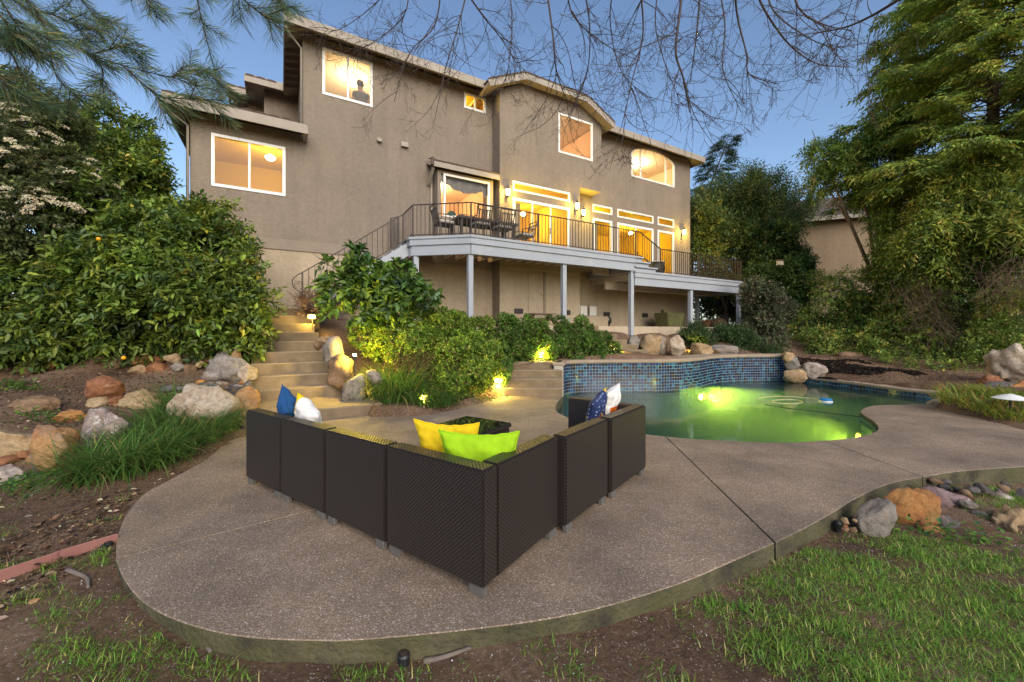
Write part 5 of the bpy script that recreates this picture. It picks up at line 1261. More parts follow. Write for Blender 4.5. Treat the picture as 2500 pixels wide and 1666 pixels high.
rock('lower of two small red stones beside the brown block', (267, 983, 303, 1002), 5.5, 'red', 1, 0, name='stone')
rock('blocky tan boulder between the red stones and the white boulder', (300, 949, 394, 1012), 5.45, 'tan', .9, -5, 7)
rock('large white quartz boulder beside the sofa and left grass clump', (400, 948, 574, 1072), 5.3, 'quartz', .75, 12, 5, .09)
rock('small pale stone at the lower left picture edge', (-30, 1132, 46, 1205), 3.65, 'pinkgrey', .9, 10)
rock('small pointed red stone under the tan oblong boulder', (46, 1096, 78, 1120), 4.15, 'red', 1, 0, 7, name='stone')
rock('low red slab at the left edge below the oblong boulder', (-20, 1112, 50, 1140), 4.05, 'red', 1, 0, name='stone')
rock('large grey boulder against the left side of the garden steps', (498, 873, 622, 940), 7.15, 'grey', .8, 4, 6)
rock('rough pale boulder stuck to the grey one at the garden steps', (578, 884, 624, 938), 6.95, 'quartz', .9, 0, 6, .18)
rock('dark craggy boulder below the grey one at the garden steps', (545, 930, 640, 992), 6.5, 'slate', .8, 0, 6, .2)
rock('rust and grey boulder at the lower left corner of the garden steps', (572, 948, 642, 1014), 6.2, 'gold', .9, 8, 6)
rock('brown pillar stone on top of the grey boulder', (560, 852, 597, 896), 7.4, 'brown', 1, -10)
rock('round red boulder in the upper stone row under the citrus', (356, 880, 412, 918), 7.5, 'red', .9, 0, 4, .06)
rock('long flat red stone in the upper row under the citrus', (318, 868, 394, 892), 7.7, 'red', .6, -3)
rock('tan wedge stone left of the round red boulder', (316, 892, 362, 912), 7.5, 'tan', .8, -8)
rock('tan rounded slab right of the round red boulder', (400, 864, 453, 888), 7.6, 'tan', .8, 3)
rock('grey stone right of the round red boulder', (420, 885, 453, 908), 7.5, 'grey', .9, 0)
rock('upright brown stone next to the grey stone in the upper row', (450, 881, 479, 926), 7.4, 'brown', .9, -6)
rock('tan slab leaning left in the upper row', (258, 871, 303, 899), 7.6, 'tan', .8, -22)
rock('long brown stone leaning steeply in the upper row', (222, 856, 290, 912), 7.7, 'brown', .5, -38, 4)
rock('brown block half hidden under the left bushes', (40, 886, 92, 920), 7.4, 'brown', .9, 0, 7)
rock('ochre slab at the left edge under the bushes', (-10, 888, 26, 914), 7.3, 'tan', .9, -15)
rock('low red stone under the middle of the left bushes', (98, 878, 152, 902), 7.5, 'red', .8, 0)
rock('small red stone in the upper row near the steps', (497, 868, 524, 888), 7.6, 'red', .9, -20, name='stone')
rock('small tan stone under the upright brown one', (476, 880, 498, 896), 7.5, 'tan', .9, 0, name='stone')
rock('grey pointed stone on the slope above the grey boulder', (522, 855, 560, 874), 7.6, 'grey', .9, 0, 7, name='stone')
rr = random.Random(11)
for k in range(5):
    x = 392 + k*27; rock('thin dark slate slab in the stack behind the white boulder', (x, 940 - k*1.5 + rr.uniform(-3, 3), x + 44, 956 - k*1.5), 5.75 + .1*k, 'slate', 1.2, rr.uniform(-6, 2), 4, .06, 'slate_slab', group='slate slabs behind the white boulder', sub=2)
for k in range(9):
    x = rr.uniform(470, 590); y = rr.uniform(926, 948)
    rock('small rubble stone between the slate stack and the garden steps', (x, y, x + rr.uniform(12, 22), y + rr.uniform(9, 14)), 6.3, rr.choice(['grey', 'tan', 'slate', 'orange']), 1, rr.uniform(-20, 20), 5, .1, 'stone', group='rubble stones beside the garden steps', sub=2)
for k in range(14):
    x = rr.uniform(10, 520); y = rr.uniform(868, 886)
    rock('small brown rubble stone under the left bushes', (x, y, x + rr.uniform(16, 30), y + rr.uniform(10, 18)), 8.0, rr.choice(['brown', 'red', 'tan']), 1, rr.uniform(-20, 20), 5, .1, 'stone', group='rubble stones under the left bushes', sub=2)
# right of the garden steps
rock('tall smooth boulder right of the garden steps behind the spot lamp', (788, 822, 852, 890), 7.65, 'grey', .8, -12, 4, .06)
rock('craggy brown boulder below the tall smooth one', (800, 862, 868, 940), 7.4, 'brown', .8, -10, 6, .16)
rock('grey streaked boulder at the foot of the garden steps by the grass clump', (832, 912, 898, 984), 7.0, 'grey', .8, 14, 6)
rock('small rough boulder behind the centre grass clump', (893, 902, 940, 942), 7.15, 'pinkgrey', .9, 0, 6, .16)
rock('small round stone beside the middle of the garden steps', (767, 831, 790, 856), 7.9, 'brown', .9, 0, 4, name='stone')
rock('flat tan stone above the tall smooth boulder', (770, 820, 822, 838), 8.0, 'tan', .9, 0)
# behind the blue wall
rock('pale leaning boulder right of the terrace steps', (1563, 812, 1616, 868), 12.6, 'tan', .8, 16, 5)
rock('grey boulder tucked behind the pale leaning one', (1590, 819, 1633, 868), 12.9, 'grey', .8, 10)
rock('speckled white boulder in the middle behind the blue wall', (1632, 821, 1679, 868), 12.7, 'quartz', .8, 0, 6, .14)
rock('low grey stone beside the terrace steps', (1528, 820, 1568, 850), 12.9, 'grey', .8, 0)
rock('flattened brown boulder beside the lamp behind the blue wall', (1684, 837, 1738, 869), 12.9, 'tan', .8, 6, 4, .05)
rock('flattened grey boulder right of the brown one behind the blue wall', (1735, 837, 1798, 869), 13.1, 'grey', .8, 6, 4, .05)
rock('flat grey stone on the walk at the foot of the terrace steps', (1545, 864, 1602, 872), 11.9, 'slate', .6, 0, 3, .05, sink=.6)
rock('small boulder on top of the right end of the blue wall', (1906, 855, 1942, 882), 12.2, 'tan', .9, 0)
rock('mossy boulder under the small one at the end of the blue wall', (1918, 872, 1958, 908), 12.1, 'grey', .9, 0)
rock('olive boulder at the water line by the end of the blue wall', (1918, 896, 1966, 932), 11.9, 'tan', .9, 0)
rock('round pale boulder right of the stack at the end of the blue wall', (1958, 884, 2016, 930), 11.75, 'pinkgrey', .9, 10)
rock('little stone between the boulders at the end of the blue wall', (1953, 900, 1975, 925), 12.4, 'grey', 1, 0, name='stone')
# right side
rock('tall standing pale stone at the right picture edge', (2430, 845, 2520, 940), 9.7, 'quartz', .7, 8, 6, .14)
rock('low red stone at the foot of the standing stone', (2385, 916, 2440, 940), 9.8, 'red', .9, 0)
rock('flat grey slab in front of the standing stone', (2372, 932, 2484, 964), 9.2, 'slate', .7, 0, 5)
rock('orange slab under the standing stone', (2450, 930, 2530, 958), 9.1, 'orange', .8, 0)
rock('pale rock at the pool end of the patio beside the spiky plants', (2276, 958, 2362, 1002), 7.5, 'pinkgrey', .8, 4, 6)
rock('grey slab rock leaning against the patio edge by the sprinkler', (2074, 1212, 2192, 1340), 2.98, 'grey', .55, 30, 7, .07)
rock('big cracked orange boulder at the right patio edge', (2132, 1187, 2290, 1318), 3.25, 'orange', .7, 18, 6, .09)
rock('low orange ledge stone in front of the cracked boulder', (2230, 1280, 2316, 1312), 3.1, 'orange', .8, 8, 5)
rock('purple veined flat rock right of the orange boulder', (2242, 1196, 2362, 1262), 3.55, 'purple', .7, 16, 6, .06)
rock('grey brown rock below the purple one', (2276, 1250, 2344, 1302), 3.2, 'slate', .8, 18, 6)
rock('lumpy tan rock in the lawn at the right picture edge', (2412, 1243, 2530, 1330), 3.15, 'tan', .8, -4, 5, .2)
rock('pink flat rock in the grass at the right', (2414, 1204, 2482, 1248), 3.65, 'pinkgrey', .8, 14, 7)
rock('pale round rock at the right edge above the pink one', (2478, 1190, 2520, 1245), 3.7, 'pinkgrey', .9, 0)
rock('small bluish stone under the purple rock', (2342, 1222, 2382, 1242), 3.45, 'grey', 1, 6, name='stone')
rock('small slate stone in the grass right of the grey brown rock', (2374, 1248, 2410, 1270), 3.35, 'slate', 1, 10, name='stone')
rock('small white stone beside the lumpy tan rock', (2426, 1250, 2456, 1272), 3.4, 'quartz', 1, 0, name='stone')
for k in range(16):
    x = rr.uniform(2245, 2450); y = rr.uniform(1166, 1205)
    rock('dark slate chip in the rubble under the right patio edge', (x, y, x + rr.uniform(24, 46), y + rr.uniform(12, 22)), 3.75 + rr.uniform(-.15, .15), rr.choice(['slate', 'slate', 'grey', 'purple', 'brown']), 1, rr.uniform(-15, 40), 6, .06, 'slate_chip', group='slate rubble under the patio edge', sub=2)
for k in range(5):
    x = rr.uniform(2050, 2085); y = rr.uniform(1250, 1315)
    rock('small brown rubble stone beside the sprinkler at the patio edge', (x, y, x + rr.uniform(12, 24), y + rr.uniform(10, 18)), 2.95, rr.choice(['brown', 'red', 'tan']), 1, rr.uniform(-20, 20), 5, .1, 'stone', group='rubble stones beside the sprinkler', sub=2)
# split log
M['log'] = mat('log', (0.20, 0.12, 0.07), .9, .35, 9, .6, 30)
lg = thing('log', 'short split log lying at the foot of the ivy bank', 'log', dp(2075, 871, 14.4), 0.1)
mb = MB(); mb.tube([(-.42, 0, 0), (-.1, .0, .01), (.12, 0, 0), (.42, 0, -.01)], [.17, .18, .17, .16], 12); mb.build('trunk_piece', M['log'], lg, smooth=True)
# ------------------------------------------------------------------ plants
rng = np.random.default_rng(5)
def unit(a): return a / (np.linalg.norm(a, axis=-1, keepdims=True) + 1e-9)
def leaf_arrays(P, A, Nn, L, Wd, fold=.22, curl=.18, simple=False):
    """one folded six-point leaf per row"""
    A = unit(A); S = unit(np.cross(A, Nn)); Nn = np.cross(S, A); L = L[:, None]; Wd = Wd[:, None]
    up = Nn * Wd * fold
    if simple:
        V = np.stack([P, P + A*L*.45 + S*Wd*.5 + up, P + A*L - Nn*L*curl, P + A*L*.45 - S*Wd*.5 + up], 1); n = len(P)
        return V.reshape(-1, 3), np.arange(n)[:, None]*4 + np.array([[0, 1, 2, 3]])
    V = np.stack([P, P + A*L*.30 + S*Wd*.48 + up, P + A*L*.68 + S*Wd*.38 + up - Nn*L*curl*.4, P + A*L - Nn*L*curl, P + A*L*.68 - S*Wd*.38 + up - Nn*L*curl*.4, P + A*L*.30 - S*Wd*.48 + up], 1)
    n = len(P); b = np.arange(n)[:, None] * 6
    Fc = np.concatenate([b + np.array([[0, 1, 2, 3]]), b + np.array([[0, 3, 4, 5]])], 1).reshape(-1, 4)
    return V.reshape(-1, 3), Fc
def palette(n, cols, var=.18, gain=1.8):
    """leaf colours: cols = [(weight, rgb)]"""
    w = np.array([c[0] for c in cols], float); C = np.array([c[1] for c in cols])
    k = rng.choice(len(cols), n, p=w / w.sum()); c = C[k] * gain * (1 + rng.normal(0, var, (n, 1))) * (1 + rng.normal(0, var*.3, (n, 3)))
    return np.clip(c, .003, .9)
def blobs_px(lst):
    """(px, py, distance, radius[, squash]) -> centres and radii"""
    return [(dp(b[0], b[1], b[2]), b[3], b[4] if len(b) > 4 else 1.0) for b in lst]
def crown_points(blobs, n, clumps=9, cr=.42, shell=(.55, 1.05)):
    """twig starts on clumps spread over each blob, with outward directions"""
    cc = []; rr_ = []; oo = []
    for c, r, sq in blobs:
        k = max(3, int(clumps))
        v = unit(rng.normal(size=(k, 3))); rad = r * rng.uniform(.45, .85, (k, 1)); p = np.array(c)[None] + v * rad * np.array([1, 1, sq])
        cc.append(p); rr_.append(r * cr * rng.uniform(.7, 1.25, k)); oo.append(np.repeat(np.array(c)[None], k, 0))
    cc = np.concatenate(cc); rr_ = np.concatenate(rr_); oo = np.concatenate(oo)
    pick = rng.choice(len(cc), n, p=rr_**2 / (rr_**2).sum()); v = unit(rng.normal(size=(n, 3)))
    out = unit(cc[pick] - oo[pick]); v = unit(v + out * .6)
    P = cc[pick] + v * (rr_[pick] * rng.uniform(shell[0], shell[1], n))[:, None]
    return P, unit(v + out * .5), pick
def sprays(blobs, n_twig, per, leaf, width, tlen, cols, droop=0.0, up=.25, spread=.9, clumps=9, cr=.42, var=.18, shell=(.55, 1.05), flat=0.0, curl=.18, clumpvar=.16, simple=True, gain=1.8):
    P, O, pick = crown_points(blobs, n_twig, clumps, cr, shell)
    Dr = unit(O + rng.normal(0, .45, O.shape) + np.array([0, 0, up - droop]))
    t = (np.arange(per) + .5) / per
    T = Dr[:, None, :] * (t[None, :, None] * tlen * rng.uniform(.6, 1.3, (n_twig, 1, 1)))
    T[:, :, 2] -= droop * (t**2)[None] * tlen
    Q = P[:, None, :] + T
    S = unit(np.cross(Dr, rng.normal(size=Dr.shape)))[:, None, :]; sg = np.where(np.arange(per) % 2 == 0, 1, -1)[None, :, None]
    A = unit(Dr[:, None, :] * .75 + S * sg * spread + rng.normal(0, .25, Q.shape) - np.array([0, 0, droop * .5]))
    Nn = unit(np.array([0, 0, 1.0]) * (1 + flat) + rng.normal(0, .6, Q.shape) + O[:, None, :] * .4)
    n = n_twig * per; base = np.repeat(palette(n_twig, cols, var*.6, gain), per, 0)
    shade = 1 + rng.normal(0, clumpvar, pick.max() + 1); base = base * np.repeat(shade[pick], per)[:, None]
    C = np.clip(base * (1 + rng.normal(0, var, (n, 1))), .003, .9)
    L = leaf * rng.uniform(.65, 1.25, n); W_ = width * rng.uniform(.75, 1.2, n)
    V, Fc = leaf_arrays(Q.reshape(-1, 3), A.reshape(-1, 3), Nn.reshape(-1, 3), L, W_, curl=curl, simple=simple)
    return V, Fc, (C if simple else np.repeat(C, 2, 0))
def merge(parts):
    Vs, Fs, Cs, o = [], [], [], 0
    for V, Fc, C in parts: Vs.append(V); Fs.append(Fc + o); Cs.append(C); o += len(V)
    return np.concatenate(Vs), np.concatenate(Fs), np.concatenate(Cs)
def leaf_obj(name, arrs, m, parent, origin=(0, 0, 0), smooth=False):
    V, Fc, C = arrs; me = np_mesh(name, V - np.array(origin)[None], Fc, m, C, smooth)
    o = bpy.data.objects.new(name, me); COL.objects.link(o); o.parent = parent; o['kind'] = 'stuff'; return o
def limbs(parent, base, blobs, r0, m, origin, name='trunk', wob=.12, sides=7):
    """woody stem from the base forking to every blob"""
    R = random.Random(int(base[0]*1000)); base = Vector(base); mb = MB()
    fork = base + (sum((b[0] for b in blobs), Vector()) / len(blobs) - base) * .35
    mb.tube([base - Vector((0, 0, .15)) - origin, base.lerp(fork, .5) + Vector((R.uniform(-wob, wob)*.5, R.uniform(-wob, wob)*.5, 0)) - origin, fork - origin], [r0*1.15, r0*.95, r0*.8], sides)
    for c, r, sq in blobs:
        mid = fork.lerp(c, .5) + Vector((R.uniform(-wob, wob), R.uniform(-wob, wob), R.uniform(0, wob)))
        mb.tube([fork - origin, mid - origin, c - origin, c + (c - mid)*.5 - origin], [r0*.6, r0*.4, r0*.22, r0*.08], 5)
    return mb.build(name, m, parent, smooth=True)
M['bark'] = mat('bark', (0.13, 0.085, 0.055), .95, .3, 9, .6, 40); M['bark_grey'] = mat('bark_grey', (0.15, 0.12, 0.10), .95, .3, 9, .6, 40); M['twig_dark'] = mat('twig_dark', (0.052, 0.036, 0.030), .9, .2, 6)
M['leaf'] = foliage('leaf'); M['leaf_gloss'] = foliage('leaf_gloss', .32, .42, spec=.35); M['needle'] = foliage('needle', .25, .5)
CIT = [(4, (.060, .095, .016)), (4, (.090, .130, .020)), (2, (.14, .17, .025)), (.2, (.26, .22, .03)), (3, (.045, .075, .022))]
# --- left: citrus thicket
def plant(name, label, cat, base, group=None): return thing(name, label, cat, base, 0, group)
cb = blobs_px([(560, 700, 8.2, .55), (565, 790, 7.9, .48), (490, 640, 8.4, .85), (420, 625, 8.5, 1.0), (330, 640, 8.2, 1.1), (220, 690, 7.9, 1.1), (110, 730, 7.7, 1.0), (0, 730, 7.5, 1.1), (440, 740, 8.0, .95), (330, 770, 7.8, .75), (180, 800, 7.6, .65), (510, 570, 8.7, .55), (250, 570, 8.3, 1.0),
   (520, 780, 7.9, .7), (60, 830, 7.4, .5), (430, 560, 8.8, .55), (630, 735, 8.1, .2), (600, 640, 8.4, .22), (560, 580, 8.6, .24), (480, 530, 8.8, .28), (615, 810, 7.9, .24), (585, 850, 7.8, .2)])
citrus = plant('citrus_thicket', 'dense glossy citrus thicket left of the garden steps', 'bush', (-6.6, 8.4, 1.0))
O_ = Vector(citrus.location)
leaf_obj('foliage', merge([sprays(cb, 8800, 7, .14, .062, .34, CIT, .12, .25, clumps=15, cr=.31, simple=False, gain=1.85, clumpvar=.24, var=.2), sprays(cb, 1500, 7, .13, .062, .34, CIT, .05, .3, clumps=10, cr=.28, shell=(.1, .8))]), M['leaf_gloss'], citrus, O_)
limbs(citrus, (-6.6, 8.5, 1.0), cb, .09, M['bark'], O_)
sp = [(dp(505 + 12*k, 512 - 5.5*k, 8.2), .09, 1.0) for k in range(5)]
leaf_obj('shoot', sprays(sp, 26, 5, .12, .055, .2, CIT, 0, .5, clumps=3), M['leaf_gloss'], citrus, O_)
M['fruit'] = mat('fruit', (.72, .33, .01), .5, .1, 8, .2, 120)
fm = MB(); fm.lathe([(.0, -.036), (.02, -.032), (.034, -.015), (.037, .0), (.034, .016), (.02, .032), (.0, .036)], 12)
fme = fm.mesh('orange'); fme.materials.append(M['fruit']); fme.polygons.foreach_set('use_smooth', [True]*len(fme.polygons))
p = dp(241, 584, 7.15); inst(fme, 'orange', citrus, p - O_)
for x, y, Y, lb in ((302, 874, 7.2, 'fallen orange on the stone row under the citrus'), (497, 842, 7.6, 'fallen orange behind the stones near the steps, left one'), (513, 848, 7.6, 'fallen orange behind the stones near the steps, right one')):
    o = inst(fme, 'orange', None, dp(x, y, Y)); tag(o, lb, 'orange')
# --- citrus tree rising above the thicket
tb_ = blobs_px([(300, 320, 9.6, .55), (280, 400, 9.4, .85), (315, 430, 9.6, .6), (240, 340, 9.5, .6), (340, 500, 9.6, .6), (310, 480, 9.3, .9), (230, 470, 9.2, .8)])
ctree = plant('citrus_tree', 'upright citrus tree rising behind the thicket near the house corner', 'tree', (-8.6, 9.7, 1.2)); O_ = Vector(ctree.location)
leaf_obj('crown', sprays(tb_, 4200, 7, .125, .055, .32, CIT, .05, .45, clumps=10, cr=.34, gain=2.1), M['leaf_gloss'], ctree, O_); limbs(ctree, (-8.6, 9.7, 1.2), tb_, .09, M['bark'], O_)
# --- flowering shrub at the far left
vb_ = blobs_px([(60, 330, 7.9, .8), (150, 380, 8.0, .8), (70, 440, 7.6, .8), (-20, 400, 7.5, .8), (190, 470, 7.9, .55), (20, 520, 7.3, .7), (110, 560, 7.4, .6), (-30, 560, 7.2, .7), (40, 260, 8.2, .6)])
vib = plant('flowering_shrub', 'tall shrub with flat cream flower heads at the left picture edge', 'bush', (-8.6, 7.8, .9)); O_ = Vector(vib.location)
VIB = [(4, (.045, .062, .022)), (3, (.07, .085, .03)), (1, (.10, .12, .04))]
leaf_obj('foliage', sprays(vb_, 5200, 7, .085, .045, .26, VIB, .1, .2, clumps=12, cr=.36), M['leaf'], vib, O_); limbs(vib, (-8.6, 7.8, .9), vb_, .07, M['bark'], O_)
FLW = [(3, (.56, .46, .33)), (2, (.46, .36, .24)), (1, (.62, .54, .42))]
def flower_heads(blobs, n, per, size, rad_):
    P, O, pick = crown_points(blobs, n * 6, 12, .36, (1.0, 1.1)); keep = (O[:, 2] > .05) & (P[:, 1] < np.median(P[:, 1]) + .5); P, O = P[keep][:n], O[keep][:n]; n = len(P)
    a = rng.uniform(0, 6.283, (n, per)); r = rad_ * np.sqrt(rng.uniform(0, 1, (n, per)))
    up = unit(O + np.array([0, 0, 1.2])); s = unit(np.cross(up, rng.normal(size=up.shape))); t = np.cross(up, s)
    Q = P[:, None] + up[:, None]*.20 + s[:, None]*(r*np.cos(a))[..., None] + t[:, None]*(r*np.sin(a))[..., None] - up[:, None]*((r/rad_)**2*.03)[..., None]
    A = unit(rng.normal(size=Q.shape)); Nn = np.repeat(up[:, None], per, 1) + rng.normal(0, .2, Q.shape); m_ = n*per
    V, Fc = leaf_arrays(Q.reshape(-1, 3), A.reshape(-1, 3), Nn.reshape(-1, 3), size*rng.uniform(.7, 1.2, m_), size*rng.uniform(.7, 1.1, m_))
    return V, Fc, np.repeat(palette(m_, FLW, .12), 2, 0)
leaf_obj('flower_heads', flower_heads(vb_, 420, 44, .026, .085), M['leaf'], vib, O_)
# --- bare twiggy trees
def twig_tree(start, direction, length, r, level, out, R, gravity=0.0, curve=.25, kids=(4, 7), shrink=(.35, .6), step=.12, ang=(.5, 1.1), minr=.0012, kink=.12):
    """recursive branch; out collects (points, radii)"""
    n = max(3, int(length / step)); p = Vector(start); d = Vector(direction).normalized(); pts = [p.copy()]; bend = Vector((R.gauss(0, 1), R.gauss(0, 1), R.gauss(0, 1))) * curve
    for i in range(n):
        d = (d + bend * (1.0/n) + Vector((R.gauss(0, kink), R.gauss(0, kink), R.gauss(0, kink))) + Vector((0, 0, -gravity/n))).normalized(); p = p + d * (length / n); pts.append(p.copy())
    out.append((pts, [max(minr, r * (1 - .75*i/n)) for i in range(n + 1)]))
    if level <= 0: return
    for k in range(R.randint(*kids)):
        f = R.uniform(.15, .98); i = min(n - 1, int(f * n)); b = pts[i].lerp(pts[i+1], f*n - i); t = (pts[i+1] - pts[i]).normalized()
        s = t.orthogonal().normalized(); s.rotate(Matrix.Rotation(R.uniform(0, 6.283), 3, t)); a = R.uniform(*ang)
        twig_tree(b, t*math.cos(a) + s*math.sin(a), length * R.uniform(*shrink) * (1.15 - .5*f), r * (1 - .7*f) * .6, level - 1, out, R, gravity, curve, kids, shrink, step, ang, minr, kink)
def twig_obj(name, out, m, parent, origin, sides=3, stuff=True):
    mb = MB(); origin = Vector(origin)
    for pts, rs in out: mb.tube([q - origin for q in pts], rs, 5 if rs[0] > .012 else sides, caps=False)
    o = mb.build(name, m, parent, smooth=True)
    if stuff: o['kind'] = 'stuff'
    return o
R = random.Random(21)
bt = plant('blossom_tree', 'thin bare tree budding behind the citrus at the left house corner', 'tree', (-10.3, 13.0, 1.6)); O_ = Vector(bt.location); out = []
for a, l in ((Vector((.05, 0, 1)), 5.2), (Vector((.28, -.1, 1)), 4.6), (Vector((-.3, .05, 1)), 4.8), (Vector((.45, .1, .8)), 3.6), (Vector((-.5, -.1, .9)), 4.6), (Vector((-.1, .2, 1)), 5.6)): twig_tree(O_ + Vector((0, 0, .3)), a, l, .045, 3, out, R, -.15, .3, (5, 8), (.3, .5), .2)
twig_obj('branches', out, M['bark_grey'], bt, O_)
tips = np.array([list(p) for pts, rs in out if rs[0] < .012 for p in pts[1:]]); tips = tips[rng.choice(len(tips), min(len(tips), 5000), replace=False)]
V, Fc = leaf_arrays(tips, unit(rng.normal(size=tips.shape)), unit(rng.normal(size=tips.shape)), rng.uniform(.03, .055, len(tips)), rng.uniform(.02, .035, len(tips)))
leaf_obj('buds', (V, Fc, np.repeat(palette(len(tips), [(2, (.30, .27, .17)), (2, (.20, .22, .09)), (1, (.42, .38, .34))]), 2, 0)), M['leaf'], bt, O_)
tk = MB(); tk.tube([Vector((0, 0, -.3)), Vector((.02, 0, .6)), Vector((.1, 0, 1.4))], [.10, .085, .06], 8); tk.build('trunk', M['bark_grey'], bt, smooth=True)
# overhead bare tree: limbs come down into view from above
bare = plant('bare_tree', 'bare hanging winter branches of a tree overhead', 'tree', (3.2, 5.6, 8.4)); O_ = Vector(bare.location); out = []
mains = [[(1791, -60), (1800, 40), (1822, 130), (1830, 182), (1902, 206)], [(1868, -60), (1880, 10), (1914, 52), (1980, 96), (2047, 124)], [(1668, -60), (1661, 20), (1650, 126), (1668, 190), (1684, 275)], [(1712, -60), (1705, 40), (1695, 130), (1684, 206)],
 [(1840, -40), (1868, 27), (1929, 111), (1998, 157), (2076, 163)], [(2225, -20), (2130, 38), (2060, 68), (1986, 82)], [(960, -40), (926, 0), (880, 40), (826, 73), (787, 66)], [(1080, -60), (1062, 60), (1000, 130), (962, 250)], [(1150, -60), (1120, 60), (1090, 160), (1060, 300)],
 [(1240, -60), (1250, 60), (1235, 190), (1190, 250)], [(1330, -60), (1350, 90), (1360, 180), (1390, 262)], [(1420, -60), (1440, 70), (1430, 190), (1380, 300)], [(1500, -60), (1490, 60), (1520, 180), (1600, 250)], [(1560, -60), (1570, 80), (1545, 190), (1520, 300)],
 [(1610, -60), (1600, 60), (1625, 160), (1660, 245)], [(1750, -60), (1770, 60), (1765, 170), (1810, 275)], [(1930, -60), (1950, 20), (2010, 60), (2080, 75)], [(1000, -60), (985, 40), (900, 110), (850, 120)], [(1110, -60), (1180, 40), (1220, 90), (1270, 170)], [(1380, -60), (1400, 40), (1480, 110), (1560, 150)]]
for i, ml in enumerate(mains):
    Y = 6.2 + 1.6*math.sin(i*2.3); pts = [dp(x, y, Y + .5*math.sin(j + i)) for j, (x, y) in enumerate(ml)]; pts = spline(pts, 5); r0 = .013 + .006*(i < 6)
    out.append((pts, [r0 * (1 - .72*j/len(pts)) for j in range(len(pts))]))
    for k in range(13):
        j = R.randint(2, len(pts) - 2); t = (pts[j+1] - pts[j]).normalized(); s = t.orthogonal().normalized(); s.rotate(Matrix.Rotation(R.uniform(0, 6.283), 3, t)); s.y *= .5; a = R.uniform(.35, .95)
        twig_tree(pts[j], t*math.cos(a) + s*math.sin(a), R.uniform(.5, 1.25), .006, 2, out, R, .35, .9, (2, 5), (.3, .6), .09, (.4, 1.0), .0021, .07)
    out.append(([pts[0] + Vector((0, 0, 0)), pts[0].lerp(O_, .4) + Vector((0, 0, .5)), O_], [r0, .03, .06]))
twig_obj('branches', out, M['twig_dark'], bare, O_)
# --- pine boughs hanging in from the upper left, close to the camera
pine = plant('pine_tree', 'long needled pine boughs hanging in at the upper left', 'tree', (-2.6, 1.9, 3.6)); O_ = Vector(pine.location); out = []; tw = []
pl = [[(-60, -60), (60, 20), (200, 120), (300, 160), (420, 190), (540, 225)], [(470, -60), (490, 40), (515, 140), (535, 215)], [(540, -50), (620, 20), (690, 75)], [(40, -40), (110, 70), (135, 180), (190, 240)], [(150, -60), (215, 20), (250, 60)], [(330, -60), (385, 45)], [(300, 160), (380, 230), (430, 240), (545, 245)],
      [(-60, 40), (20, 120), (60, 200)], [(-40, -60), (40, 60), (90, 150)], [(200, 120), (250, 170), (240, 235)], [(-60, 150), (0, 190), (40, 240)], [(60, 20), (140, 40), (205, 75)], [(420, 190), (470, 170), (520, 178)], [(230, 130), (300, 115), (350, 130)], [(-60, -20), (10, 50), (30, 110)], [(660, -40), (690, 20)]]
for i, ml in enumerate(pl):
    Y = 2.35 + .35*math.sin(i*1.7) if i not in (7, 8, 10, 14) else 1.75; pts = spline([dp(x, y, Y + .06*j) for j, (x, y) in enumerate(ml)], 6); n = len(pts)
    out.append((pts, [.006*(1 - .6*j/n) for j in range(n)])); tw.append(pts)
    for k in range(7):
        j = R.randint(1, n - 2); t = (pts[j+1] - pts[j]).normalized(); s = t.orthogonal().normalized(); s.rotate(Matrix.Rotation(R.uniform(0, 6.283), 3, t))
        q = pts[j] + (t*.6 + s*.8) * R.uniform(.06, .16); tw.append([pts[j], pts[j].lerp(q, .5), q]); out.append(([pts[j], q], [.003, .002]))
P = []; A = []
for pts in tw:
    for a, b in zip(pts[:-1], pts[1:]):
        L = (b - a).length; k = max(2, int(L / .0018)); t = np.array((b - a).normalized()); f = rng.uniform(0, 1, (k, 1)); P.append(np.array(a)[None]*(1-f) + np.array(b)[None]*f)
        r_ = unit(rng.normal(size=(k, 3))); r_ = unit(r_ - (r_ @ t)[:, None]*t); A.append(unit(t*.75 + r_*rng.uniform(.5, 1.0, (k, 1)) + np.array([0, 0, -.12])))
P = np.concatenate(P); A = np.concatenate(A); nn = len(P); L = rng.uniform(.06, .12, nn)[:, None]; S = unit(np.cross(A, rng.normal(size=A.shape))) * .0008
V = np.stack([P - S, P + S, P + A*L*.6 + S*.8 + np.array([0, 0, -.003]), P + A*L + np.array([0, 0, -.010])], 1).reshape(-1, 3); b = np.arange(nn)[:, None]*4
leaf_obj('needles', (V, b + np.array([[0, 1, 2, 3]]), palette(nn, [(3, (.035, .06, .038)), (3, (.05, .085, .04)), (1, (.10, .12, .03)), (.7, (.12, .085, .03))], .2)), M['needle'], pine, O_)
twig_obj('twigs', out, M['twig_dark'], pine, O_)
# --- dead round shrub by the stair rail
db = plant('dead_shrub', 'round reddish brown leafless shrub beside the stair railing', 'bush', dp(775, 770, 9.9)); O_ = Vector(db.location); out = []
for k in range(95):
    d = Vector((R.gauss(0, .7), R.gauss(0, .7), abs(R.gauss(.5, .5)) + .1)).normalized(); twig_tree(O_ + Vector((R.uniform(-.1, .1), R.uniform(-.1, .1), 0)), d, R.uniform(.5, .95), .006, 2, out, R, -.2, .5, (3, 6), (.25, .5), .1, (.4, .9), .0025)
twig_obj('twigs', out, mat('dead_twig', (.085, .045, .034), .95, .3, 5), db, O_)
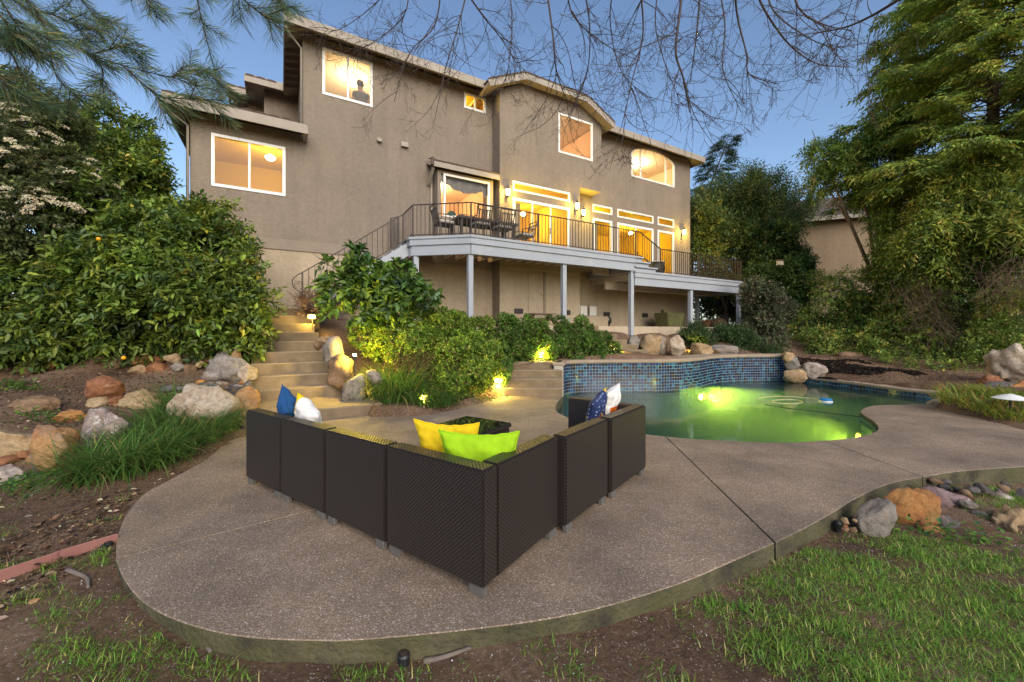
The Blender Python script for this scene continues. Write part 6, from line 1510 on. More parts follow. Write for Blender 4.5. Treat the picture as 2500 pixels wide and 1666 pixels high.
# --- small lemon tree in front of the deck post
lb_ = blobs_px([(885, 655, 8.5, .34), (835, 700, 8.4, .34), (920, 695, 8.4, .42), (975, 690, 8.5, .36), (875, 735, 8.2, .38), (955, 745, 8.2, .38), (1035, 730, 8.5, .24), (872, 622, 8.6, .14), (800, 645, 8.5, .12), (975, 650, 8.6, .22), (820, 745, 8.3, .22), (1000, 700, 8.5, .24)])
lt = plant('lemon_tree', 'small broad leaved lemon tree in front of the left deck posts', 'tree', dp(985, 800, 8.5)); O_ = Vector(lt.location)
leaf_obj('crown', sprays(lb_, 620, 6, .16, .085, .20, [(4, (.04, .08, .018)), (3, (.065, .115, .02)), (1.3, (.12, .18, .03)), (1, (.05, .085, .045))], .25, .35, clumps=8, cr=.45, simple=False), M['leaf_gloss'], lt, O_); limbs(lt, O_, lb_, .045, M['bark_grey'], O_, wob=.1)
# --- hedge on the slope
HED = [(4, (.060, .10, .016)), (4, (.09, .135, .02)), (2, (.14, .18, .025)), (1, (.10, .085, .03)), (.5, (.22, .24, .03))]
hb = blobs_px([(900, 815, 8.5, .42), (950, 822, 8.5, .55), (1020, 812, 8.8, .6), (1000, 850, 8.3, .55), (1080, 840, 8.3, .6), (1120, 880, 8.1, .55), (1050, 880, 8.1, .45), (1160, 850, 8.6, .55), (1150, 915, 8.05, .42), (1185, 900, 8.3, .4), (1105, 800, 9.3, .45), (1170, 815, 9.2, .45), (1120, 950, 7.8, .28), (1090, 925, 7.9, .35)])
hedge = plant('hedge', 'mounded green hedge spilling down the slope beside the garden steps', 'hedge', (-.9, 8.3, .4)); O_ = Vector(hedge.location)
leaf_obj('foliage', sprays(hb, 20000, 6, .052, .028, .085, HED, .05, .5, clumps=26, cr=.30, var=.24, gain=2.7, shell=(.75, 1.03)), M['leaf'], hedge, O_); limbs(hedge, (-1.1, 8.4, .2), hb, .05, M['bark'], O_)
out = []
for k in range(420):
    a = dp(R.uniform(955, 1115), R.uniform(835, 900), 7.85 + R.uniform(-.1, .35)); d = Vector((R.gauss(0, .25), -.25, -1 + R.gauss(0, .25))); twig_tree(a, d, R.uniform(.3, .6), .0035, 1, out, R, .2, .5, (1, 3), (.3, .5), .1, (.3, .8), .0018)
twig_obj('dead_twigs', out, mat('dead_stem', (.095, .055, .035), .95, .3, 5), hedge, O_)
hb2 = blobs_px([(1230, 822, 9.6, .5), (1290, 820, 10.1, .5), (1350, 822, 10.5, .52), (1410, 824, 10.9, .5), (1455, 838, 11.0, .4), (1490, 855, 11.0, .25), (1250, 855, 9.7, .4), (1330, 845, 10.3, .42), (1400, 855, 10.7, .4), (1450, 862, 10.8, .3), (1200, 860, 9.2, .42), (1215, 905, 8.7, .3), (1280, 860, 10.0, .3)])
hedge2 = plant('hedge', 'clipped green hedge between the pool steps and the terrace steps', 'hedge', (1.5, 10.8, .7)); O_ = Vector(hedge2.location)
leaf_obj('foliage', sprays(hb2, 16500, 6, .052, .028, .085, [(4, (.045, .085, .018)), (4, (.06, .11, .02)), (1.5, (.10, .15, .025)), (1.4, (.085, .07, .03))], .05, .5, clumps=26, cr=.30, var=.24, gain=2.5, shell=(.75, 1.03)), M['leaf'], hedge2, O_); limbs(hedge2, (1.4, 11.0, .6), hb2, .05, M['bark'], O_)
# --- right: shrubs, trees, ivy
def bush(name, label, cat, base, lst, n, per, leaf, width, tl, cols, m='leaf', trunk=.1, crown='crown', bark='bark', **k):
    bl = blobs_px(lst); t = plant(name, label, cat, base); o = Vector(base); leaf_obj(crown, sprays(bl, n, per, leaf, width, tl, cols, **k), M[m], t, o); limbs(t, base, bl, trunk, M[bark], o, wob=.25); return t
DK = [(4, (.04, .062, .018)), (3, (.06, .085, .022)), (1.5, (.10, .10, .025)), (.8, (.16, .13, .03))]
bush('oleander_tree', 'broad olive green tree between the deck and the neighbouring house', 'tree', Vector((13.6, 23.0, 1.8)), [(1745, 530, 22, 1.3), (1800, 490, 23, 1.3), (1870, 490, 23, 1.3), (1930, 510, 23, 1.0), (1955, 480, 23.5, .5), (1820, 550, 22, 1.7), (1740, 600, 21.5, 1.3), (1880, 560, 22, 1.5), (1790, 640, 21, 1.3), (1720, 560, 21.5, 1.1)], 6800, 9, .20, .055, .95, DK, trunk=.16, up=.75, clumps=13, cr=.25, gain=2.6)
bush('vine_column', 'ivy covered tree trunk behind the right end of the deck', 'tree', Vector((12.8, 19.5, 1.5)), [(1870, 600, 19.5, 1.1), (1900, 660, 19, 1.2), (1860, 680, 19, 1.0), (1915, 620, 19.5, .8), (1945, 640, 19.5, .45), (1930, 700, 19, .8), (1890, 740, 18.5, 1.1)], 4300, 8, .14, .07, .4, [(4, (.035, .062, .016)), (3, (.055, .085, .02)), (1, (.08, .10, .025))], trunk=.16, clumps=12, cr=.34, gain=2.4)
bush('grey_shrub', 'greyish leafy shrub against the right corner post of the deck', 'bush', dp(1850, 880, 16.2), [(1850, 725, 16.2, .75), (1865, 790, 16, .75), (1835, 830, 15.8, .55), (1880, 850, 15.6, .6), (1840, 870, 15.5, .45), (1890, 760, 16.3, .6)], 3300, 7, .105, .055, .3, [(4, (.06, .075, .04)), (3, (.085, .095, .05)), (1, (.14, .10, .07))], crown='foliage', trunk=.06, clumps=11, cr=.36)
bush('ground_cover', 'low dark green shrubs in front of the lower deck posts', 'bush', dp(1760, 850, 14.6), [(1700, 820, 14.4, .4, .5), (1750, 822, 14.6, .5, .5), (1800, 830, 14.8, .5, .5), (1830, 845, 14.8, .4, .5), (1725, 838, 14.2, .3, .5), (1780, 850, 14.4, .3, .5), (1690, 805, 14.6, .3, .5), (1870, 865, 15, .4, .5)], 2700, 7, .075, .03, .26, [(4, (.03, .055, .02)), (3, (.045, .075, .025))], crown='foliage', trunk=.03, clumps=10, cr=.4)
RW = [(4, (.062, .088, .018)), (4, (.09, .115, .022)), (2, (.13, .145, .028)), (1.5, (.15, .125, .03)), (1, (.04, .066, .024))]
def conifer(name, label, base, height, n_br, prof, leaf, width, cols, gain, lean=(0, 0), seed=4, r0=.28, tips=26, twig=.55, droop=.35, z0=.12, per=9):
    """trunk with tiers of drooping boughs; each bough carries flat feathery side sprays"""
    R2 = random.Random(seed); t = plant(name, label, 'tree', base); o = Vector(base); mb = MB(); P = []; Dv = []
    axis = [o + Vector((lean[0]*f*f, lean[1]*f*f, height*f)) - o for f in np.linspace(0, 1, 12)]
    mb.tube([a - Vector((0, 0, .3 if i_ == 0 else 0)) for i_, a in enumerate(axis)], [r0*(1 - .93*i_/11) for i_ in range(12)], 9); mb.build('trunk', M['bark'], t, smooth=True)
    br = MB()
    for k in range(n_br):
        f = z0 + (1 - z0) * ((k + R2.random()) / n_br) ** 1.05; a = o + Vector((lean[0]*f*f, lean[1]*f*f, height*f)); L = prof(f) * R2.uniform(.7, 1.15); an = k * 2.4 + R2.uniform(-.5, .5)
        d = Vector((math.cos(an), math.sin(an), R2.uniform(.05, .35))); pts = [a]
        for q in range(7): d = (d + Vector((R2.gauss(0, .07), R2.gauss(0, .07), -droop/7))).normalized(); pts.append(pts[-1] + d * (L/7))
        br.tube([p_ - o for p_ in pts], [max(.006, .045*(1-f)*(1 - q/7.6) + .008) for q in range(8)], 5, caps=False)
        for q in range(int(tips * (L / 3.0) + 6)):
            u = R2.uniform(.22, 1.0)**.8 * 6.99; i_ = int(u); p_ = pts[i_].lerp(pts[i_+1], u - i_); dd = (pts[i_+1] - pts[i_]).normalized(); sd = dd.cross(Vector((0, 0, 1))).normalized() * R2.choice((-1, 1))
            P.append(p_); Dv.append((dd*.7 + sd*R2.uniform(.5, 1.0) + Vector((0, 0, R2.gauss(-.12, .16)))).normalized())
    b_ = br.build('boughs', M['bark'], t, smooth=True); b_['kind'] = 'stuff'
    P = np.array([list(p_) for p_ in P]); Dv = np.array([list(p_) for p_ in Dv]); nT = len(P); tt = (np.arange(per) + .5)/per
    ln = twig * rng.uniform(.55, 1.3, (nT, 1, 1)); Q = P[:, None] + Dv[:, None]*tt[None, :, None]*ln; Q[:, :, 2] -= (tt**2)[None]*.22*ln[:, :, 0]
    S = unit(np.cross(Dv, np.array([0, 0, 1.0])))[:, None]; sg = np.where(np.arange(per) % 2 == 0, 1, -1)[None, :, None]
    A = unit(Dv[:, None]*.8 + S*sg*.75 + rng.normal(0, .14, Q.shape) + np.array([0, 0, -.12])); Nn = np.array([0, 0, 1.0]) + rng.normal(0, .28, Q.shape); m_ = nT*per
    V, Fc = leaf_arrays(Q.reshape(-1, 3), A.reshape(-1, 3), Nn.reshape(-1, 3), leaf*rng.uniform(.7, 1.25, m_), width*rng.uniform(.8, 1.2, m_), simple=True, curl=.25)
    C = np.clip(np.repeat(palette(nT, cols, .16, gain), per, 0) * (1 + rng.normal(0, .15, (m_, 1))), .003, .9)
    leaf_obj('crown', (V, Fc, C), M['needle'], t, o); return t
conifer('evergreen_tree', 'dark feathery evergreen with a leaning tip behind the right end of the house', Vector((11.4, 26.0, 1.6)), 12.6, 120, lambda f: .35 + 3.3*(1 - f)**.9, .26, .05, [(4, (.028, .050, .026)), (3, (.04, .065, .03)), (1, (.07, .08, .03))], 2.0, lean=(2.9, 0), seed=12, tips=30, twig=.5, r0=.2)
conifer('redwood_tree', 'tall feathery green redwood filling the upper right corner', Vector((17.4, 14.4, 1.2)), 17.5, 270, lambda f: 1.0 + 4.9*(1 - f)**.8, .21, .06, RW, 3.6, tips=62, twig=.66, z0=.30)
conifer('redwood_tree', 'second feathery redwood at the right picture edge, nearer than the first', Vector((19.5, 12.2, 1.4)), 13.0, 150, lambda f: .9 + 3.9*(1 - f)**.8, .21, .06, RW, 3.4, seed=9, tips=48, twig=.62, z0=.24)
bush('leafy_tree', 'full green leafy tree at the right picture edge under the redwoods', 'tree', Vector((16.4, 12.9, 1.4)), [(2350, 540, 13, 1.2), (2450, 570, 12.6, 1.3), (2310, 470, 13.5, 1.0), (2400, 460, 13.2, 1.2), (2500, 500, 12.2, 1.2), (2270, 600, 13.6, .9)], 5200, 8, .17, .05, .6, RW, 'leaf', .14, droop=.3, clumps=13, cr=.28, gain=3.2)
bush('bamboo_tree', 'light leafy tree with pointed leaves standing before the neighbouring house', 'tree', Vector((14.5, 15.8, 1.3)), [(2010, 385, 16.5, .65), (2070, 390, 16.2, .85), (2140, 380, 16, 1.0), (2180, 460, 15.5, 1.0), (2240, 530, 15, 1.1), (2190, 600, 15.2, .9), (2240, 650, 14.6, 1.1), (2180, 700, 15.2, .8), (2010, 440, 16.5, .35), (2190, 320, 16, .8)], 5600, 8, .17, .05, .5, [(4, (.06, .095, .02)), (3, (.085, .125, .025)), (1, (.13, .15, .04)), (.6, (.16, .13, .03))], trunk=.12, droop=.25, clumps=12, cr=.32, gain=2.6)
ivb = blobs_px([(2030, 730, 17, 1.2), (1970, 790, 17, 1.0), (2090, 800, 16.5, 1.2), (2180, 740, 15.5, 1.4), (2160, 830, 15, .9), (2260, 760, 14.8, 1.3), (2330, 700, 14.3, 1.4), (2270, 850, 13.8, .9), (2380, 780, 13.5, 1.3), (2460, 700, 13, 1.5), (2520, 620, 12.6, 1.4), (2360, 870, 12.8, .8), (2460, 820, 12.2, 1.1), (2430, 890, 11.6, .6), (2530, 780, 11.8, 1.1), (2050, 855, 16, .6), (1930, 850, 16.4, .6), (2520, 880, 11.2, .7), (2330, 905, 12.2, .4), (2400, 620, 13.6, 1.2), (2200, 890, 13.4, .35), (2260, 900, 12.8, .35), (2000, 835, 15.6, .7), (2080, 840, 15.2, .7), (2150, 865, 14.4, .6), (2230, 880, 13.6, .5), (2300, 885, 12.9, .5), (2120, 770, 16, 1.0), (2350, 640, 14, 1.2), (2250, 680, 15, 1.2), (2430, 600, 13.4, 1.2), (2050, 875, 14.8, .4), (2190, 890, 13.1, .35), (2240, 903, 12.4, .35), (2300, 910, 11.9, .3), (2000, 868, 15.3, .5), (2350, 912, 11.6, .3), (2120, 860, 14.2, .4)])
ivy = tag(bpy.data.objects.new('ivy_bank', None), 'tangled ivy and honeysuckle covering the right bank', 'ivy', kind='stuff'); COL.objects.link(ivy); ivy.location = (13, 15, 1); O_ = Vector(ivy.location)
leaf_obj('foliage', sprays(ivb, 24000, 7, .085, .05, .34, [(4, (.045, .07, .016)), (4, (.065, .095, .02)), (2, (.10, .125, .025)), (1.2, (.12, .095, .03)), (.5, (.19, .16, .03))], .3, .25, clumps=22, cr=.28, var=.24, gain=3.7), M['leaf'], ivy, O_)
out = []
for cx_, cy_, Y, nn_, sp_ in ((2255, 720, 13.6, 150, .9), (2470, 680, 11.6, 150, .9), (2300, 800, 13, 80, .8), (2210, 860, 13.4, 50, .5)):
    for k in range(nn_):
        a = dp(cx_, cy_, Y) + Vector((R.gauss(0, .45)*sp_, R.gauss(0, .2), R.gauss(0, .4)*sp_)); twig_tree(a, Vector((R.gauss(0, .6), R.gauss(0, .3) - .2, -.6 + R.gauss(0, .4))), R.uniform(.4, 1.1), .006, 1, out, R, .5, 1.0, (1, 4), (.3, .6), .12, (.3, .9), .003)
twig_obj('dead_vines', out, mat('dead_vine', (.14, .095, .06), .95, .3, 5), ivy, O_)
# iron fence glimpsed behind the bank, and beyond the deck
def fence(a, b, n, h, label):
    a, b = Vector(a), Vector(b); t = thing('iron_fence', label, 'fence', a, math.atan2(b.y - a.y, b.x - a.x)); L = (b - a).length
    me = MB().box(-.009, .009, -.009, .009, 0, h).mesh('picket'); me.materials.append(M['iron'])
    for k in range(n): inst(me, 'picket', t, (L * (k + .5) / n, 0, 0))
    for z in (.15, h - .12): mb = MB(); mb.box(0, L, -.016, .016, z - .016, z + .016); mb.build('rail', M['iron'], t)
    for k in range(0, 5): mb = MB(); x = L*k/4; mb.box(x - .03, x + .03, -.03, .03, 0, h + .05); mb.build('post', M['iron'], t)
fence((12.0, 23.2, 1.6), (15.4, 20.6, 1.6), 36, 1.8, 'black iron fence beyond the terrace under the deck'); fence((13.2, 18.6, 1.2), (17.6, 15.8, 1.2), 44, 1.7, 'black iron fence buried in the ivy bank')
nb_ = thing('nest_box', 'small pale wooden nest box in the ivy covered tree', 'nest box', dp(1904, 648, 17.6), .3)
MB().box(-.11, .11, -.09, .09, 0, .2).build('box', M['joist'], nb_, bevel=.006); MB().add([(-.14, -.14, .2), (.14, -.14, .2), (.14, .12, .24), (-.14, .12, .24), (-.14, -.14, .22), (.14, -.14, .22), (.14, .12, .26), (-.14, .12, .26)], [(0,3,2,1),(4,5,6,7),(0,1,5,4),(1,2,6,5),(2,3,7,6),(3,0,4,7)]).build('roof', M['old_wood'], nb_)
# small tree and rocks beyond the terrace
bush('laurel_shrub', 'dark shrub closing the view beyond the fence under the deck', 'bush', Vector((13.4, 25.5, 1.6)), [(1720, 720, 25, 1.3), (1765, 715, 25, 1.3), (1810, 720, 25, 1.3), (1740, 770, 24.5, 1.0), (1800, 775, 24.5, 1.0)], 2600, 7, .16, .08, .45, DK, trunk=.08, clumps=12, crown='foliage')
bush('small_tree', 'gnarled little tree beyond the terrace under the deck', 'tree', Vector((10.9, 20.2, 1.5)), [(1770, 695, 20.2, .55, .5), (1730, 690, 20.2, .45, .5), (1800, 700, 20.2, .4, .5)], 500, 7, .11, .05, .3, DK, trunk=.12, bark='twig_dark', clumps=8)
rock('reddish round rock beyond the terrace under the deck', (1708, 780, 1738, 800), 19.5, 'red'); rock('dark rock beside the reddish one beyond the terrace', (1735, 775, 1775, 800), 19.8, 'brown')
# --- grass-like clumps
def blades(base, Dv, L, W_, bend, segs=4, lean=None):
    """curved grass blades: base (n,3), horizontal direction, length, width"""
    n = len(base); t = np.linspace(0, 1, segs + 1); Dh = unit(Dv * np.array([1, 1, 0])); S = np.stack([-Dh[:, 1], Dh[:, 0], np.zeros(n)], 1)
    a0 = rng.uniform(.05, .5, n) if lean is None else lean; ang = a0[:, None] + bend[:, None] * t[None]              # angle from vertical
    dx = np.sin(ang); dz = np.cos(ang); st = L[:, None] / segs
    x = np.concatenate([np.zeros((n, 1)), np.cumsum((dx[:, :-1] + dx[:, 1:])/2 * st, 1)], 1); z = np.concatenate([np.zeros((n, 1)), np.cumsum((dz[:, :-1] + dz[:, 1:])/2 * st, 1)], 1)
    C = base[:, None, :] + Dh[:, None, :] * x[..., None]; C[:, :, 2] += z
    w = (W_[:, None] * (1 - t[None]**1.6 * .93) / 2)[..., None] * S[:, None, :]
    V = np.stack([C - w, C + w], 2).reshape(-1, 3); k = (segs + 1) * 2; q = np.array([[2*i, 2*i+1, 2*i+3, 2*i+2] for i in range(segs)]); Fc = (np.arange(n)[:, None, None]*k + q[None]).reshape(-1, 4)
    return V, Fc
def turf_clump(label, pts, n, L0, W0, cols, spread=.12, name='grass_clump'):
    P = np.array([[p.x, p.y, p.z] for p in pts]); k = rng.integers(0, len(P), n); c = P[k]; off = rng.normal(0, spread, (n, 2)); base = c + np.concatenate([off, np.zeros((n, 1))], 1)
    base[:, 2] = ground_z(base[:, 0], base[:, 1]) - .01; Dv = np.concatenate([off * 6 + rng.normal(0, .7, (n, 2)), np.zeros((n, 1))], 1)
    V, Fc = blades(base, Dv, L0 * rng.uniform(.55, 1.2, n), W0 * rng.uniform(.7, 1.2, n), rng.uniform(.9, 2.5, n), 5)
    o = pts[0]; t = plant(name, label, 'plant', o); leaf_obj('blades', (V, Fc, np.repeat(palette(n, cols, .22), 5, 0)), M['leaf'], t, o); return t
LIR = [(4, (.045, .095, .02)), (4, (.06, .12, .025)), (2, (.09, .15, .03)), (.7, (.22, .17, .06))]
EXCL = 0
turf_clump('arching grass clump in front of the big boulders beside the patio', [gz(x, y, 0) for x, y in ((230, 1165), (290, 1155), (340, 1140), (390, 1120), (430, 1100), (330, 1110), (380, 1085), (420, 1070))], 2300, .60, .013, LIR, .11)
turf_clump('arching grass clump against the white quartz boulder', [gz(x, y, 0) for x, y in ((455, 1078), (490, 1062), (520, 1056), (545, 1062), (500, 1082), (430, 1050))], 1300, .55, .012, LIR, .10)
turf_clump('arching grass clump at the foot of the garden steps', [gz(x, y, 0) for x, y in ((930, 992), (955, 985), (985, 985), (960, 1000), (990, 1000))], 1500, .86, .016, LIR, .11)
turf_clump('short yellow green grass clump around the louvred lamp', [gz(x, y, 0) for x, y in ((1030, 995), (1060, 995), (1085, 992), (1015, 1000))], 800, .50, .012, LIR, .10)
sp_ = [gz(x, y, 0) for x, y in ((2335, 1000), (2370, 1008), (2410, 1016), (2450, 1024), (2490, 1032), (2360, 990), (2400, 992), (2450, 1000), (2500, 1005), (2430, 978), (2490, 985), (2540, 1010))]
turf_clump('mass of upright yellow green spiky plants at the right end of the patio', sp_, 1500, .33, .022, [(4, (.10, .13, .02)), (3, (.15, .165, .025)), (1.5, (.20, .11, .035)), (1, (.07, .10, .02))], .18, 'spiky_plants')
# --- lawn, weeds, litter
def scatter(n, x0, x1, y0, y1):
    x = rng.uniform(x0, x1, n); y = rng.uniform(y0, y1, n); keep = ~inpoly(x, y, [(p.x, p.y) for p in (hl(1.4, 6.1), hl(3.6, 6.1), hl(3.2, 4.9), hl(2.75, 1.5), hl(2.9, 0), hl(.2, 0), hl(.2, 1.5), hl(1.45, 1.5))]) & ~inpoly(x, y, [(p.x, p.y) for p in wk]) & ~inpoly(x, y, [(p.x, p.y) for p in inset(patio_poly, -.03)]) & ~inpoly(x, y, [(p.x, p.y) for p in pool_poly]); return x[keep], y[keep]
def vnoise(x, y, s, seed=0): return np.array([mnoise.noise(Vector((a*s + seed, b*s - seed, seed*.37))) for a, b in zip(x, y)])
def patches(x, y, lst):
    w = np.zeros(len(x))
    for px, py, rx, ry, k in lst:
        c = gz(px, py, -.13); w = np.maximum(w, k * np.exp(-(((x - c.x)/rx)**2 + ((y - c.y)/ry)**2)))
    return w
x, y = scatter(470000, -4.6, 6.5, .95, 4.6)
w = patches(x, y, [(2250, 1500, 1.3, .55, 1.3), (1950, 1620, .5, .25, 1.1), (2400, 1620, 1.2, .4, 1.3), (2000, 1400, .35, .3, 1.1), (2300, 1370, .9, .3, 1.0), (2480, 1220, .6, .35, .8), (1850, 1560, .22, .2, .8), (500, 1625, .34, .10, .8), (250, 1640, .35, .12, .8), (640, 1655, .25, .08, .7), (240, 1405, .13, .10, 1.1), (50, 1420, .35, .1, .9), (30, 1500, .22, .12, .7), (300, 1500, .1, .08, .7), (120, 1550, .2, .1, .5), (820, 1650, .2, .05, .5), (1790, 1650, .2, .1, .6)])
nz_ = vnoise(x, y, 2.6, 3) * .9 + vnoise(x, y, 7.5, 8) * .45
stripe = np.sin((x * .62 + y * 1.0) * 8.0 + 1.5*np.sin(x*1.7)); keep = rng.uniform(0, 1, len(x)) < np.clip(w * 1.6 - .20 + nz_ * 1.05 - .6*(stripe > .62), 0, 1); x, y = x[keep], y[keep]
n = len(x); base = np.stack([x, y, ground_z(x, y) - .005], 1); Dv = np.concatenate([rng.normal(.35, .8, (n, 1)), rng.normal(-.2, .8, (n, 1)), np.zeros((n, 1))], 1)
V, Fc = blades(base, Dv, rng.uniform(.028, .07, n), rng.uniform(.003, .0055, n), rng.uniform(.3, 1.7, n), 2, rng.uniform(.1, 1.05, n))
lawn = bpy.data.objects.new('lawn_grass', np_mesh('lawn_grass', V, Fc, M['leaf'], np.repeat(palette(n, [(4, (.050, .105, .016)), (4, (.075, .135, .02)), (2, (.12, .16, .025)), (.7, (.25, .21, .08))], .24, 2.9), 2, 0))); COL.objects.link(lawn); tag(lawn, 'patchy short green lawn grass', 'grass', kind='stuff')
# dead needles and straw
x, y = scatter(52000, -5.2, 6.0, .95, 5.2); k = rng.uniform(0, 1, len(x)) < np.clip(.35 + .8*vnoise(x, y, 1.8, 5), .05, 1); x, y = x[k], y[k]; n = len(x)
base = np.stack([x, y, ground_z(x, y) + rng.uniform(0, .012, n)], 1); V, Fc = blades(base, np.concatenate([rng.normal(0, 1, (n, 2)), np.zeros((n, 1))], 1), rng.uniform(.025, .07, n), rng.uniform(.0014, .0030, n), rng.normal(0, .4, n), 2, rng.uniform(1.1, 1.7, n))
o = bpy.data.objects.new('straw_litter', np_mesh('straw_litter', V, Fc, M['leaf'], np.repeat(palette(n, [(3, (.14, .085, .05)), (3, (.20, .13, .08)), (2, (.09, .05, .03)), (1, (.30, .23, .15))], .2), 2, 0))); COL.objects.link(o); tag(o, 'dead brown needles and straw littering the soil', 'litter', kind='stuff')
# bark chips and fallen leaves on the beds
xs_ = []; 
for (x0, x1, y0, y1, nn_) in ((-9, -3.2, 4.2, 9.2, 5200), (-3.5, -2.6, 2.0, 3.6, 900), (-7, -3, 1.2, 4.2, 1600), (8.8, 13, 10.6, 14.5, 3000), (4.5, 9, 12.2, 15, 2600), (-1.6, 0, 7, 9, 800), (-2.6, -1.2, 6.6, 9, 900)):
    a, b = scatter(nn_, x0, x1, y0, y1); xs_.append(np.stack([a, b], 1))
xy = np.concatenate(xs_); n = len(xy); P = np.stack([xy[:, 0], xy[:, 1], ground_z(xy[:, 0], xy[:, 1]) + .008], 1)
A = unit(np.concatenate([rng.normal(0, 1, (n, 2)), rng.normal(0, .2, (n, 1))], 1)); V, Fc = leaf_arrays(P, A, np.array([0, 0, 1.0]) + rng.normal(0, .35, (n, 3)), rng.uniform(.02, .06, n), rng.uniform(.012, .03, n))
o = bpy.data.objects.new('leaf_litter', np_mesh('leaf_litter', V, Fc, M['leaf'], np.repeat(palette(n, [(4, (.075, .048, .032)), (3, (.14, .085, .05)), (1.5, (.25, .17, .10)), (2, (.035, .026, .022)), (.6, (.35, .28, .2))], .25), 2, 0))); COL.objects.link(o); tag(o, 'bark chips and fallen leaves scattered on the beds', 'litter', kind='stuff')
a, b = scatter(9000, 9.0, 11.8, 11.3, 13.6); keep = vnoise(a, b, .9, 4) > -.4; a, b = a[keep], b[keep]; n = len(a); P = np.stack([a, b, ground_z(a, b) + rng.uniform(.004, .02, n)], 1)
V, Fc = leaf_arrays(P, unit(np.concatenate([rng.normal(0, 1, (n, 2)), rng.normal(0, .25, (n, 1))], 1)), np.array([0, 0, 1.0]) + rng.normal(0, .35, (n, 3)), rng.uniform(.04, .10, n), rng.uniform(.03, .06, n), simple=True)
o = bpy.data.objects.new('bark_mulch', np_mesh('bark_mulch', V, Fc, M['leaf'], palette(n, [(4, (.026, .02, .017)), (3, (.042, .031, .025)), (1.5, (.08, .06, .042))], .25, 1.0))); COL.objects.link(o); tag(o, 'dark bark mulch at the foot of the ivy bank', 'mulch', kind='stuff')
# pale grit
x, y = scatter(5000, -4.8, 6.0, .95, 4.4); k = rng.uniform(0, 1, len(x)) < np.clip(.2 + 1.4*vnoise(x, y, 2.3, 17), 0, 1); x, y = x[k], y[k]; n = len(x); r_ = rng.uniform(.002, .006, n)[:, None]; c = np.stack([x, y, ground_z(x, y) + .003], 1)
oc = np.array([[1, 0, 0], [0, 1, 0], [-1, 0, 0], [0, -1, 0], [0, 0, 1.0]]); V = (c[:, None] + oc[None]*r_[..., None]*rng.uniform(.6, 1.3, (n, 5, 1))).reshape(-1, 3); b = np.arange(n)[:, None, None]*5
Fc = (b + np.array([[0, 1, 4, 4], [1, 2, 4, 4], [2, 3, 4, 4], [3, 0, 4, 4]])[None]).reshape(-1, 4)
T3 = Fc[:, :3]; o = bpy.data.objects.new('grit', np_mesh('grit', V, T3, M['leaf'], np.repeat(palette(n, [(3, (.50, .46, .42)), (2, (.36, .31, .27)), (1, (.6, .58, .55))], .15), 4, 0))); COL.objects.link(o); tag(o, 'pale grit scattered over the bare soil', 'grit', kind='stuff')
# weeds in the left bed
for px, py, Y, nn_, lb in ((40, 945, 6.2, 260, 'low green weed patch in the left bed'), (100, 1020, 5.0, 130, 'small weeds around the brown oval boulder'), (30, 1175, 3.6, 160, 'low leafy weed at the lower left picture edge'), (75, 1135, 3.8, 110, 'weeds below the golden boulder'), (200, 1016, 4.95, 60, 'weeds behind the pinkish boulder'), (2330, 1296, 3.0, 150, 'low weeds at the foot of the right boulders'), (1185, 945, 7.6, 120, 'weeds under the hedge beside the pool steps')):
    c = gz(px, py, gzz(*[ (px-CX)/F_PX*Y, Y ])); c = Vector(((px-CX)/F_PX*Y, Y, 0)); c.z = gzz(c.x, c.y); t = plant('weed', lb, 'plant', c)
    off = rng.normal(0, 1, (nn_, 2))*np.array([.22, .12]); P = np.stack([c.x + off[:, 0], c.y + off[:, 1], np.zeros(nn_)], 1); P[:, 2] = ground_z(P[:, 0], P[:, 1]) + rng.uniform(.0, .07, nn_)
    V, Fc = leaf_arrays(P, unit(np.concatenate([rng.normal(0, 1, (nn_, 2)), rng.uniform(.0, .8, (nn_, 1))], 1)), np.array([0, 0, 1.0]) + rng.normal(0, .4, (nn_, 3)), rng.uniform(.025, .06, nn_), rng.uniform(.018, .035, nn_))
    leaf_obj('leaves', (V, Fc, np.repeat(palette(nn_, [(3, (.05, .11, .02)), (2, (.09, .15, .02)), (1, (.04, .09, .035))]), 2, 0)), M['leaf'], t, c)
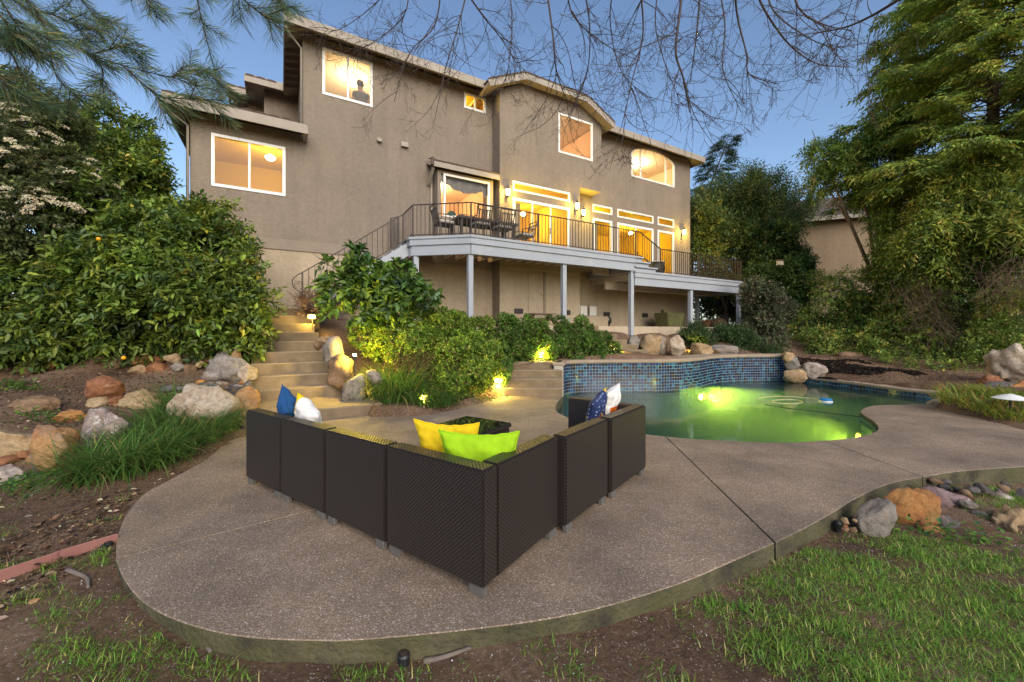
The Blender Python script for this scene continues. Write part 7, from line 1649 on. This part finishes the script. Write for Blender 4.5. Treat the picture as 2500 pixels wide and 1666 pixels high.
# surface roots and twigs on the lawn
for lb, pts, r0 in (('gnarled surface root in the dirt left of the patio', [(165, 1432), (190, 1442), (213, 1450), (216, 1472)], .014), ('curved pale root by the front of the slab', [(420, 1566), (470, 1572), (500, 1590), (515, 1612)], .016), ('thin dry stick below the pink board', [(95, 1405), (135, 1388), (175, 1376)], .006),
                    ('short piece of broken edging under the front of the slab', [(1035, 1622), (1080, 1618), (1150, 1606)], .014), ('half buried stick under the front of the slab right of the broken edging', [(1305, 1574), (1340, 1566), (1368, 1556)], .014), ('dry forked twig on the dirt near the lawn', [(1755, 1512), (1785, 1498), (1795, 1492)], .004)):
    P = []
    for px, py in pts: q = gz(px, py, -.13); q.z = gzz(q.x, q.y) + r0*.4; P.append(q)
    P = spline(P, 5); o = MB().tube(P, [r0*(1 - .5*i/len(P)) for i in range(len(P))], 7).build('root', M['bark_grey'] if r0 > .005 else M['bark'], smooth=True); tag(o, lb, 'root' if 'root' in lb else 'stick'); o.name = 'root' if 'root' in lb else 'stick'
# ------------------------------------------------------------------ neighbouring house
nbh = thing('neighbour_house', 'tan stucco house with a tiled roof glimpsed behind the right hand trees', 'house', Vector((19.0, 25.5, 1.5)), math.radians(-22))
mb = MB(); mb.box(-3.2, 5.0, 0, 7, 0, 7.0); mb.build('wall', stucco_mat('tan_stucco', (.36, .27, .18), (.29, .22, .15)), nbh)
mb = MB(); mb.add([(-3.8, -.6, 6.95), (5.6, -.6, 6.95), (5.6, 3.5, 9.2), (-3.8, 3.5, 9.2), (5.6, 7.6, 6.95), (-3.8, 7.6, 6.95)], [(0, 1, 2, 3), (3, 2, 4, 5), (0, 3, 5), (1, 4, 2)]); mb.build('roof', M['roof_tile'], nbh)
mb = MB(); mb.beam((-3.8, -.62, 6.85), (5.6, -.62, 6.85), .05, .25); mb.build('fascia', M['fascia'], nbh)
mb = MB(); mb.box(1.2, 2.2, -.05, 0.0, .6, 2.0); w_ = mb.build('window', M['vinyl'], nbh); mb = MB(); mb.box(1.28, 2.12, -.07, -.052, .68, 1.92); mb.build('pane', M['black_glass'], w_)
